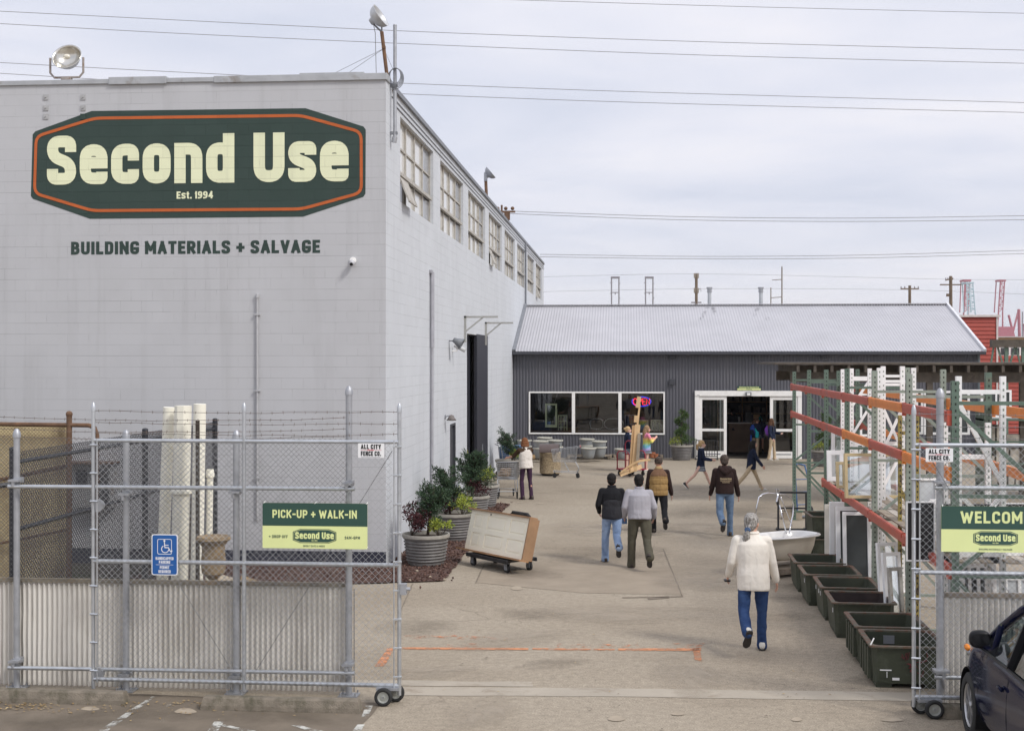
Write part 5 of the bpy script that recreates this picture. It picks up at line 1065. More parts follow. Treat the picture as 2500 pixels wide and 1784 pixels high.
# narrow white, grey and yellow frames standing in the row
def frame(lab, D, u0, u1, h, mats, seq, bw=.042, uw=.07):
    a = atD(u0, V0, D); c = atD(u1, V0, D); a.z = c.z = 0
    t = thing('rack_ladder', lab, 'rack frame', a, 0, 'loose upright frames in the rack row')
    for q in (a, c): upright(t, q, h, mats, uw)
    braces(t, a, c, h, mats[0], seq, bw)
wm_ = (whiter, greeng)
frame('white upright frame with crossed braces farthest back in the rack row', 24.6, 2079, 2123, 3.62, wm_, [(3.45,3.45),(2.9,3.4),(2.35,2.9),(1.8,2.35),(1.2,1.8),(.3,.3)])
frame('white upright frame with an X brace in the middle of the rack row', 21.4, 2156, 2203, 3.68, wm_, [(3.52,3.52),(3.38,3.38),(3.0,2.3),(2.3,3.0),(1.7,2.3),(.3,.3)])
frame('wide white upright frame just behind the far white window', 25.3, 2057, 2146, 3.6, wm_, [(3.4,3.4),(.4,.4)])
frame('white upright frame standing beside the third grey green upright', 20.5, 2146.5, 2230, 3.66, wm_, [(3.45,3.45),(1.75,1.35),(.4,.4)])
frame('nearest tall white upright frame with a long diagonal brace', 15.1, 2340, 2448, 3.60, wm_, [(3.42,3.42),(3.3,2.35),(2.25,1.75),(1.6,2.25),(1.55,1.55),(.3,.3)], .05, .062)
frame('short white upright frame behind the right gate post', 15.8, 2307, 2412, 3.03, wm_, [(2.62,2.62),(1.9,1.9),(1.5,1.5)], .055, .06)
frame('rusty yellow upright frame behind the right gate upright', 18.6, 2197, 2239, 3.0, (yellowr, holem), [(2.75,2.75),(2.5,2.5),(1.95,1.55)], .05, .05)
# ------------------------------------------------------------------ goods on and under the rack
def fpanel(name, lab, u0, u1, v1, D, h, mat, bars=(1,1), glass=None, yaw=0., tilt=0., fw_=.06, th=.05, zb=None, cat='window', group=None, sill=False):
    a = atD(u0, v1, D); c = atD(u1, v1, D); w = (c-a).length/max(.2, math.cos(yaw)); a.z = zb if zb is not None else a.z
    t = thing(name, lab, cat, a, PSI*0+math.atan2(RT.y, RT.x)+yaw, group); t.rotation_euler.x = tilt; b = MB()
    b.box(0,w,0,th,0,fw_); b.box(0,w,0,th,h-fw_,h); b.box(0,fw_,0,th,fw_,h-fw_); b.box(w-fw_,w,0,th,fw_,h-fw_)
    nx, nz = bars
    for k in range(1,nx): b.box(w*k/nx-fw_*.4,w*k/nx+fw_*.4,.004,th-.004,fw_,h-fw_)
    for k in range(1,nz): b.box(fw_,w-fw_,.006,th-.006,h*k/nz-.012,h*k/nz+.012)
    b.build('frame', mat, t, bev=.004)
    q = MB(); q.add([(fw_,th/2,fw_),(w-fw_,th/2,fw_),(w-fw_,th/2,h-fw_),(fw_,th/2,h-fw_)], [(0,1,2,3)]); q.build('glass', glass or glassc, t)
    return t
goldf = M('yellowed_frame', (.55,.44,.25), .5, 0, .1, 6); screen = M('black_mesh_screen', (.018,.017,.019), .6, 0, .2, 6); fog = M('fogged_glass', (.52,.55,.57), .12, 0, .12, 2); darkg = M('dark_screen', (.055,.062,.062), .35, 0, .3, 1.5)
fpanel('salvage_window', 'white framed window standing on the rack shelf left of the wooden sash', 2020, 2062, 1180, 24.6, .58, vinylw, zb=1.505, fw_=.085, tilt=R(-4))
fpanel('salvage_window', 'tall white window behind the others at the far end of the rack shelf', 2030, 2064, 1112, 25.4, .95, vinylw, zb=1.505, fw_=.07)
fpanel('salvage_window', 'small bare wood sash leaning on the rack shelf', 2043, 2066, 1198, 23.3, .47, goldf, zb=1.505, fw_=.05, tilt=R(-7))
fpanel('salvage_window', 'large yellowed double window standing on the rack shelf', 2064, 2212, 1221, 21.6, .74, goldf, (2,1), zb=1.505, fw_=.05, tilt=R(-5), th=.07)
fpanel('salvage_window', 'wide white window behind the yellowed double window on the shelf', 2085, 2200, 1120, 24.0, .78, vinylw, (3,1), zb=1.505, fw_=.07)
fpanel('salvage_window', 'frosted white panel leaning on the shelf behind the right gate upright', 2238, 2292, 1213, 18.6, .60, vinylw, (1,1), fog, zb=1.505, fw_=.03, tilt=R(-8))
fpanel('salvage_window', 'narrow white frame leaning behind the right gate post', 2270, 2345, 1230, 17.5, .42, vinylw, (1,1), zb=1.505, fw_=.07)
fpanel('old_door', 'weathered white door with a rusty lock standing at the end of the rack', 2013, 2044, 1348, 22.8, 1.02, M('aged_door', (.66,.63,.56), .7, 0, .08, 5, .2, 40, dirt=(.35,.22,.12), dscale=5, dlo=.66, dhi=.74), (1,2), whitep, zb=.25, fw_=.10, cat='door', yaw=R(-12))
fpanel('patio_door', 'large white sliding patio door with dark screen under the rack', 2044, 2128, 1400, 21.7, 1.30, vinylw, (1,1), darkg, zb=.05, fw_=.07, tilt=R(-4))
fpanel('patio_door', 'second white patio door nested in front of the larger one', 2061, 2129, 1405, 21.2, 1.27, vinylw, (1,1), darkg, zb=.05, fw_=.055, tilt=R(-4))
fpanel('patio_door', 'white door edge leaning behind the two patio doors', 2026, 2060, 1395, 22.2, 1.33, vinylw, (1,1), whitep, zb=.05, fw_=.08)
for k, (u0, u1, D, h, lab) in enumerate(((2153,2212,18.6,1.12,'tallest white window frame leaning under the near end of the rack'),(2166,2214,18.2,1.04,'middle white window frame leaning under the near end of the rack'),(2179,2216,17.8,.90,'smallest grey window frame leaning under the near end of the rack'))):
    fpanel('salvage_window', lab, u0, u1, 1440, D, h, (vinylw, vinylw, sashm)[k], (1,1), None, R(18), R(-6), .05, zb=.06)
fpanel('window_screen', 'black window screen with a white frame fixed outside the rack', 2213, 2284, 1370, 15.75, .72, vinylw, (1,1), screen, fw_=.018, th=.03, cat='screen')
for k, (u0, u1, v1, D, h, lab) in enumerate(((2346,2440,1236,15.6,.30,'low white frame stacked on the shelf behind the right gate'),(2360,2505,1216,16.2,.42,'wide white three light window lying behind the right gate'),(2420,2520,1180,17.2,.40,'white frame with dark panes farthest behind the right gate'))):
    fpanel('salvage_window', lab, u0, u1, v1, D, h, vinylw, (3,1), (fog, vinylw, darkg)[k], fw_=.05, zb=1.505)
for k, (u0, u1, D, h, lab) in enumerate(((2292,2345,15.9,1.15,'white frame leaning low behind the right gate post'),(2352,2440,16.3,1.2,'white sash with small panes low behind the right gate'),(2430,2530,16.0,1.1,'white sash at the picture edge low behind the right gate'))):
    fpanel('salvage_window', lab, u0, u1, 1550, D, h, vinylw, ((1,1),(4,3),(3,2))[k], (fog,darkg,fog)[k], tilt=R(-5), fw_=.05, zb=.04)
for k, (u0, u1, v1, D, h, sol, lab) in enumerate(((2345,2500,1240,15.3,.20,1,'low white slab lying on the shelf just above the black board'),(2352,2470,1214,16.8,.36,0,'white two light window leaning behind the low white slab'),(2440,2545,1222,16.0,.46,1,'plain white panel leaning at the picture edge behind the right gate'),(2300,2350,1232,16.4,.40,0,'small white sash right of the right gate post on the shelf'),(2100,2175,1108,23.0,.62,1,'plain white panel at the back of the shelf behind the yellowed window'))):
    fpanel('salvage_window', lab, u0, u1, v1, D, h, vinylw, ((1,1),(2,1))[1-sol], vinylw if sol else fog, tilt=R(-4), fw_=.05, zb=1.505+.002*k)
fpanel('black_board', 'large black framed board behind the WELCOME sign', 2296, 2560, 1375, 15.5, .70, screen, (2,1), screen, fw_=.03, cat='board')
# ------------------------------------------------------------------ open green bins
def make_bin(lab, loc, yaw, w=.90, d=1.02, h=.49, ribs=True, inner=None):
    t = thing('green_bin', lab, 'bin', loc, yaw, 'open green metal bins')
    def rr(x0, x1, y0, y1, c): return [(x0+c,y0),(x1-c,y0),(x1,y0+c),(x1,y1-c),(x1-c,y1),(x0+c,y1),(x0,y1-c),(x0,y0+c)]
    o0 = rr(.06,w-.06,.06,d-.06,.05); o1 = rr(.035,w-.035,.035,d-.035,.05); i1 = rr(.06,w-.06,.06,d-.06,.05); i0 = rr(.085,w-.085,.085,d-.085,.05)
    vs = [(x,y,.05) for x,y in o0] + [(x,y,h-.02) for x,y in o1] + [(x,y,h-.02) for x,y in i1] + [(x,y,.09) for x,y in i0]; fs = []
    for L in range(3):
        for k in range(8): fs.append((L*8+k,L*8+(k+1)%8,L*8+8+(k+1)%8,L*8+8+k))
    mi = [0]*16 + [1]*8
    b = MB(); b.add(vs, fs); b.m = mi; b.add([(x,y,.09) for x,y in i0], [tuple(range(8))], 1); b.add([(x,y,.05) for x,y in o0], [tuple(range(8))[::-1]], 0)
    if ribs:
        for y in (.2,.38,.56,.74): b.box(.008,.05,y,y+.09,.07,h-.06,0)
    b.build('bin_body', (binm, inner or binm), t, fix=False)
    o2 = rr(0,w,0,d,.03); i2 = rr(.058,w-.058,.058,d-.058,.05); b = MB(); vs = []
    for z, ring in ((h-.02,o2),(h,o2),(h,i2),(h-.02,i2)): vs += [(x,y,z) for x,y in ring]
    b.add(vs, [(L*8+k,L*8+(k+1)%8,((L+1)%4)*8+(k+1)%8,((L+1)%4)*8+k) for L in range(4) for k in range(8)])
    b.build('rim', binrim, t)
    for x in (.08, w-.26): b = MB(); b.box(x,x+.18,.08,d-.08,0,.05); b.build('foot', binm, t)
    return t
BF = [(1938.5,1373),(1963,1402),(2003,1434),(2031,1471),(2088,1530),(2124,1577)]
BL = ['farthest green bin of the row beside the bathtub','second farthest green bin with a rusty patch inside','green bin with white stickers on its side, third from the bathtub','green bin with the dark rusty lining','green bin with vertical ribs, second nearest the gate','nearest green bin with red spray paint marks on its end']
bins = []
for k, ((u, v), lab) in enumerate(zip(BF, BL)):
    p = gp(u, v, .49); t = make_bin(lab, (p.x, p.y, 0.004), R((-1,-1,-1.5,-2,-1,-1.5)[k]), (.86,.88,.87,.87,.9,.9)[k], (1.02,.98,1.02,.98,1.0,.98)[k], .49, k >= 4, binin if k == 3 else None); bins.append(t)
b = MB(); rg = random.Random(2)
for _ in range(9): x, z = rg.uniform(.35,.62), rg.uniform(.14,.4); b.tube([(x+.05*math.cos(a)*rg.uniform(.5,1.3), .0285+.0235*(1-z/.47)-.002, z+.05*math.sin(a)) for a in [rg.uniform(0,6)+k*.5 for k in range(5)]], .004, 4)
b.build('spray_mark', binred, bins[5])
b = MB(); b.box(.12,.25,.046,.05,.20,.213); b.box(.195,.203,.046,.05,.12,.19); b.box(.26,.34,.05,.054,.09,.12); b.build('label_scrap', signwh, bins[5])
b = MB(); b.box(.30,.43,.90,.912,.33,.43); b.build('sticker', greyst, bins[5])
for k, pts in ((5, [(.01,.02,.5),(.06,.1,.56)]), (4, [(.45,.5,.12),(.75,.15,.50)])): b = MB(); b.tube(pts, .008, 5); b.build('stick', whitep, bins[k])
for k, ys in ((1,(.2,)),(2,(.8,.45,.25)),(3,(.15,))):
    b = MB()
    for y in ys: b.box(.030,.034,y,y+.05,.33,.39)
    b.build('sticker', signwh, bins[k])
for k, (u, v, z) in enumerate(((1982,1340,0),(1980,1260,.42))):
    p = atD(u, v, 24.4); t = make_bin(('lower dark green bin of the stacked pair behind the bathtub','upper dark green bin stacked on another behind the bathtub')[k], (p.x, p.y, z+.01), R(2), .46, .9, .44, k == 0)
# stand, hand truck and timber blocks beyond the tub
p = atD(1900, 1290, 29.0); t = thing('pipe_stand', 'black square tube stand behind the bathtub', 'stand', (p.x, p.y, 0)); w = 67*29/FOC; h = .87
b = MB(); b.bar((0,0,0),(0,0,h),.04,.04); b.bar((w,0,0),(w,0,h),.04,.04); b.bar((.02,0,h-.02),(w-.02,0,h-.02),.04,.04,(0,1,0)); b.bar((.02,0,h*.58),(w-.02,0,h*.58),.035,.035,(0,1,0)); b.bar((.02,0,.04),(w-.02,0,.04),.035,.035,(0,1,0)); b.bar((0,-.3,.02),(0,.3,.02),.04,.04); b.bar((w,-.3,.02),(w,.3,.02),.04,.04); b.build('stand_frame', blackpl, t)
p = gp(1962, 1262); t = thing('hand_truck', 'blue and black hand truck leaning at the rack end', 'hand truck', p, R(20))
b = MB()
for x in (-.16,.16): b.tube([(x,0,.1),(x,.12,1.0),(x*.9,.22,1.22)], .02, 8)
b.tube([(-.15,.22,1.22),(0,.28,1.27),(.15,.22,1.22)], .02, 8)
for z in (.3,.6,.9): b.tube([(-.16,.12*z,z),(.16,.12*z,z)], .014, 6)
b.build('truck_frame', bluebox, t); b = MB(); b.box(-.2,.2,-.22,.0,.03,.045); b.build('toe_plate', greyst, t)
for x in (-.22,.22): b = MB(); b.cyl((x-.03,.1,.13),(x+.03,.1,.13),.125,.125,18); b.build('wheel', rubber, t, auto=40)
p = gp(1941, 1266); t = thing('timber_block', 'rough timber block on the ground at the far rack upright', 'block', (p.x-.2, p.y-.1, 0))
b = MB(); b.box(-.1,.34,-.1,.25,.0,.18); b.box(-.05,.2,-.08,.2,.182,.32); b.build('block', oldwood, t, bev=.01)
# ------------------------------------------------------------------ bathtub on its dolly
p = atD(1912, 1392, 23.2); tx, ty = p.x, p.y; ya = R(36)
t = thing('dolly', 'low wooden dolly on casters under the bathtub', 'dolly', (tx, ty, 0), ya)
b = MB(); b.box(-.55,.55,-.32,.32,.11,.15); b.box(-.55,.55,-.32,-.24,.05,.11); b.box(-.55,.55,.24,.32,.05,.11); b.build('deck', oldwood, t)
for x in (-.45,.45):
    for y in (-.26,.26): b = MB(); b.cyl((x,y-.02,.035),(x,y+.02,.035),.035,.035,12); b.build('caster', rubber, t)
t = thing('bathtub', 'white clawfoot bathtub with chrome shower ring on a dolly', 'bathtub', (tx, ty, .15), ya)
def tubring(L, W, z, n=40, sh=.0): return [((L*math.copysign(abs(math.cos(a))**.72, math.cos(a))) + sh, W*math.copysign(abs(math.sin(a))**.8, math.sin(a))*(1+.06*math.cos(a)), z) for a in [2*math.pi*k/n for k in range(n)]]
def skin(b, rings, close=None):
    n = len(rings[0]); o = [q for r in rings for q in r]; b.add(o, [(i*n+j,i*n+(j+1)%n,(i+1)*n+(j+1)%n,(i+1)*n+j) for i in range(len(rings)-1) for j in range(n)] + ([tuple((len(rings)-1)*n+j for j in range(n))] if close else []))
b = MB(); skin(b, [tubring(.30,.16,.115), tubring(.44,.22,.12), tubring(.56,.26,.18), tubring(.63,.30,.34), tubring(.665,.32,.50), tubring(.67,.325,.52)]); b.add(tubring(.30,.16,.115), [tuple(range(40))[::-1]]); b.build('outside', tubout, t, smooth=True)
b = MB(); skin(b, [tubring(.68,.335,.52), tubring(.735,.39,.515), tubring(.75,.40,.53), tubring(.735,.39,.548), tubring(.69,.35,.55), tubring(.655,.325,.53), tubring(.60,.29,.34), tubring(.52,.25,.19), tubring(.40,.20,.15)], True); b.build('basin', enamel, t, smooth=True)
for x in (-.40,.40):
    for y in (-.18,.18): b = MB(); b.chain([(x,y,.17),(x*1.12,y*1.35,.10),(x*1.1,y*1.25,.035)], [.05,.035,.04], 8); b.build('claw_foot', brass, t, smooth=True)
def W2L(u, v, D): q = atD(u, v, D) - Vector((tx, ty, .15)); return Matrix.Rotation(-ya, 3, 'Z') @ q
b = MB(); pts = [(1843,1262,22.9),(1847,1240,22.9),(1853,1213,22.9),(1862,1206,23),(1875,1203,23.1),(1897,1205,23.3),(1918,1207,23.6),(1932,1216,23.9),(1937,1230,24),(1936,1255,23.9),(1930,1282,23.6),(1927,1301,23.5)]
b.tube([W2L(*q) for q in pts], .013, 8); b.build('shower_ring', chrome, t, smooth=True)
b = MB(); b.tube([W2L(*q) for q in ((1906,1213,23.4),(1934,1284,23.7))], .009, 6); b.tube([W2L(*q) for q in ((1903,1232,23.3),(1920,1302,23.3))], .012, 6); b.tube([W2L(*q) for q in ((1897,1199,23.3),(1899,1212,23.3),(1896,1226,23.2))], .02, 8); b.build('riser', chrome, t, smooth=True)
b = MB(); q = W2L(1898,1196,23.3); b.cyl(q-Vector((0,0,.035)), q+Vector((0,0,.02)), .035, .045, 14); b.build('shower_head', chrome, t, auto=40)
b = MB(); b.tube([W2L(1898,1224,23.2), W2L(1899,1232,23.2)], .022, 8); b.build('hand_grip', blackpl, t)
# ------------------------------------------------------------------ timber canopy beyond the racks
a = atD(1890, 890, 33.2); c = atD(2620, 890, 33.2); yc = a.y; t = thing('timber_canopy', 'dark timber canopy with rafter ends beyond the racks', 'canopy', (a.x, yc, 0))
zc_ = atD(1890, 885, 33.2).z; L = c.x - a.x
b = MB(); b.box(0,L,-.02,4.2,zc_-.055,zc_); b.build('roof_boards', darkwood, t)
x1_ = 43*33.2/FOC; b = MB(); b.box(x1_,L,.25,.42,zc_-.50,zc_-.24); b.box(x1_,L,3.4,3.57,zc_-.50,zc_-.24); b.build('beam', darkwood, t)
k = 0; x = x1_+.12
while x < L: b = MB(); b.box(x,x+.07,.0,4.1,zc_-.24,zc_-.07); b.build('rafter', darkwood, t); x += .42
for x in (x1_+3.4, L-.5):
    for y in (.26,3.41): b = MB(); b.box(x,x+.14,y,y+.14,0,zc_-.5); b.build('post', darkwood, t)
for k, (u0, u1, v0_, v1_, D, lab) in enumerate(((2100,2160,960,1065,44,'white window unit standing against the shop wall behind the far rack'),(2236,2254,950,1060,40,'narrow white frame beside the three light window beyond the racks'),(2256,2368,954,1061,39,'white three light window beyond the racks'),(2395,2470,952,1020,40,'grey framed window at the far right beyond the racks'))):
    p = atD(u0, v1_, D); fpanel('stored_window', lab, u0, u1, v1_, D, (v1_-v0_)*D/FOC, vinylw, ((1,1),(1,1),(3,1),(2,1))[k], darkg, fw_=.07)
t = thing('storage_shelf', 'shelving of salvaged goods at the far right beyond the racks', 'shelf', atD(2400, 876+12160/36, 36.))
b = MB()
for z in (.3,.9,1.5,2.1): b.box(0,3,0,.8,z,z+.05)
for x in (0,1.45,2.9): b.box(x,x+.08,0,.8,0,2.4)
b.build('shelf_frame', greenr, t); b = MB(); rg = random.Random(9)
for z in (.35,.95,1.55):
    x = .1
    while x < 2.7: w = rg.uniform(.15,.5); b.box(x,x+w,.1,.6,z,z+rg.uniform(.15,.45)); x += w+.05
b.build('goods', M('pale_goods', (.42,.38,.32), .7, 0, .6, 2.5), t)
# ------------------------------------------------------------------ planters
def leaves(b, c, rad, n, L, W, rg, up=.3, squash=1.0):
    for _ in range(n):
        d = Vector((rg.gauss(0,1), rg.gauss(0,1), rg.gauss(0,1))).normalized(); p = Vector(c) + Vector((d.x, d.y, d.z*squash)) * rad * rg.uniform(.25, 1.0)
        dd = (d + Vector((rg.uniform(-.6,.6), rg.uniform(-.6,.6), up + rg.uniform(-.5,.5)))).normalized(); l = L*rg.uniform(.6,1.3)
        b.leaf(p, dd, l, W*l/L, Vector((rg.gauss(0,1), rg.gauss(0,1), rg.gauss(0,1))).normalized())
def conifer(t, h, w, seed, base, n=42, cx=0, cy=0, lean=0):
    rg = random.Random(seed); st = MB(); b = MB()
    tr = [Vector((cx,cy,base)), Vector((cx+lean*.3,cy,base+h*.45)), Vector((cx+lean,cy,base+h*.9))]; st.tube(tr, [.03,.022,.008], 6)
    for i in range(n):
        f = rg.uniform(.12,1.0)**.8; p = tr[0].lerp(tr[2], f*.82); a = rg.uniform(0,6.283); r = w*1.25*(1.02-.5*f)*rg.uniform(.3,1.0); tip = p + Vector((math.cos(a)*r, math.sin(a)*r, rg.uniform(.08,.34)*h*.7))
        st.tube([p, p.lerp(tip,.5)-Vector((0,0,.01)), tip], [.008,.006,.003], 4)
        for k in range(5): q = p.lerp(tip, .35+.16*k); leaves(b, q, .055+.03*rg.random(), 13, .058, .020, rg, .5)
        leaves(b, tip, .04, 16, .06, .018, rg, .9); leaves(b, tip+(tip-p).normalized()*.07, .03, 9, .055, .016, rg, 1.2)
    st.build('trunk', bark, t); return b.build('conifer', conif, t)
def shrub(t, name, mat, c, r, n, L, W, seed, lumps=9, stem=True):
    rg = random.Random(seed); b = MB(); st = MB()
    for i in range(lumps):
        d = Vector((rg.gauss(0,1)*.9, rg.gauss(0,1)*.9, abs(rg.gauss(0,.8)))).normalized()*r*rg.uniform(.5,1.05); q = Vector(c)+d; leaves(b, q, r*.36, n//lumps, L, W, rg, .4)
        st.tube([(c[0],c[1],c[2]-r*.7), q], [.006,.003], 4)
    if stem: st.build('stem', bark, t)
    return b.build(name, mat, t)
def planter(lab, loc, r=.44, h=.57, rb=.33, group='ribbed grey planters'):
    t = thing('planter', lab, 'planter', loc, 0, group); b = MB(); prof = [(rb*.97,.0),(rb,.015)]; nr = 8
    for i in range(nr):
        z0 = .05+(h-.12)*i/nr; z1 = .05+(h-.12)*(i+1)/nr; R0 = rb+(r*.95-rb)*((z0+z1)/2/h)**.75
        prof += [(R0-.012,z0),(R0-.016,z0+(z1-z0)*.4),(R0+.008,z0+(z1-z0)*.60),(R0+.016,z0+(z1-z0)*.76),(R0+.006,z0+(z1-z0)*.92)]
    prof += [(r*.95,h-.06)]
    b.lathe(prof, n=36); b.build('pot', plantr, t, smooth=True)
    b = MB(); b.lathe([(r*.94,h-.07),(r,h-.06),(r*1.01,h-.03),(r,h),(r*.93,h),(r*.90,h-.02),(r*.88,h-.10)], n=36); b.build('rim', plrim, t, auto=40)
    b = MB(); b.lathe([(r*.895,h-.07),(r*.5,h-.045),(.01,h-.04)], n=24); b.build('soil', soil, t)
    return t
PL = [((1040,1381),'nearest ribbed planter by the block wall corner with burgundy and lime shrubs'),((1107,1322),'second ribbed planter from the corner, partly behind the door on the cart'),((1151,1265),'third ribbed planter with the biggest dark conifer by the tall doorway'),((1178,1234),'farthest of the four wall planters, beside the shopping cart')]
pts_ = []
for k, ((u, v), lab) in enumerate(PL):
    D = (3.8-.57)*FOC/((1303,1252,1209,1183)[k]-V0); p = atD(u, V0, D); t = planter(lab, (p.x, p.y, .012)); z = .53
    if k == 0: conifer(t, .98, .40, 1, z, 44, .02, .1, .12); shrub(t, 'burgundy_shrub', burg, (-.26,-.10,z+.22), .33, 1000, .045, .03, 2, 14); shrub(t, 'lime_shrub', lime, (.27,-.18,z+.13), .21, 520, .05, .026, 3, 14)
    if k == 1: conifer(t, 1.02, .50, 5, z, 58, -.08, .08, -.12); shrub(t, 'burgundy_shrub', burg, (-.15,-.14,z+.15), .23, 520, .045, .03, 6, 12); shrub(t, 'lime_shrub', lime, (.22,-.22,z+.13), .26, 560, .05, .026, 7, 14)
    if k == 2: conifer(t, 1.16, .50, 9, z, 78, .0, .05, .05); shrub(t, 'burgundy_shrub', burg, (.16,-.18,z+.14), .25, 560, .045, .03, 10, 12); shrub(t, 'lime_shrub', lime, (-.24,-.26,z+.06), .15, 260, .05, .026, 11, 8)
    if k == 3: conifer(t, .62, .34, 13, z, 30, -.15, .1, 0); shrub(t, 'lime_shrub', lime, (.12,-.1,z+.18), .28, 620, .05, .026, 14, 14)
p = gp(1242, 1165); t = planter('ribbed planter at the far end of the block wall behind the carts', (p.x, p.y, .004)); conifer(t, 1.05, .34, 17, .53, 40, .12, 0, -.28); shrub(t, 'lime_shrub', lime, (.2,-.2,.66), .2, 300, .05, .026, 18, 10)
def topiary(t, z, h, seed):
    rg = random.Random(seed); b = MB(); st = MB(); st.tube([(0,0,z),(.02,0,z+h)], [.03,.012], 6)
    for i in range(80):
        f = i/79; a = f*2.3*6.283; r = .23*(1.08-.5*f)+.02; c = (math.cos(a)*r*.75+.03*math.sin(f*9), math.sin(a)*r*.75, z+.26+(h-.26)*f); leaves(b, c, .155*(1.05-.3*f), 44, .048, .026, rg, .4)
    st.build('trunk', bark, t); b.build('topiary', topi, t); shrub(t, 'lime_shrub', lime, (-.22,-.05,z+.10), .24, 330, .055, .03, seed+1, 10); shrub(t, 'low_shrub', topi, (.24,-.05,z+.10), .26, 330, .055, .03, seed+2, 10)
p = atD(1664, V0, 49.3); t = planter('ribbed planter with a spiral topiary left of the shop entrance', (p.x, p.y, .004)); topiary(t, .53, 1.28, 31)
p = atD(2011, V0, 46.5); t = planter('ribbed planter with a shrub right of the entrance, seen through the rack', (p.x, p.y, .004)); topiary(t, .53, 1.25, 41)
# ------------------------------------------------------------------ litter bin, glazed pots, pallets
p = gp(1343, 1160); t = thing('litter_bin', 'round pebble concrete litter bin with a dark metal hood', 'litter bin', (p.x, p.y, 0))
b = MB(); b.lathe([(.27,.0),(.30,.05),(.30,.07)], n=28); b.build('base', blackpl, t)
agg = M('pebble_concrete', (.42,.33,.21), .9, 0, .5, 26, 1, 45, .015, dirt=(.14,.10,.06), dscale=2); b = MB(); b.lathe([(.31,.07),(.34,.08),(.345,.10),(.34,.12),(.345,.70),(.355,.72),(.355,.755),(.32,.765),(.0,.765)], n=32); b.build('drum', agg, t, auto=40)
hood = M('hood_brown', (.115,.085,.078), .5, .2, .12, 5); b = MB(); vs = []; n = 14
for x in (-.335,.30): vs += [(x + (.0 if x < 0 else -.22*math.sin(math.pi*k/n)*0), -.335*math.cos(math.pi*k/n), .77+.26*math.sin(math.pi*k/n)) for k in range(n+1)]
b.add(vs, [(k,k+1,n+2+k,n+1+k) for k in range(n)] + [tuple(range(n+1))]); b.build('hood', hood, t, auto=60)
b = MB(); b.add([(.24, -.30*math.cos(math.pi*k/n), .772+.225*math.sin(math.pi*k/n)) for k in range(n+1)], [tuple(range(n+1))]); b.build('opening', blackpl, t)
def pallet(lab, p, w, d, yaw=0, mat=None):
    t = thing('pallet', lab, 'pallet', p, yaw); m = mat or oldwood
    for k in range(6): b = MB(); y = d*(k+.5)/6; b.box(-w/2,w/2,y-d*.065,y+d*.065,.115,.135); b.build('board', m, t)
    for x in (-w/2,-.05,w/2-.1): b = MB(); b.box(x,x+.1,0,d,.02,.115); b.build('runner', m, t)
    return t
def pxw(u0, u1, D): return (u1-u0)*D/FOC
for (u0, u1, v, lab, mt) in ((1262,1345,1121,'weathered pallet under the left group of glazed pots',wood),(1386,1490,1121,'weathered pallet under the right group of glazed pots',None),(1580,1618,1117,'low pallet under the terracotta pots beside the girls',None),(1487,1514,1116,'short stack of boards on the ground under the shop window',None)):
    D = 12160/(v-V0)-.1; p = atD((u0+u1)/2, V0, D); pallet(lab, (p.x,p.y,0), pxw(u0,u1,D), min(.9, YS-.1-p.y), R(3), mt)
def glazed(lab, u, v, z, D, s=1.0):
    p = atD(u, V0, D); t = thing('glazed_pot', lab, 'pot', (p.x, p.y, z), 0, 'grey glazed garden pots'); t.scale = (s,s,s); b = MB(); b.lathe([(.15,.0),(.19,.03),(.225,.15),(.25,.27),(.262,.36)], n=26, capb=True); b.lathe([(.235,.36),(.22,.25),(.17,.06),(0,.05)], n=26); b.build('pot_body', potg, t, smooth=True)
    b = MB(); b.lathe([(.262,.355),(.292,.36),(.297,.385),(.285,.405),(.25,.405),(.235,.36)], n=26); b.build('rim', potrim, t, auto=50)
for a in ((1280,'lower glazed pot at the far left of the shop front',0,.14,49.2),(1280,'upper glazed pot nested at the far left of the shop front',0,.36,49.2),(1320,'lower glazed pot behind the litter bin',0,.14,48.2),(1320,'upper glazed pot with a pale inside stacked behind the litter bin',0,.40,48.2),(1356,'lower glazed pot at the right of the left group',0,.14,48.9),(1356,'upper glazed pot at the right of the left group',0,.38,48.9),(1330,'glazed pot stacked at the back under the window corner',0,.42,49.9),(1330,'glazed pot low at the back of the left group',0,.16,49.9),
    (1433,'upper glazed pot at the back left of the right group',0,.38,49.7),(1433,'lower glazed pot at the back left of the right group',0,.14,49.7),(1463,'upper glazed pot at the right end of the right group',0,.36,48.7),(1463,'lower glazed pot at the right end of the right group',0,.14,48.7),(1437,'front glazed pot beside the empty shopping cart',0,.14,48.2),(1518,'single glazed pot standing behind the girl with a bun',0,.02,49.4)): glazed(a[1], a[0], a[2], a[3], a[4])
for (u, D, s, lab) in ((1592,48.6,1.0,'larger terracotta pot beside the girl in tie dye'),(1601,48.3,.8,'smaller terracotta pot beside the girl in tie dye')):
    p = atD(u, V0, D); t = thing('terracotta_pot', lab, 'pot', (p.x,p.y,.137)); t.scale = (s,s,s); b = MB(); b.lathe([(.07,0),(.105,.15),(.12,.15),(.125,.21),(.11,.21),(.09,.02),(0,.02)], n=18, capb=True); b.build('pot_body', terra, t, auto=40)
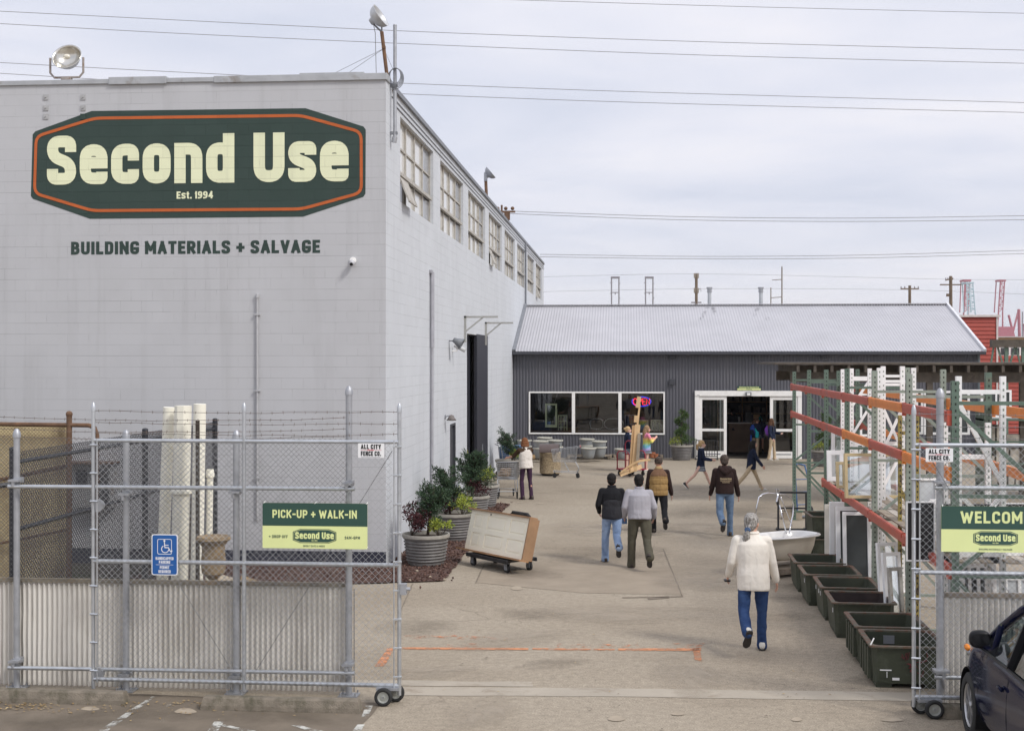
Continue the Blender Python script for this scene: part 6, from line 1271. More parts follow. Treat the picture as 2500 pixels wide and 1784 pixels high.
# ------------------------------------------------------------------ carts
def shopcart(lab, loc, yaw, handle=None):
    """basket opens up, pushed along +Y; handle at y=0"""
    t = thing('shopping_cart', lab, 'shopping cart', loc, yaw, 'wire shopping carts'); b = MB(); L, w0, w1 = .86, .29, .23; zt, zb = .98, .52
    def ring(z, f):
        y1 = L - .06*(1-f); ww1 = w1-.02*(1-f); ww0 = w0-.03*(1-f); y0 = .03+.05*(1-f); return [(-ww0,y0,z),(ww0,y0,z),(ww1,y1,z-(.10*(f))),(-ww1,y1,z-(.10*f))]
    top = ring(zt,1); bot = ring(zb,0)
    for k in range(7):
        f = k/6; rg_ = [Vector(q).lerp(Vector(p), f) for q, p in zip(bot, top)]; b.tube(rg_, .007 if k in (0,6) else .0035, 4, True)
    for s_ in range(4):
        a0, a1, c0, c1 = bot[s_], bot[(s_+1)%4], top[s_], top[(s_+1)%4]; n = 18 if s_ % 2 else 11
        for k in range(n): f = k/n; b.tube([Vector(a0).lerp(Vector(a1),f), Vector(c0).lerp(Vector(c1),f)], .0032, 4)
    for k in range(1,10): f = k/10; b.tube([Vector(bot[0]).lerp(Vector(bot[3]),f), Vector(bot[1]).lerp(Vector(bot[2]),f)], .0035, 4)
    b.build('basket', cartgry, t)
    b = MB()
    for x in (-.27,.27): b.tube([(x,-.06,1.0),(x,.04,.95),(x,.10,.52),(x,-.02,.30),(x,.02,.16),(x*.8,.80,.2)], .012, 6); b.tube([(x*.8,.45,.5),(x*.85,.30,.2)], .010, 6)
    b.tube([(-.22,.8,.2),(.22,.8,.2)], .012, 6); b.tube([(-.27,.03,.2),(.27,.03,.2)], .012, 6); b.build('chassis', cartgry, t)
    b = MB(); b.tube([(-.29,-.06,1.0),(.29,-.06,1.0)], .017, 8); b.build('handle', handle or greyst, t)
    for x, y in ((-.26,.02),(.26,.02),(-.2,.76),(.2,.76)): b = MB(); b.cyl((x-.016,y,.062),(x+.016,y,.062),.062,.062,16); b.box(x-.025,x+.025,y-.012,y+.012,.07,.19); b.build('wheel', rubber, t, auto=40)
    return t
p = gp(1236, 1216); shopcart('wire shopping cart pushed by the woman in the pale vest', (p.x+.05, p.y-.15, 0), R(8), greyst)
t = thing('cart_load', 'bundle of pale wood pieces in the pushed shopping cart', 'bundle', (p.x+.05, p.y-.15, .56), R(8)); b = MB(); rg = random.Random(8)
for k in range(7): x = rg.uniform(-.15,.1); y = rg.uniform(.15,.6); b.obox(Matrix.Translation((x,y,.03+.03*k)) @ Euler((rg.uniform(-.3,.3),rg.uniform(-.3,.3),rg.uniform(0,3))).to_matrix().to_4x4(), .3, .08, .05)
b.build('load', M('load_mix', (.42,.33,.25), .7, 0, .5, 5), t)
p = gp(1412, 1165); shopcart('empty wire shopping cart with a pink top rail beside the litter bin', (p.x, p.y, 0), R(93), M('pink_rail', (.42,.12,.14), .5))
b = MB()
p = gp(1228, 1160); shopcart('wire shopping cart against the block wall loaded with blue crates', (p.x-.15, p.y, 0), R(-75))
t = thing('blue_crate', 'blue plastic crates in the cart against the block wall', 'crate', (p.x+.25, p.y+.05, .56), R(10)); b = MB(); b.box(-.36,.36,-.2,.2,0,.42); b.build('crate_body', bluebox, t, bev=.02)
b = MB(); b.box(-.3,.1,-.15,.15,.425,.5); b.build('carton', potrim, t)
# flat dolly with a six panel door in its jamb
A = atD(1131, 1337, 24.5); B_ = atD(1278, 1367, 23.0); A.z = B_.z = .27; dx_ = (B_-A); Ld = dx_.length; ya = math.atan2(dx_.y, dx_.x)
cdol = A + dx_*.52; t = thing('platform_cart', 'black four wheeled platform cart under the panelled door', 'platform cart', (cdol.x+.12, cdol.y+.16, 0), ya)
b = MB(); b.box(-.62,.62,-.32,.32,.19,.235); b.box(-.64,.64,-.34,-.30,.17,.24); b.box(-.64,.64,.30,.34,.17,.24); b.build('deck', blackpl, t, bev=.006)
for x in (-.52,.52):
    for y in (-.25,.25):
        b = MB(); b.cyl((x,y-.02,.075),(x,y+.02,.075),.075,.075,20); w = b.build('wheel', rubber, t, auto=40); b = MB(); b.cyl((x,y-.024,.075),(x,y+.024,.075),.03,.03,14); b.build('hub', greyst, w, auto=40)
        b = MB(); b.box(x-.045,x+.045,y-.035,y-.028,.05,.17); b.box(x-.045,x+.045,y+.028,y+.035,.05,.17); b.box(x-.05,x+.05,y-.035,y+.035,.17,.19); b.build('fork', greyst, t)
hb = [(-.25,.30,.24),(-.22,.36,.92),(-.15,.38,.97),(.30,.38,.97),(.38,.36,.92),(.42,.30,.24)]; b = MB(); b.tube(hb, .017, 8); b.tube([(.0,.31,.24),(.02,.38,.97)], .012, 6); b.build('handle_frame', blackpl, t, smooth=True); b = MB(); b.tube([(-.15,.38,.97),(.30,.38,.97),(.38,.365,.925)], .032, 10); b.build('foam_grip', rubber, t, smooth=True)
t = thing('panel_door', 'cream six panel door in a wooden jamb lying on its side on a cart', 'door', A + Vector((0,0,-.0)), ya); t.rotation_euler.x = R(-14)
hD = .74; y0 = .03; b = MB()
def pan(x0, x1, z0, z1): b.box(x0,x1,y0,y0+.035,z0,z1)
xs = [.02,.135,.47,.60,1.20,1.33,Ld-.17,Ld-.03]
pan(.0,Ld-.03,0,hD*.10); pan(.0,Ld-.03,hD*.44,hD*.56); pan(.0,Ld-.03,hD*.90,hD); vsx = [(0,.14),(.40,.55),(1.12,1.25),(Ld-.15,Ld-.03)]
for x0, x1 in vsx: pan(x0,x1,hD*.10,hD*.44); pan(x0,x1,hD*.56,hD*.90)
for (a, c) in zip(vsx[:-1], vsx[1:]):
    for z0, z1 in ((hD*.10,hD*.44),(hD*.56,hD*.90)): b.box(a[1],c[0],y0+.014,y0+.03,z0,z1); b.box(a[1]+.035,c[0]-.035,y0+.006,y0+.014,z0+.035,z1-.035)
b.build('door_leaf', M('door_cream', (.93,.88,.73), .5, 0, .03, 4), t, bev=.003)
b = MB(); b.box(-.10,Ld-.0,-.10,.12,-.03,-.001); b.build('side_jamb', M('jamb_wood', (.36,.20,.10), .55, 0, .15, 3), t)
b = MB(); b.box(-.06,Ld,-.03,.14,hD+.001,hD+.026); b.build('side_jamb', bpy.data.materials['jamb_wood'], t)
b = MB(); b.box(Ld-.028,Ld+.0,-.03,.19,0,hD); b.build('head_jamb', M('jamb_wood2', (.31,.185,.10), .6, 0, .2, 3), t); b = MB(); b.cyl((.62,y0-.004,hD*.94),(.62,y0+.01,hD*.94),.018,.018,10); b.build('lock_hole', signbk, t)
# red lumber cart
p = gp(1541, 1160); D0 = 41.8; t = thing('lumber_cart', 'red tubular lumber cart loaded with boards', 'lumber cart', (p.x, p.y, 0), R(40))
b = MB(); b.box(-.36,.36,-.34,.34,.19,.23); b.build('deck', cartred, t)
def hoop(x, h, y0=-.30, y1=.30): b = MB(); b.tube([(x,y0,.22),(x,y0,h-.10),(x,y0+.07,h-.02),(x,y0+.12,h),(x,y1-.12,h),(x,y1-.07,h-.02),(x,y1,h-.1),(x,y1,.22)], .020, 8); b.tube([(x,y0,.22+(h-.22)*.52),(x,y1,.22+(h-.22)*.52)], .014, 6); b.build('hoop', cartred, t, smooth=True)
hoop(-.34,.80); hoop(.0,1.12); hoop(.34,.80)
for x in (-.28,.28):
    for y in (-.26,.26): b = MB(); b.cyl((x-.02,y,.07),(x+.02,y,.07),.07,.07,16); b.box(x-.03,x+.03,y-.02,y+.02,.08,.19); b.build('caster', rubber, t, auto=40)
def board(lab, u0, v0_, u1, v1_, w, th, mat, D, dd=0, pts=None):
    a = atD(u0, v0_, D); c = atD(u1, v1_, D+dd); t = thing('board', lab, 'board', a, 0, 'boards on the red lumber cart'); b = MB(); b.bar((0,0,0), c-a, w, th, (0,1,0)); b.build('plank', mat, t); return t
board('widest pine board leaning upright in the red lumber cart',1548,1150,1557,1036,.17,.03,wood,42.0,.25)
board('brown board behind the pine boards in the lumber cart',1541,1150,1548,1038,.10,.03,wood2,42.2,.25)
board('narrow dark edged board at the left of the lumber cart',1537,1152,1545,1040,.05,.04,wood2,41.9,.2)
board('tallest thin lath rising from the lumber cart across the neon sign',1546,1135,1562,985,.06,.025,wood,42.25,.35)
board('short wide offcut at the very top of the tallest lath',1556,995,1561,968,.13,.025,wood,42.55,.03)
board('offcut block fixed halfway up the tall lath',1551,1031,1553,1014,.10,.028,wood,42.3,.03)
board('grey weathered short board at the right in the lumber cart',1556,1130,1561,1058,.10,.03,oldwood,41.95,.2)
board('long low board resting across the lumber cart deck',1514,1158,1566,1138,.14,.03,wood,41.7,.5)
t = thing('bent_lath', 'pale bent lath arching over the lumber cart', 'lath', atD(1517,1152,41.6)); o0 = t.location.copy(); b = MB(); P = [atD(u, v, 41.6+.02*i)-o0 for i, (u, v) in enumerate(((1517,1152),(1530,1142),(1545,1132),(1558,1126),(1572,1123),(1588,1122)))]
vs = [q+Vector((0,0,z)) for q in P for z in (-.035,.035)]; b.add(vs, [(2*i,2*i+2,2*i+3,2*i+1) for i in range(5)]); o = b.build('strip', wood, t); md = o.modifiers.new('thick','SOLIDIFY'); md.thickness = .02
p0 = gp(1699, 1121); p1 = gp(1751, 1121); t = thing('barrier_rail', 'low black barrier rail with upright bars beside the entrance', 'rail', (p0.x, p0.y, 0)); L = p1.x-p0.x; b = MB()
b.bar((0,0,.72),(L,0,.72),.03,.03,(0,1,0)); b.bar((0,0,.12),(L,0,.12),.03,.03,(0,1,0))
for k in range(9): b.bar((L*k/8,0,.02 if k in (0,8) else .12),(L*k/8,0,.72),.02 if k % 8 else .035,.02 if k % 8 else .035)
for x in (0,L): b.bar((x,-.25,.02),(x,.25,.02),.04,.04)
b.build('rail_frame', blackpl, t)
# ------------------------------------------------------------------ people
skinm = M('skin', (.56,.31,.22), .55, 0, .06, 9); skin2 = M('fair_skin', (.66,.41,.32), .55, 0, .05, 9)
def cloth(name, col, var=.12, bump=.35, bs=26, **k): m = M(name, col, .85, 0, var, 7, 0, bs, .012, spec=.2, **k); t = NT(m.node_tree); t.bump(t.noise(t.coord(scale=(1,1,.55), rot=(.3,.5,.2)), 9, 5, .55, .8), .38, .04, m.node_tree.nodes['Principled BSDF']); return m
def hairm(name, a, b_):
    m, nt, b = newmat(name); t = NT(nt); f = t.noise(t.coord(scale=(9,9,1.2)), 9, 4, .6); t.l.new(t.ramp(f, [(.35, a), (.65, b_)]), b.inputs['Base Color']); b.inputs['Roughness'].default_value = .75; setin(b, 'Specular IOR Level', .2); t.bump(f, .5, .01, b); return m
def denim(name, c0, c1):
    m, nt, b = newmat(name); t = NT(nt); f = t.noise(t.coord(scale=(1,1,.5)), 5, 5, .6, .4); t.l.new(t.ramp(f, [(.32, c0), (.68, c1)]), b.inputs['Base Color']); b.inputs['Roughness'].default_value = .85; setin(b, 'Specular IOR Level', .15); t.bump(t.noise(t.coord(scale=(1,1,2.2)), 11, 4, .6), .5, .03, b); return m
def plaid():
    m, nt, b = newmat('plaid_skirt'); t = NT(nt); s = t.new('ShaderNodeSeparateXYZ'); t.l.new(t.coord(), s.inputs[0])
    ang = t.math('MULTIPLY', t.math('ARCTAN2', s.outputs[0], s.outputs[1]), 3.5)
    def st(x, k, w): return t.math('LESS_THAN', t.math('FRACT', t.math('MULTIPLY', x, k)), w)
    c = t.mix(st(ang, 1.0, .38), (.010,.016,.045), (.10,.13,.18)); c = t.mix(st(s.outputs[2], 11.0, .38), c, (.10,.13,.18)); c = t.mix(st(ang, 2.0, .16), c, (.55,.56,.55)); c = t.mix(st(s.outputs[2], 22.0, .16), c, (.55,.56,.55))
    t.l.new(c, b.inputs['Base Color']); b.inputs['Roughness'].default_value = .85; return m
def tiedye():
    m, nt, b = newmat('tie_dye'); t = NT(nt); s = t.new('ShaderNodeSeparateXYZ'); t.l.new(t.coord(), s.inputs[0]); n = t.noise(t.coord(), 7, 4)
    f = t.math('ADD', t.math('MULTIPLY', t.math('SUBTRACT', s.outputs[2], .62), 1.5), t.math('MULTIPLY', t.math('SUBTRACT', n, .5), .35))
    c = t.ramp(f, [(.0, (.42,.28,.66)), (.22, (.45,.36,.72)), (.38, (.15,.55,.68)), (.52, (.62,.72,.18)), (.66, (.78,.62,.15)), (.85, (.72,.20,.32)), (1, (.75,.28,.42))]); t.l.new(c, b.inputs['Base Color']); b.inputs['Roughness'].default_value = .85; return m
plaidm = plaid(); tiem = tiedye(); navyc = cloth('navy_knit', (.012,.018,.042)); khaki = cloth('khaki_cotton', (.50,.39,.26)); blackc = cloth('black_cloth', (.012,.012,.014)); charcf = cloth('charcoal_fleece', (.030,.030,.034)); greysw = cloth('grey_sweat', (.37,.36,.39), .06); creamc = cloth('cream_twill', (.76,.71,.63), .05); brownc = cloth('brown_hoodie', (.030,.017,.015)); olivec = cloth('olive_canvas', (.085,.078,.055)); tanv = cloth('tan_quilt', (.30,.19,.075)); yokeb = cloth('brown_yoke', (.17,.095,.055)); purplep = cloth('purple_trousers', (.050,.024,.050)); vestw = cloth('pale_vest', (.66,.61,.55), .05)
jl_ = denim('light_denim', (.16,.24,.40), (.33,.43,.60)); jm_ = denim('mid_denim', (.085,.135,.22), (.19,.27,.38)); jd_ = denim('dark_denim', (.018,.040,.115), (.045,.085,.19))
h_black = hairm('black_hair', (.008,.007,.007), (.022,.018,.016)); h_brown = hairm('brown_hair', (.045,.022,.013), (.13,.065,.035)); h_auburn = hairm('auburn_hair', (.12,.045,.018), (.26,.11,.05)); h_blond = hairm('blond_hair', (.38,.24,.11), (.62,.45,.25)); h_grey = hairm('grey_hair', (.10,.085,.07), (.50,.48,.45)); h_dk = hairm('dark_grey_brown_hair', (.040,.030,.025), (.11,.085,.07)); h_light = hairm('light_brown_hair', (.20,.12,.065), (.40,.27,.16))
soleb = M('shoe_sole', (.035,.03,.026), .8, 0, .2, 20); shoeb = M('brown_shoe', (.045,.03,.022), .6); shoew = M('white_shoe', (.66,.64,.58), .6, 0, .1, 20); shoek = M('black_shoe', (.015,.015,.016), .5)
eyem = M('eye_dark', (.03,.02,.015), .3); lipm = M('lips', (.42,.13,.11), .5)
def vrot(v, ax, a): return Matrix.Rotation(a, 3, ax) @ Vector(v)
def person(label, u, v, H, head, top, bot, hair, L, Rr, aL, aR, g=1.0, lean=4, hyaw=0, hpitch=0, skin=skinm, shoes=shoeb, hem=.86, sleeve=1, loose=1.0, skirt=None, vox=.0095, gx=None, D=None, extras=(), topname='jacket', sole=soleb):
    k = H/1.70; gp_ = gp(u, v) if D is None else atD(u, V0+12160/D, D)
    t = thing('person', label, 'person', (gp_.x, gp_.y, 0), PSI + R(head))
    hipz = .93*k; W = lambda x: x*k
    # legs
    legs = []
    for s, (hp, kn, sp, fp) in ((-1, L), (1, Rr)):
        hip = Vector((s*W(.092)*(.5+.5*g), 0, 0)); th = Vector((s*math.sin(R(sp)), math.sin(R(hp)), -math.cos(R(hp)))).normalized(); kp = hip + th*W(.425)
        sh = Vector((s*math.sin(R(sp))*.3, math.sin(R(hp-kn)), -math.cos(R(hp-kn)))).normalized(); an = kp + sh*W(.41); fd = Vector((s*.12, math.cos(R(fp)), math.sin(R(fp)))).normalized()
        legs.append([hip, kp, an, fd])
    low = min(min(an.z - W(.085)*math.cos(math.asin(max(-1,min(1,fd.z)))) , (an + fd*W(.15)).z - W(.04)) for _, _, an, fd in legs); base = -low
    cyg = sum(an.y for _, _, an, _ in legs)/2
    for l in legs:
        for i in range(3): l[i] = l[i] + Vector((0,-0,base))
    hz = base
    def T(p):
        q = Vector(p) - Vector((0,0,hz)); q = Matrix.Rotation(-R(lean), 3, 'X') @ q; return q + Vector((0,0,hz))
    def torso(b, rings, n=18):
        vs = []; fs = []
        for z, rx, ry, cy in rings:
            for j in range(n): a = 2*math.pi*j/n; vs.append(T((rx*k*math.copysign(abs(math.cos(a))**.85, math.cos(a)), (cy + ry*math.sin(a))*k, hz + z*k)))
        m = len(rings)
        for i in range(m-1):
            for j in range(n): fs.append((i*n+j, i*n+(j+1)%n, (i+1)*n+(j+1)%n, (i+1)*n+j))
        fs += [tuple(range(n))[::-1], tuple((m-1)*n+j for j in range(n))]; b.add(vs, fs)
    sw = .185*(.72+.28*g)
    arms = []
    for s, (swg, abd, elb, inw) in ((-1, aL), (1, aR)):
        sh = T((s*W(sw), 0, hz+W(.45))); d = Vector((s*math.sin(R(abd)), math.sin(R(swg)), -math.cos(R(swg))*math.cos(R(abd)))).normalized(); el = sh + d*W(.285)
        f = Matrix.Rotation(R(elb), 3, 'X') @ d; f = Matrix.Rotation(-R(inw)*s, 3, 'Z') @ f; wr = el + f*W(.25); arms.append((sh, el, wr, f, s))
    nk = T((0, W(.005), hz+W(.53))); hc = T((0, W(.025), hz+W(.648)))
    HM = Matrix.Translation(hc) @ Matrix.Rotation(R(hyaw), 4, 'Z') @ Matrix.Rotation(R(hpitch), 4, 'X')
    hk = k*(1.04 if H > 1.6 else 1.08); E = lambda x, y, z: HM @ Vector((x*hk, y*hk, z*hk))
    # ---- body: one continuous surface
    b = MB(); HR = HM.to_3x3()
    b.ball(E(0,-.012,.018), .074*hk, .092*hk, .098*hk, 16, 10, HR); b.ball(E(0,.025,-.045), .058*hk, .066*hk, .07*hk, 14, 8, HR); b.ball(E(0,.062,-.082), .028*hk, .024*hk, .022*hk, 10, 6, HR)
    b.rcone(E(0,.088,.0), E(0,.106,-.03), .009*hk, .014*hk, 8)
    for s in (-1,1): b.ball(E(s*.076,-.012,-.012), .012*hk, .022*hk, .033*hk, 8, 6, HR)
    b.rcone(nk + Vector((0,-.005*k,-.05*k)), E(0,-.01,-.06), W(.058), W(.054))
    torso(b, [(-.06,.12*g,.10*g,0),(.05,.145*g,.10*g,0),(.2,.13*g,.09*g,.005),(.36,.15*g,.10*g,0),(.44,.125*g,.08*g,0),(.52,.055,.055,0)])
    for hip, kp, an, fd in legs:
        bl = 1 if skirt else .82; b.rcone(hip, kp, W(.075)*g*bl, W(.05)*bl); ca = kp.lerp(an,.32) - Vector((0,W(.012),0)); b.rcone(kp, ca, W(.05)*bl, W(.052)*bl); b.rcone(ca, an, W(.05)*bl, W(.034)); b.rcone(an, an+fd*W(.10)-Vector((0,0,W(.045))), W(.034), W(.026))
    for sh, el, wr, f, s in arms:
        b.rcone(T((s*W(.09),0,hz+W(.44))), sh, W(.045), W(.045)); b.rcone(sh, el, W(.044), W(.036)); b.rcone(el, wr, W(.038), W(.027))
        side = f.cross(Vector((0,1,.2))).normalized(); pn = f.cross(side).normalized(); pal = wr + f*W(.05)
        Mh = Matrix((pn, side*.0+side, f)).transposed(); b.ball(pal, W(.036), W(.016), W(.048), 10, 6, Matrix((pn, side, f)).transposed())
        for i, (o_, l_) in enumerate(((-.027,.062),(-.009,.074),(.009,.070),(.026,.054))):
            q0 = wr + f*W(.082) + pn*W(o_); bend = side*(-s*.012 if True else 0); q1 = q0 + f*W(l_*.5) + pn*W(o_*.12) + bend*W(.8); q2 = q1 + f*W(l_*.42) + bend*W(2.0); b.rcone(q0, q1, W(.0088), W(.008), 7); b.rcone(q1, q2, W(.008), W(.0068), 7)
        inn = 1 if (pn.y > 0) else -1; q0 = wr + f*W(.03) + pn*W(.03)*inn; q1 = q0 + f*W(.035) + pn*W(.022)*inn; q2 = q1 + f*W(.032) + pn*W(.004)*inn; b.rcone(q0, q1, W(.0115), W(.0095), 7); b.rcone(q1, q2, W(.0095), W(.008), 7)
    b.build('body', skin, t, rem=vox*k if H > 1.6 else vox)
    b = MB()
    for s in (-1,1): b.ball(E(s*.030,.074,.006), .011*hk, .008*hk, .008*hk, 8, 6, HR)
    b.build('eyes', eyem, t, smooth=True); b = MB(); b.ball(E(0,.088,-.055), .022*hk, .008*hk, .007*hk, 8, 6, HR); b.build('mouth', lipm, t, smooth=True)
    # ---- trousers or skirt
    q = loose
    if skirt is None:
        b = MB(); torso(b, [(-.075,.12*g*min(q,1.05),.108*g,-.0),(-.02,.158*g,.118*g,-.012),(.04,.152*g,.108*g,-.008),(.14,.13*g,.09*g,.0)])
        for hip, kp, an, fd in legs:
            b.chain([hip+Vector((0,-W(.01),W(.0))), hip.lerp(kp,.5), kp, kp.lerp(an,.4), an+Vector((0,W(.004),-W(.015)))], [W(.092)*g*min(q,1.04), W(.082)*g*q, W(.066)*q*(.6+.4*g), W(.062)*q*(.6+.4*g), W(.056)*q*(.6+.4*g)], 14); b.rcone(an+(kp-an)*.06, an+(an-kp).normalized()*W(.035), W(.058)*q*(.6+.4*g), W(.062)*q*(.6+.4*g), 14)
        b.build('trousers', bot, t, rem=.0105*k, disp=.015*k, dscale=.15*k, mar=True)
    else:
        b = MB(); n = 48; vs = []
        for i, (z, r) in enumerate(((.14,.135),(.05,.155),(-.12,.19),(-.24,.225))):
            for j in range(n): a = 2*math.pi*j/n; rr_ = (r + (.012*(i/3) if j % 2 else -.012*(i/3)))*k*g; vs.append(T((rr_*math.cos(a), rr_*.85*math.sin(a), hz+z*k)))
        b.add(vs, [(i*n+j,i*n+(j+1)%n,(i+1)*n+(j+1)%n,(i+1)*n+j) for i in range(3) for j in range(n)]); b.build('skirt', skirt, t)
    # ---- top
    def topmesh(b, infl=1.0, z0=None, arms_on=True, slv=1.0):
        z0 = (hem-.93) if z0 is None else z0
        torso(b, [(z0,.184*g*infl,.150*g*infl,-.012),(z0+.03,.190*g*infl,.156*g*infl,-.012),(.02,.190*g*infl,.152*g*infl,-.012),(.15,.182*g*infl,.138*g*infl,-.004),(.30,.192*(.55+.45*g)*infl,.135*g*infl,-.008),(.39,.190*(.62+.38*g)*infl,.122*g*infl,-.01),(.445,.150*(.7+.3*g)*infl,.098*infl,-.008),(.495,.098*infl,.078*infl,-.003),(.53,.064*infl,.064*infl,0),(.55,.058*infl,.058*infl,.003)])
        if arms_on:
            for sh, el, wr, f, s in arms:
                e_ = wr if slv >= 1 else (el if slv == .5 else sh.lerp(el, .8)); b.rcone(T((s*W(.09),0,hz+W(.425))), sh-Vector((0,0,W(.012))), W(.066), W(.060)*(.6+.4*g), 14); b.rcone(sh-Vector((0,0,W(.012))), el, W(.061)*(.6+.4*g), W(.053)*(.6+.4*g), 14)
                if slv >= 1: b.rcone(el, el.lerp(wr,.75), W(.053)*(.6+.4*g), W(.047)*(.7+.3*g), 14); b.rcone(el.lerp(wr,.75), wr-f*W(.01), W(.047)*(.7+.3*g), W(.040), 12)
    b = MB(); topmesh(b, slv=sleeve); tp = b.build(topname, top, t, rem=.0105*k, disp=.014*k, dscale=.19*k, mar=True)
    # ---- shoes
    for hip, kp, an, fd in legs:
        x = fd.cross(Vector((0,0,1))).normalized(); z = x.cross(fd).normalized(); Ms = Matrix((x, fd, z)).transposed().to_4x4(); Ms.translation = an; b = MB(); so = MB(); vs = []; n = 12
        sec = [(-.075,.028,-.015),(-.05,.038,.03),(.0,.038,.02),(.06,.042,-.018),(.12,.046,-.034),(.165,.038,-.05),(.185,.015,-.062)]
        for y, hw, zt in sec:
            for j in range(n): a = 2*math.pi*j/n; zz = -.07 + (zt+.07)*(.5+.5*math.sin(a)); vs.append(Ms @ Vector((hw*math.cos(a)*k, y*k, zz*k)))
        b.add(vs, [(i*n+j,i*n+(j+1)%n,(i+1)*n+(j+1)%n,(i+1)*n+j) for i in range(len(sec)-1) for j in range(n)] + [tuple(range(n))[::-1], tuple((len(sec)-1)*n+j for j in range(n))]); so_ = b.build('shoe', shoes, t, smooth=True)
        pl = [(-.036,-.07),(-.041,-.04),(-.036,.0),(-.043,.07),(-.049,.12),(-.04,.165),(-.012,.19),(.012,.19),(.04,.165),(.049,.12),(.043,.07),(.036,.0),(.041,-.04),(.036,-.07),(.0,-.082)]
        so.prism([(x_*k, y_*k) for x_, y_ in pl], .022*k, Ms @ Matrix.Translation((0,0,-.088*k))); so.build('sole', sole, so_, fix=True)
    # ---- hair
    b = MB(); kind, hm = hair[0], hair[1]
    b.ball(E(0,-.024,.036), .087*hk, .097*hk, .095*hk, 18, 12, HR)
    if kind != 'cap': b.ball(E(0,-.055,-.015), .078*hk, .062*hk, .075*hk, 14, 8, HR)
    if kind == 'short': b.ball(E(0,.0,.075), .068*hk, .075*hk, .045*hk, 12, 8, HR)
    if kind == 'bob': b.ball(E(0,-.035,-.03), .112*hk, .102*hk, .112*hk, 16, 10, HR); b.ball(E(0,-.045,-.085), .122*hk, .098*hk, .05*hk, 14, 8, HR)
    if kind == 'long': b.chain([E(0,-.05,.02), E(0,-.085,-.10), E(0,-.105,-.24), E(.01,-.10,-.33)], [.075*hk,.085*hk,.075*hk,.035*hk]); [b.chain([E(s*.06,-.01,.03), E(s*.078,.0,-.08), E(s*.075,.01,-.20)], [.03*hk,.034*hk,.018*hk]) for s in (-1,1)]
    if kind == 'bun': b.ball(E(0,-.125,.035), .048*hk, .042*hk, .048*hk, 12, 8, HR)
    if kind == 'pony': b.chain([E(0,-.10,.02), E(0,-.15,-.03), E(-.02,-.155,-.13), E(-.03,-.13,-.20)], [.028*hk,.036*hk,.032*hk,.010*hk])
    if kind == 'mane': b.chain([E(0,-.10,-.035), E(0,-.125,-.06)], [.036*hk,.022*hk]); b.chain([E(0,-.125,-.06), E(-.015,-.14,-.14), E(-.035,-.13,-.23)], [.024*hk,.042*hk,.036*hk]); [b.chain([E(-.01+x*.4,-.13,-.16), E(-.04+x*1.6,-.115+abs(x)*.3,-.30+abs(x)*.7)], [.020*hk,.005*hk], 7) for x in (-.06,-.035,-.01,.02,.045)]
    b.build('hair', hm, t, rem=.008*hk, disp=.018*hk, dscale=.022*hk)
    if kind == 'mane': b = MB(); b.tube([E(.03*math.cos(a),-.125+.01*math.cos(a)-.02,-.06+.022*math.sin(a)) for a in [2*math.pi*j/12 for j in range(12)]], .007*hk, 6, True); b.tube([E(x,-.146,-.06) for x in (-.028,.0,.028)], .010*hk, 6); b.build('hair_tie', bluebox, t)
    ctx = dict(t=t, k=k, hz=hz, T=T, E=E, arms=arms, legs=legs, torso=torso, topmesh=topmesh, top=tp, W=W, HR=HR, hk=hk, g=g)
    for f in extras: f(**ctx)
    return ctx
# pieces of clothing that only some wear
def hood(t, k, T, hz, **_):
    b = MB(); b.chain([T((x*k, y*k, hz+z*k)) for x, y, z in ((-.085,.04,.52),(-.10,-.05,.505),(-.075,-.11,.46),(0,-.135,.41),(.075,-.11,.46),(.10,-.05,.505),(.085,.04,.52))], [.036*k,.048*k,.052*k,.055*k,.052*k,.048*k,.036*k]); b.chain([T((0,-.09*k,hz+.47*k)), T((0,-.13*k,hz+.36*k))], [.085*k,.03*k]); b.build('hood', brownc, t, rem=.011, disp=.02, dscale=.06)
def backtext(t, k, T, hz, **_):
    m = M('tan_print', (.46,.36,.22), .8)
    b = MB()
    for s, z, h, w in (('Second Use', .268,.040,.235), ('BUILDING MATERIALS', .238,.018,.22), ('Seattle', .205,.020,.15)):
        s2 = s
        tmp = MB(); text(tmp, ''.join(c if c in GL or c == ' ' else 'n' for c in s2), Matrix.Rotation(R(90),4,'X'), h, .22, 1, .12, w, .3, align='c')
        tmp.v = [T((p.x*k, (-.188 + .9*p.x*p.x + p.y)*k, hz + (z + p.z)*k)) for p in tmp.v]; b.v, b.f, b.m, tmp0 = b.v, b.f, b.m, b.add(tmp.v, tmp.f)
    o = b.build('back_print', m, t)
    return o
def vest_yoke(t, k, T, hz, torso, g, **_):
    b = MB(); torso(b, [(-.075,.200,.165,-.014),(.0,.208,.172,-.014),(.03,.198,.162,-.012),(.07,.208,.172,-.012),(.135,.208,.168,-.012),(.165,.196,.154,-.01),(.195,.208,.168,-.012),(.265,.210,.166,-.012),(.295,.196,.152,-.012),(.33,.20,.158,-.012),(.38,.192,.146,-.012),(.40,.185,.135,-.01)], 22); b.build('quilted_vest', tanv, t, rem=.011, disp=.014, dscale=.06)
    b = MB(); torso(b, [(.34,.200,.158,-.013),(.39,.196,.146,-.013),(.445,.165,.118,-.010),(.495,.110,.09,-.004),(.53,.08,.078,0)], 22); b.build('vest_yoke', yokeb, t, rem=.011)
    b = MB(); torso(b, [(.49,.085,.085,-.005),(.53,.080,.080,-.004),(.565,.074,.072,-.002)], 18); b.build('vest_collar', cloth('tan_collar', (.42,.30,.15)), t, rem=.011)
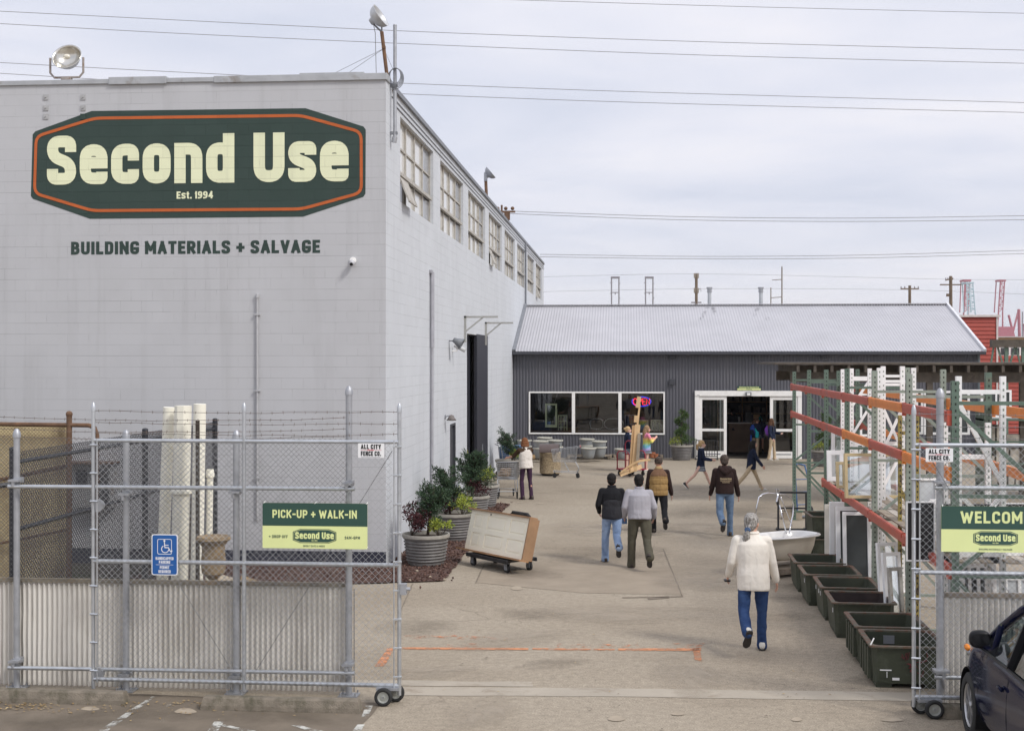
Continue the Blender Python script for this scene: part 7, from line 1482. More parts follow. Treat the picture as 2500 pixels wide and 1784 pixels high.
def cap(t, E, HR, hk, **_):
    b = MB(); b.ball(E(0,-.018,.045), .087*hk, .102*hk, .080*hk, 18, 12, HR); b.chain([E(x,.085,.035) for x in (-.05,0,.05)], [.02*hk,.024*hk,.02*hk]); b.build('cap', cloth('cap_brown', (.05,.03,.02)), t, rem=.010)
def lowerback(t, k, T, hz, torso, g, **_):
    b = MB(); torso(b, [(-.088,.190*g,.158*g,-.014),(-.04,.197*g,.164*g,-.014),(.02,.196*g,.160*g,-.014),(.15,.190*g,.147*g,-.006),(.27,.186*g,.146*g,-.012),(.278,.15*g,.12*g,-.01)], 22); b.build('fleece_panel', charcf, t, rem=.011, disp=.015, dscale=.09)
def sleeveless(t, torso, T, **_):
    b = MB(); torso(b, [(-.07,.196,.165,-.012),(.0,.196,.162,-.012),(.15,.186,.146,-.006),(.30,.194,.142,-.008),(.39,.184,.128,-.01),(.445,.152,.104,-.008),(.495,.105,.084,-.003),(.53,.07,.07,0)], 22); b.build('vest', vestw, t, rem=.011, disp=.022, dscale=.09)
def held(mat, dims, name):
    def f(t, arms, k, **_):
        sh, el, wr, fd, s = arms[0]; b = MB(); q = wr + fd*.10*k; b.box(q.x-dims[0], q.x+dims[0], q.y-dims[1], q.y+dims[1], q.z-dims[2], q.z+dims[2]); b.build(name, mat, t, bev=.006)
    return f
def backpack(m1, m2, off):
    def f(t, k, T, hz, **_):
        b = MB(); b.chain([T((off*k,-.17*k,hz+.16*k)), T((off*k,-.19*k,hz+.32*k)), T((off*k,-.17*k,hz+.42*k))], [.115*k,.12*k,.075*k]); p = b.build('backpack', m1, t, rem=.014); b = MB(); b.chain([T((off*k,-.22*k,hz+.12*k)), T((off*k,-.23*k,hz+.22*k))], [.10*k,.095*k]); b.build('pocket', m2, p, rem=.014)
        b = MB()
        for s in (-1,1): b.tube([T((s*.10*k,-.12*k,hz+.47*k)), T((s*.115*k,.0,hz+.52*k)), T((s*.12*k,.12*k,hz+.42*k)), T((s*.13*k,.12*k,hz+.25*k))], .018*k, 6)
        b.build('straps', m2, p)
    return f
def tealbag(t, k, T, hz, **_):
    b = MB(); m = cloth('teal_bag', (.03,.42,.46)); b.tube([T((-.12*k,-.14*k,hz+.48*k)), T((.02*k,-.17*k,hz+.30*k)), T((.15*k,-.12*k,hz+.10*k))], .045*k, 8); b.chain([T((.13*k,-.15*k,hz+.12*k)), T((.12*k,-.13*k,hz-.02*k))], [.08*k,.09*k]); b.build('sling_bag', m, t, rem=.014)
    b = MB(); b.tube([T((-.13*k,-.2*k,hz+.1*k)), T((-.14*k,-.2*k,hz-.25*k))], .035*k, 6); b.build('blue_strap', cloth('blue_cloth', (.03,.09,.42)), t)
def ribbon(t, E, **_):
    b = MB()
    for s in (-1,1): b.tube([E(s*.0,-.09,.10), E(s*.05,-.12,.06), E(s*.06,-.13,-.06)], .014, 5)
    b.build('hair_ribbon', cloth('teal_ribbon', (.05,.42,.42)), t)
def specs(t, E, **_):
    b = MB(); b.tube([E(-.078,.0,.008), E(-.06,.09,.008), E(.06,.09,.008), E(.078,.0,.008)], .005, 5); b.build('glasses', shoek, t)
def collar(mat):
    def f(t, T, k, hz, **_):
        b = MB(); b.chain([T((.066*k*math.cos(a), .066*k*math.sin(a), hz+.535*k+.010*k*math.sin(a))) for a in [2*math.pi*j/12 for j in range(13)]], [.022*k]*13, 8); b.build('collar', mat, t, rem=.009)
    return f
# walking away from the camera
person('man in a cream shirt and dark jeans with a grey ponytail walking into the yard', 1838, 1588, 1.80, -3, creamc, jd_, ('mane', h_grey), (-14,52,4,-58), (7,4,3,-3), (-5,14,44,-14), (2,12,12,0), g=1.05, lean=5, hyaw=-28, shoes=shoew, hem=.76, loose=1.0, vox=.0068, topname='shirt', extras=(held(shoek, (.04,.06,.012), 'dark_phone'), collar(creamc)))
person('man in a grey sweatshirt and olive trousers walking between two other men', 1561, 1387, 1.72, 0, greysw, olivec, ('short', h_black), (8,4,4,-3), (-16,42,4,-62), (-8,15,46,-28), (-8,15,44,-24), g=1.13, lean=4, hyaw=-6, hem=.90, loose=1.12, topname='sweatshirt', extras=(held(bluebox, (.045,.03,.05), 'blue_glove'), collar(greysw)))
person('man in a black and charcoal fleece and light blue jeans walking away', 1494, 1372, 1.67, 2, blackc, jl_, ('short', h_black), (8,5,3,-3), (-18,52,-2,-66), (-6,16,54,-34), (-6,14,44,-28), g=1.0, lean=4, hyaw=-4, hem=.85, loose=1.12, topname='fleece', extras=(lowerback, collar(blackc)))
person('man in a tan quilted vest and brown cap walking ahead of the grey sweatshirt', 1608, 1301, 1.68, -4, brownc, blackc, ('cap', h_dk), (10,4,2,-3), (-14,54,4,-66), (5,9,16,0), (2,11,18,0), g=1.0, lean=3, hem=.90, loose=1.08, topname='shirt', extras=(vest_yoke, cap))
person('man in a dark brown printed hoodie and blue jeans walking alone', 1769, 1309, 1.76, 0, brownc, jm_, ('short', h_dk), (-14,56,3,-66), (8,4,4,-3), (4,10,18,0), (0,12,14,0), g=1.0, lean=2, hem=.90, loose=1.06, topname='hoodie', extras=(hood, backtext))
person('woman in a pale vest and purple trousers pushing a shopping cart', 1284, 1218, 1.68, 24, cloth('brown_tee', (.06,.035,.02)), purplep, ('bob', h_auburn), (4,14,3,-10), (-4,8,3,-6), (46,14,30,6), (44,10,30,14), g=.94, lean=7, hem=.90, sleeve=.4, loose=.92, topname='tee', extras=(sleeveless,))
# the school group
person('girl in a navy jumper with blond hair in a bun behind the lumber cart', 1531, 1150, 1.52, -84, navyc, khaki, ('bun', h_blond), (3,2,3,0), (-2,2,3,0), (4,8,20,0), (4,8,30,0), g=.86, lean=2, skin=skin2, shoes=shoek, hem=.86, skirt=plaidm, topname='jumper', extras=(collar(navyc),))
person('girl in a rainbow tie dye top with folded arms beside the lumber cart', 1579, 1151, 1.56, -78, tiem, khaki, ('long', h_light), (3,2,3,0), (-3,3,3,0), (22,16,92,-52), (22,16,96,-58), g=.92, lean=0, skin=skin2, shoes=shoew, hem=.74, skirt=plaidm, topname='tie_dye_top', sole=shoew, extras=(specs,))
person('girl with a blond ponytail, navy jumper and plaid skirt striding to the right', 1711, 1193, 1.50, -86, navyc, khaki, ('pony', h_blond), (30,8,2,10), (-32,14,2,-46), (12,8,70,-10), (10,10,72,-12), g=.86, lean=2, skin=skin2, shoes=shoek, hem=.84, skirt=plaidm, topname='jumper', extras=(collar(vestw),), sole=shoew)
person('dark haired person in a navy cardigan and khaki trousers striding to the right', 1835, 1198, 1.53, -88, navyc, khaki, ('long', h_black), (26,4,2,8), (-34,10,2,-40), (-16,10,14,0), (20,10,16,0), g=.95, lean=4, shoes=shoew, hem=.78, loose=.98, topname='cardigan', sole=shoew)
person('girl with a teal sling bag and blue strap at the shop doorway', 1845, 1110, 1.50, -32, navyc, khaki, ('pony', h_brown), (4,2,2,0), (-4,6,2,-4), (8,8,12,0), (6,10,14,0), g=.9, lean=3, hyaw=-42, shoes=shoek, hem=.84, topname='jacket', D=51.0, extras=(tealbag, backpack(cloth('blue_pack', (.03,.08,.36)), navyc, -.08)))
person('girl with a purple backpack looking back beside the right sliding door', 1885, 1122, 1.56, -122, navyc, khaki, ('long', h_brown), (6,4,3,0), (-4,6,3,-4), (14,14,70,-30), (4,12,30,0), g=.9, lean=-3, hyaw=64, skin=skin2, shoes=shoew, hem=.85, topname='jacket', sole=shoew, extras=(backpack(cloth('purple_pack', (.16,.05,.32)), cloth('grey_pack', (.06,.06,.07)), .0),))
person('girl in a plaid skirt with a teal hair ribbon inside the dark doorway', 1857, 1105, 1.50, -12, navyc, khaki, ('pony', h_black), (8,3,2,0), (-12,26,2,-30), (6,8,10,0), (6,8,12,0), g=.86, lean=2, shoes=shoek, hem=.86, skirt=plaidm, topname='jacket', D=52.9, extras=(ribbon,))
person('man in dark clothes standing in the shadow just inside the shop', 1791, 1100, 1.76, 20, blackc, blackc, ('short', h_black), (2,2,4,0), (-2,2,4,0), (4,10,10,0), (4,10,14,0), g=1.05, lean=1, shoes=shoek, hem=.86, topname='jacket', D=53.4)
# ------------------------------------------------------------------ dark minivan at the right
paint = None
def carpaint():
    m, nt, b = newmat('car_paint'); t = NT(nt); b.inputs['Base Color'].default_value = (.006,.008,.030,1); b.inputs['Roughness'].default_value = .28; b.inputs['Metallic'].default_value = 0; setin(b, 'Coat Weight', 0); setin(b, 'Specular IOR Level', .10); setin(b, 'Coat Roughness', .04)
    t.l.new(t.ramp(t.noise(t.coord(), 3, 5), [(.3, (.05,.05,.05)), (.7, (.14,.14,.14))]), b.inputs['Roughness']); return m
paint = carpaint(); trimk = M('car_trim', (.012,.012,.014), .4, spec=.2); trimg = M('car_interior', (.30,.30,.29), .7); trimd = M('car_dash', (.08,.085,.09), .6)
alloy = M('alloy_rim', (.50,.50,.51), .3, .8, .05, 5); amber = M('amber_lens', (.70,.22,.02), .2)
car = thing('minivan', 'dark navy minivan parked nose in at the right gate', 'car', (4.37, 13.44, 0), R(-2.5))
ST = [(.70,.40,.38,.62),(.62,.66,.28,.74),(.47,.83,.24,.84),(.22,.925,.23,.92),(0,.955,.23,.965),(-.42,.965,.23,1.02),(-.75,.97,.23,1.06),(-1.7,.975,.23,1.09),(-2.8,.975,.23,1.12),(-3.7,.95,.24,1.15),(-4.05,.86,.30,1.10),(-4.18,.66,.42,1.0)]
def sect(y, w, zb, zt): return [(w*.82,zb),(w*.955,zb+.07),(w*.985,zb+.2),(w,zb+.40),(w*.992,zt-.24),(w*.975,zt-.10),(w*.93,zt-.02),(w*.80,zt+.012),(w*.4,zt+.03),(0,zt+.035)]
b = MB(); rows = []
for s in ST: h = sect(*s); full = [(x,z) for x,z in h] + [(-x,z) for x,z in h[-2::-1]]; rows.append([(x,s[0],z) for x,z in full])
n = len(rows[0]); vs = [p for r in rows for p in r]
b.add(vs, [(i*n+j,(i+1)*n+j,(i+1)*n+j+1,i*n+j+1) for i in range(len(rows)-1) for j in range(n-1)] + [(i*n+n-1,(i+1)*n+n-1,(i+1)*n,i*n) for i in range(len(rows)-1)] + [tuple(range(n)), tuple((len(rows)-1)*n+j for j in range(n))[::-1]])
body = b.build('body', paint, car, smooth=True, fix=True, sub=2)
def cutter(mb): o = mb.build('cutter', paint, car, fix=True); return o
cs = []
for y in (0, -3.05):
    for x in (-1, 1): m = MB(); m.cyl((x*.55,y,.335),(x*1.3,y,.335),.385,.385,40); cs.append(cutter(m))
m = MB(); m.box(-.84,.84,-3.6,-.85,.45,1.5); cs.append(cutter(m))
for c in cs: md = body.modifiers.new('cut','BOOLEAN'); md.object = c; md.operation = 'DIFFERENCE'; md.solver = 'EXACT'
bpy.context.view_layer.update(); dg = bpy.context.evaluated_depsgraph_get(); me = bpy.data.meshes.new_from_object(body.evaluated_get(dg)); body.modifiers.clear(); body.data = me
for c in cs: bpy.data.objects.remove(c, do_unlink=True)
try: me.polygons.foreach_set('use_smooth', [True]*len(me.polygons)); me.set_sharp_from_angle(angle=R(35))
except Exception: pass
for y in (0, -3.05):
    for s in (-1, 1):
        m = MB(); m.tube([(s*(.60+.33*0),y+.372*math.cos(a),.335+.372*math.sin(a)) for a in [math.pi*k/16 for k in range(17)]], .02, 6); vs = []
        for x in (.56,.955): vs += [(s*x,y+.378*math.cos(a),.335+.378*math.sin(a)) for a in [-.4+(math.pi+.8)*k/20 for k in range(21)]]
        m.add(vs, [(k,k+1,22+k,21+k) for k in range(20)]); m.build('wheel_arch', trimk, car)
        Mw = Matrix.Rotation(R(90), 4, 'Y') ; x0 = s*.845
        m = MB(); m.lathe([(.225,-.11),(.29,-.115),(.322,-.095),(.332,-.05),(.333,0),(.332,.05),(.322,.095),(.29,.115),(.225,.11),(.225,-.11)], (x0,y,.335), 44, Mw); 
        w = m.build('wheel', rubber, car, smooth=True)
        m = MB(); m.lathe([(.228,-.10),(.228,.085),(.215,.10),(.20,.085),(.195,-.02),(.19,-.06),(.0,-.06)], (x0,y,.335), 36, Mw if s > 0 else Matrix.Rotation(R(-90),4,'Y'))
        for k in range(7):
            a = 2*math.pi*k/7; d = Vector((0,math.cos(a),math.sin(a))); c0 = Vector((x0+s*.075,y,.335)); m.bar(c0+d*.03, c0+d*.205, .045, .03, (1,0,0))
        m.cyl((x0+s*.05,y,.335),(x0+s*.098,y,.335),.05,.04,16); m.build('rim', alloy, w, auto=40)
def side_x(y, z):
    for a, c in zip(ST[:-1], ST[1:]):
        if c[0] <= y <= a[0]:
            f = (a[0]-y)/(a[0]-c[0]); A_ = sect(*a); B2 = sect(*c); pr = [((1-f)*p[0]+f*q[0], (1-f)*p[1]+f*q[1]) for p, q in zip(A_, B2)]
            for p, q in zip(pr[:-1], pr[1:]):
                if p[1] <= z <= q[1]: return p[0] + (q[0]-p[0])*(z-p[1])/(q[1]-p[1])
    return .97
# doors with seams and handles
for y0, y1, nm in ((-.50,-1.62,'door'),(-1.66,-2.75,'sliding_door')):
    for s in (-1, 1):
        m = MB(); ny, nz = 10, 9; zt = lambda y: 1.02 + (-.42-y)*.028; vs = []
        for i in range(ny+1):
            y = y0 + (y1-y0)*i/ny
            for j in range(nz+1): z = .33 + (zt(y)-.33)*j/nz; vs.append((s*(side_x(y, z)*.992+.004), y, z))
        m.add(vs, [(i*(nz+1)+j,(i+1)*(nz+1)+j,(i+1)*(nz+1)+j+1,i*(nz+1)+j+1) for i in range(ny) for j in range(nz)]); d = m.build(nm, paint, car, smooth=True, fix=True)
        m = MB(); 
        for yy in (y0+.012, y1-.012): m.tube([(s*(side_x(yy,z)*.992+.002),yy,z) for z in [.34+.07*k for k in range(10)]], .005, 4)
        m.build('door_seam', trimk, d)
        m = MB(); yh = y1+.13; m.tube([(s*(side_x(yh,.86)*.992+.03),yh-.07,.87),(s*(side_x(yh,.86)*.992+.035),yh,.875),(s*(side_x(yh,.86)*.992+.03),yh+.07,.87)], .016, 8); m.ball((s*(side_x(yh,.86)*.992),yh,.86), .012,.06,.035); m.build('handle', paint, d, smooth=True)
# greenhouse: pillars, roof, glass
AP = [(-.86,-.42,1.035),(-.80,-.80,1.28),(-.72,-1.25,1.53),(-.66,-1.62,1.66)]
for s in (-1, 1):
    m = MB(); m.tube([(s*-x,y,z) for x,y,z in AP], [.05,.045,.045,.05], 10); m.tube([(s*.93,-.72,1.06),(s*.90,-.90,1.08),(s*.86,-1.0,1.33)], .03, 8); m.build('a_pillar', paint if s < 0 else paint, car, smooth=True)
    m = MB(); m.tube([(s*.66,-1.62,1.66),(s*.655,-2.6,1.72),(s*.65,-3.5,1.70),(s*.70,-3.95,1.55),(s*.82,-4.1,1.12)], .055, 10); m.build('roof_rail', paint, car, smooth=True)
    for y in (-1.68,-2.78): m = MB(); m.bar((s*.93,y,1.08),(s*.70,y,1.68),.10,.03,(0,1,0)); m.build('pillar', trimk, car)
    m = MB(); m.add([(s*.945,-.55,1.035),(s*.945,-1.63,1.075),(s*.705,-1.63,1.65),(s*.74,-1.28,1.50),(s*.82,-.86,1.26)], [(0,1,2,3,4)]); m.build('side_glass', glassk, car)
    m = MB(); m.add([(s*.945,-1.73,1.08),(s*.945,-2.73,1.11),(s*.70,-2.73,1.69),(s*.70,-1.73,1.665)], [(0,1,2,3)]); m.add([(s*.945,-2.83,1.11),(s*.93,-3.75,1.14),(s*.70,-3.75,1.62),(s*.70,-2.83,1.69)], [(0,1,2,3)]); m.build('rear_side_glass', glassk, car)
    m = MB(); m.tube([(s*.955,-.52,1.035),(s*.965,-1.65,1.085),(s*.965,-2.76,1.12)], .012, 6); m.build('belt_trim', trimk, car)
    m = MB(); m.tube([(s*.88,-.56,1.05),(s*1.0,-.58,1.07)], .03, 8); m.lathe([(.0,-.66),(.085,-.658),(.098,-.64),(.10,-.60),(.085,-.55),(.05,-.51),(0,-.50)], (s*.97,0,1.125), 28, Matrix(((1,0,0),(0,0,1),(0,.85,0))), sx=1, sy=1); m.v = [Vector((s*.97+(q.x-s*.97)*(1+.18*min(1,abs(q.z-1.125)/.08)**2), q.y, 1.125+(q.z-1.125)*(1+.16*min(1,abs(q.x-s*.97)/.09)**2))) for q in m.v]; mi = m.build('mirror', trimk, car, smooth=True, fix=True)
    m = MB(); m.add([(s*.97+.082*math.cos(a)*abs(math.cos(a))**-.35 if abs(math.cos(a))>.01 else s*.97, -.6605, 1.125+.058*math.sin(a)*(abs(math.sin(a))**-.35 if abs(math.sin(a))>.01 else 1)) for a in [2*math.pi*k/24 for k in range(24)]], [tuple(range(24))]); m.build('mirror_glass', M('mirror_dark', (.04,.04,.042), .08, .6), mi)
    m = MB(); m.ball((s*.70,.50,.74), .16,.12,.07, 14, 8); m.build('headlight', glassc, car, smooth=True); m = MB(); m.ball((s*.875,.40,.83), .03,.08,.035, 10, 6); m.build('turn_signal', amber, car, smooth=True)
m = MB(); vs = []
for y, w, z in ((-1.60,.64,1.665),(-2.1,.66,1.715),(-2.8,.66,1.74),(-3.5,.65,1.71),(-3.9,.66,1.60)): vs += [(x*w, y, z + .03*(1-x*x)) for x in (-1,-.6,0,.6,1)]
m.add(vs, [(i*5+j,(i+1)*5+j,(i+1)*5+j+1,i*5+j+1) for i in range(4) for j in range(4)]); o = m.build('roof', paint, car, smooth=True, fix=True); md = o.modifiers.new('thick','SOLIDIFY'); md.thickness = .05
m = MB(); m.add([(-.84,-.42,1.06),(.84,-.42,1.06),(.64,-1.60,1.665),(-.64,-1.60,1.665),(0,-.36,1.065),(0,-1.55,1.69)], [(0,4,5,3),(4,1,2,5)]); m.build('windshield', glassk, car)
m = MB(); m.add([(-.78,-4.12,1.12),(.78,-4.12,1.12),(.66,-3.92,1.60),(-.66,-3.92,1.60)], [(0,1,2,3)]); m.build('rear_glass', glassk, car)
m = MB(); m.box(-.80,.80,-1.05,-.62,.78,1.10); m.box(-.25,.25,-1.25,-.9,.55,.95); m.build('dashboard', trimd, car, bev=.04)
m = MB(); m.box(.78,.835,-3.4,-.95,.5,1.06); m.box(-.835,-.79,-3.4,-.95,.5,1.02); m.box(-.8,.8,-3.5,-.9,.46,.49); m.build('inner_trim', trimg, car)
m = MB(); m.box(.45,.75,-1.06,-1.045,.86,1.0); m.build('air_vent', trimk, car)
for x in (-.42,.42): m = MB(); m.box(x-.25,x+.25,-2.0,-1.5,.5,.72); m.bar((x,-2.0,.68),(x,-2.25,1.28),.48,.16,(0,1,0)); m.bar((x,-2.27,1.30),(x,-2.31,1.48),.26,.10,(0,1,0)); m.build('seat', trimg, car, bev=.05)
m = MB(); m.tube([(-.42+.18*math.cos(a),-1.25-.06*math.sin(a),.98+.17*math.sin(a)) for a in [2*math.pi*k/20 for k in range(20)]], .014, 6, True); m.tube([(-.42,-1.02,.95),(-.42,-1.24,.98)], .03, 6); m.build('steering_wheel', trimk, car)

# ------------------------------------------------------------------ red building, far yard, port cranes
Yr = 63.0
def lap(mb, x0, x1, z0, z1, Y, hgt=.19):
    z = z0; 
    while z < z1-.01: zt = min(z+hgt, z1); mb.add([(x0,Y-.035,z),(x1,Y-.035,z),(x1,Y,zt),(x0,Y,zt),(x0,Y-.0,z),(x1,Y-.0,z)], [(0,1,2,3),(0,4,5,1)]); z = zt
x0, x1 = atY(2270, 800, Yr).x, atY(2433, 800, Yr).x; zt = atY(2390, 774, Yr).z; t = thing('red_building', 'red clapboard building behind the right end of the shop', 'building', (x0, Yr, 0))
b = MB(); lap(b, x0, x1, 0, zt, Yr); b.add([(x1,Yr,0),(x1,Yr+9,0),(x1,Yr+9,zt-.5),(x1,Yr,zt)], [(0,1,2,3)]); b.add([(x0,Yr,zt),(x1,Yr,zt),(x1,Yr+9,zt-.5),(x0,Yr+9,zt-.5)], [(0,1,2,3)]); part(b, 'tall_wall', redclap, t)
b = MB(); b.box(x0, x1+.15, Yr-.12, Yr+.1, zt, zt+.10); b.box(x1-.02,x1+.06,Yr-.06,Yr+.1,0,zt); part(b, 'roof_trim', M('pink_white_trim', (.60,.55,.52), .6), t)
x2 = atY(2800, 800, Yr+.5).x; zl = atY(2460, 868, Yr+.5).z; b = MB(); lap(b, x1+.06, x2, 0, zl, Yr+.5); part(b, 'low_wall', redclap, t)
zy = atY(2460, 824, Yr+6).z; t = thing('yellow_building', 'pale yellow sided building with white windows behind the red one', 'building', (x1, Yr+6, 0))
xa, xb = atY(2425, 830, Yr+6).x, atY(2800, 830, Yr+6).x; b = MB(); lap(b, xa, xb, 0, zy, Yr+6, .22); part(b, 'wall', yellowb, t); b = MB(); b.box(xa, xb, Yr+5.85, Yr+12, zy, zy+.06); part(b, 'roof', M('pale_roof', (.5,.48,.45), .7), t)
for u in (2437, 2500): p = atY(u, 867, Yr+5.95); w = 55*66/FOC; b = MB(); b.box(p.x,p.x+w,Yr+5.9,Yr+5.98,p.z-.05,p.z+.42); o = part(b, 'window', whitep, t); b = MB(); b.box(p.x+.12,p.x+w*.45,Yr+5.88,Yr+5.9,p.z+.02,p.z+.38); b.box(p.x+w*.55,p.x+w-.1,Yr+5.88,Yr+5.9,p.z+.02,p.z+.38); b.build('pane', darkg, o)
a = atD(2419, 840, 48); t = thing('timber_gantry', 'dark beam on green V braces at the far right edge', 'gantry', (a.x, a.y, 0)); zb_ = atD(2419, 848, 48).z; ztp = atD(2419, 829, 48).z
b = MB(); b.box(0,6,-.15,.15,zb_,ztp); b.build('beam', darkwood, t)
for x in (.55, 1.15): b = MB(); b.box(x-.06,x+.06,-.06,.06,0,zb_); b.build('post', greenr, t)
for p, q in (((.25,zb_),(.5,zb_-.9)),((.85,zb_),(.6,zb_-.9)),((.9,zb_),(1.12,zb_-.9)),((.1,zb_),(-.02,zb_-.75))): b = MB(); b.bar((p[0],0,p[1]),(q[0],0,q[1]),.06,.06,(0,1,0)); b.build('brace', greenr, t)
def pole(lab, u, vt, D, r, mat, cat='utility pole', name='utility_pole', vb=760, lean=0, grp=None):
    a = atD(u, vt, D); t = thing(name, lab, cat, (a.x, a.y, 0), PSI, grp); b = MB(); b.tube([(-lean,0,0),(0,0,a.z)], [r*1.15, r], 8); b.build('pole', mat, t, auto=40); return t, a.z, D/FOC
greypole = M('steel_pole', (.26,.25,.27), .6, .3); brownp = M('utility_wood', (.16,.12,.085), .85, 0, .2, 4)
for k, (ua, ub, lab) in enumerate(((1493,1511,'left steel H frame rising behind the shop roof'),(1576,1594,'right steel H frame rising behind the shop roof'))):
    D = 120; s = D/FOC; a = atD(ua, 676, D); t = thing('power_gantry', lab, 'power frame', (a.x, a.y, 0), PSI, 'steel H frames behind the shop'); w = (ub-ua)*s
    for x in (0, w): b = MB(); b.box(x-.055,x+.055,-.055,.055,0,a.z); b.build('leg', greypole, t)
    b = MB(); b.box(-.07,w+.07,-.07,.07,a.z-.16,a.z+.03); b.build('top_beam', greypole, t); zc2 = a.z-38*s; b = MB(); b.box(.055,w-.055,-.05,.05,zc2-.04,zc2+.04); b.box(w/2-.04,w/2+.04,-.04,.04,zc2-.2,zc2-.04); b.build('cross_beam', greypole, t)
    b = MB()
    for x, dv in ((-.08,14),(w+.08,16),(-.08,40),(w+.08,52)): b.box(x-.05,x+.05,-.03,.03,a.z-dv*s-.04,a.z-dv*s+.04)
    b.build('insulator_peg', greypole, t)
t, z, s = pole('brown pole with clusters of phone antennas behind the shop', 1700, 668, 110, .12, brownp, 'antenna mast', 'antenna_mast')
for dv in (2, 38):
    b = MB()
    for x in (-.17,-.06,.06,.17): b.box(x-.035,x+.035,-.1,.1,z-dv*s-.25,z-dv*s+.1)
    b.box(-.2,.2,-.05,.05,z-dv*s-.32,z-dv*s-.24); b.build('antenna_panel', M('antenna_tan', (.34,.30,.25), .7), t)
b = MB(); b.tube([(.1,0,z-42*s),(.35,0,z-36*s),(.4,0,z-44*s)], .03, 5); b.box(-.42,.42,-.1,.1,z-72*s,z-69*s); b.build('bracket', greypole, t)
t, z, s = pole('tall thin dark pole right of the right vent pipe', 1909, 651, 100, .045, brownp); b = MB(); b.bar((0,0,z-31*s),(-.75,0,z-33*s),.05,.05,(0,1,0)); b.bar((0,0,z-74*s),(-.85,0,z-76*s),.05,.05,(0,1,0)); b.build('side_arm', brownp, t)
pole('short thin dark pole joined by an arm to the tall one', 1882, 702, 100, .035, brownp)
t, z, s = pole('wooden utility pole with one crossarm above the shop ridge', 2221, 697, 100, .11, brownp); b = MB(); b.bar((-22*s,0,z-8*s),(22*s,0,z-8*s),.09,.10,(0,1,0)); b.build('crossarm', brownp, t); b = MB(); [b.cyl((x*s,0,z-6.5*s),(x*s,0,z-2*s),.05,.03,6) for x in (-21,-12,12,21)]; b.build('insulator', greypole, t)
t, z, s = pole('taller wooden utility pole with two crossarms near the shop gable', 2321, 674, 95, .12, brownp, lean=-.05); b = MB(); b.bar((-26*s,0,z-21*s),(26*s,0,z-21*s),.09,.10,(0,1,0)); b.build('crossarm', brownp, t); b = MB(); b.bar((-13*s,0,z-10*s),(6*s,0,z-6*s),.09,.09,(0,1,0)); b.box(-10*s,-4*s,-.1,.1,z-50*s,z-43*s); b.build('upper_arm', brownp, t); b = MB(); [b.cyl((x*s,0,z-9*s),(x*s,0,z-4*s),.05,.03,6) for x in (-12,-7,4)]; b.build('insulator', greypole, t)
craner = M('crane_red', (.42,.13,.16), .7); craneb = M('crane_blue', (.42,.55,.60), .7)
def crane(lab, u0, u1, ub0, ub1, vt, D, mat, extra=False):
    s = D/FOC; a = atD((u0+u1)/2, vt, D); t = thing('port_crane', lab, 'crane', (a.x, a.y, 0), PSI, 'cranes at the far port'); um = (u0+u1)/2; zt = a.z; zk = atD(um, 762, D).z
    P = [((u0-um)*s, (ub0-um)*s), ((u1-um)*s, (ub1-um)*s)]; b = MB(); r = .42
    for xt, xb in P: b.tube([(xb,0,zk),(xt,0,zt)], r, 5); b.tube([(xb*1.0,8,zk),(xt,8,zt)], r, 5); b.tube([(xb*1.8,0,0),(xb,0,zk)], r*1.3, 5)
    n = 9
    for k in range(n): f0, f1 = k/n, (k+1)/n; X = lambda i, f: P[i][1]+(P[i][0]-P[i][1])*f; Z = lambda f: zk+(zt-zk)*f; b.tube([(X(k%2,f0),0,Z(f0)),(X(1-k%2,f1),0,Z(f1))], r*.6, 4); b.tube([(X(0,f1),0,Z(f1)),(X(1,f1),0,Z(f1))], r*.6, 4)
    b.build('lattice_mast', mat, t); b = MB(); b.box(P[0][0]-.8,P[1][0]+.8,-.5,8.5,zt-.7,zt+.4); b.build('top_platform', mat, t); b = MB()
    for sx in (-1, 1): b.tube([(sx*4,0,zk-2),(sx*9,0,zk-22)], .8, 5)
    b.build('legs', mat, t)
    if extra: b = MB(); b.box(-5,7,-2,4,zk-28,zk-10); b.tube([(11,0,zk+2),(12,0,0)], 1.0, 6); b.tube([(15,0,zk-8),(16,0,0)], 1.0, 6); b.bar((11,0,zk+2),(7,0,zk-14),1,1,(0,1,0)); b.build('machine_house', mat, t)
crane('red lattice crane beside the pale blue one on the horizon', 2356, 2368, 2353, 2364, 684, 900, craner)
crane('pale blue lattice crane on the horizon', 2360, 2375, 2363, 2381, 690, 880, craneb)
crane('red crane farthest right on the horizon above the yellow building', 2443, 2453, 2438, 2448, 684, 900, craner, True)
p = atD(2496, 760, 300); t, z, s = pole('far thin mast at the right picture edge', 2496, 761, 250, .12, greypole, 'mast', 'mast')
b = MB(); rg = random.Random(12); vs = []; n = 160
for i in range(n+1): x = -2600 + 5200*i/n; vs += [(x, 2900, -2), (x, 2900 + 40*math.sin(i*.3), 34 + 22*noise.noise((x*.0014, 3, 1)) + 8*noise.noise((x*.012, 1, 5)) + 4*rg.random() + max(0, (x-900)*.012)), (x, 3600, -2)]
b.add(vs, [q for i in range(n) for q in ((i*3,(i+1)*3,(i+1)*3+1,i*3+1),(i*3+1,(i+1)*3+1,(i+1)*3+2,i*3+2))]); struct(b.build('hills', M('far_hillside', (.20,.23,.27), .95, 0, .35, .012)))
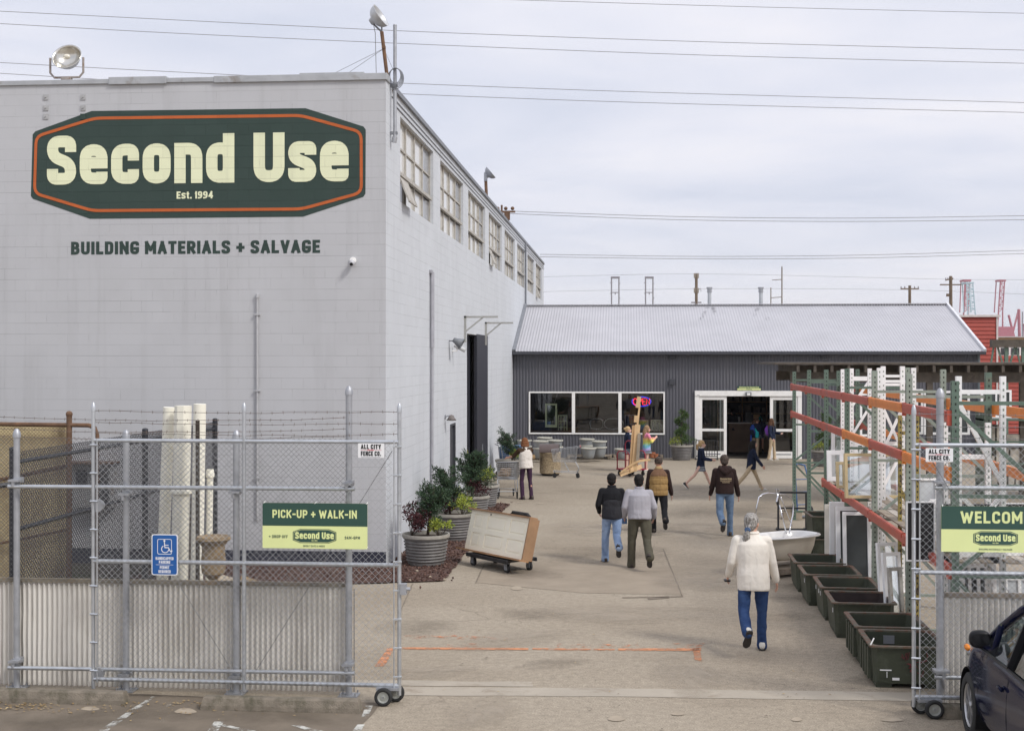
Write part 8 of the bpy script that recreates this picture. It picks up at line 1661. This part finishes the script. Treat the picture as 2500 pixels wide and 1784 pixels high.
# ------------------------------------------------------------------ overhead wires
wirek = M('overhead_wire', (.20,.19,.19), .6)
for k, (lab, D, pts) in enumerate((
    ('overhead wire crossing the very top right corner of the sky', 70, [(1180,-2),(1800,17),(2540,34)]),
    ('upper wire of the top pair crossing the whole sky', 62, [(-40,26),(400,48),(1000,78),(1700,103),(2540,124)]),
    ('lower wire of the top pair crossing the whole sky', 62, [(-40,56),(400,81),(1000,108),(1700,136),(2540,156)]),
    ('wire passing behind the left roof floodlight', 62, [(-40,151),(300,170),(830,196)]),
    ('lower wire running behind the left roof floodlight to the roof edge', 62, [(-40,177),(200,192),(450,206)]),
    ('wire leaving the cable coil at the building corner towards the right', 62, [(963,203),(1500,224),(2540,252)]),
    ('wire leaving the corner mast just below the cable coil', 62, [(965,229),(1500,250),(2540,276)]),
    ('upper wire from the far roof bracket to the right', 66, [(1228,515),(1650,530),(2080,534),(2540,526)]),
    ('middle wire from the far roof bracket to the right', 66, [(1228,521),(1650,538),(2080,542),(2540,536)]),
    ('upper of two wires from the far end of the block building', 72, [(1318,621),(1700,627),(2100,624),(2540,610)]),
    ('lower of two wires from the far end of the block building', 72, [(1318,627),(1700,633),(2100,631),(2540,618)]),
    ('faint wire between the antenna mast and the far poles', 105, [(1325,676),(1700,666),(2321,683),(2540,683)]),
    ('lowest faint wire above the shop ridge', 105, [(1325,712),(1700,704),(2221,706),(2540,720)]))):
    (ua, va), (ub, vb_) = pts[-2:]; pts = pts + ([(ub + 900, vb_ + (vb_-va)*900/(ub-ua))] if ub > 2400 else []); (ua, va), (ub, vb_) = pts[:2]; pts = ([(ua - 500, va - (vb_-va)*500/(ub-ua))] if ua < 0 else []) + pts; P = [atD(u, v, D) for u, v in pts]; o0 = P[0].copy(); b = MB(); Q = []
    for a, c in zip(P[:-1], P[1:]): Q += [a.lerp(c, f/6) for f in range(6)]
    Q.append(P[-1]); 
    for _ in range(6): Q = [Q[0]] + [(Q[i-1]+Q[i]*2+Q[i+1])/4 for i in range(1, len(Q)-1)] + [Q[-1]]
    b.tube([q-o0 for q in Q], .014 if k < 11 else .010, 5); o = b.build('power_line', wirek); o.location = o0; tag(o, lab, 'overhead wire', 'overhead power lines')
# ------------------------------------------------------------------ the air
b = MB(); b.box(-2600,2600,-80,4100,-1,85); hm_, nt_, pb_ = newmat('haze_air'); nt_.nodes.remove(pb_); pv = nt_.nodes.new('ShaderNodeVolumePrincipled'); pv.inputs['Density'].default_value = .00018; pv.inputs['Color'].default_value = (.85,.88,.95,1); pv.inputs['Anisotropy'].default_value = .3
nt_.links.new(pv.outputs[0], nt_.nodes['Material Output'].inputs['Volume']); o = b.build('haze', hm_); o['kind'] = 'stuff'
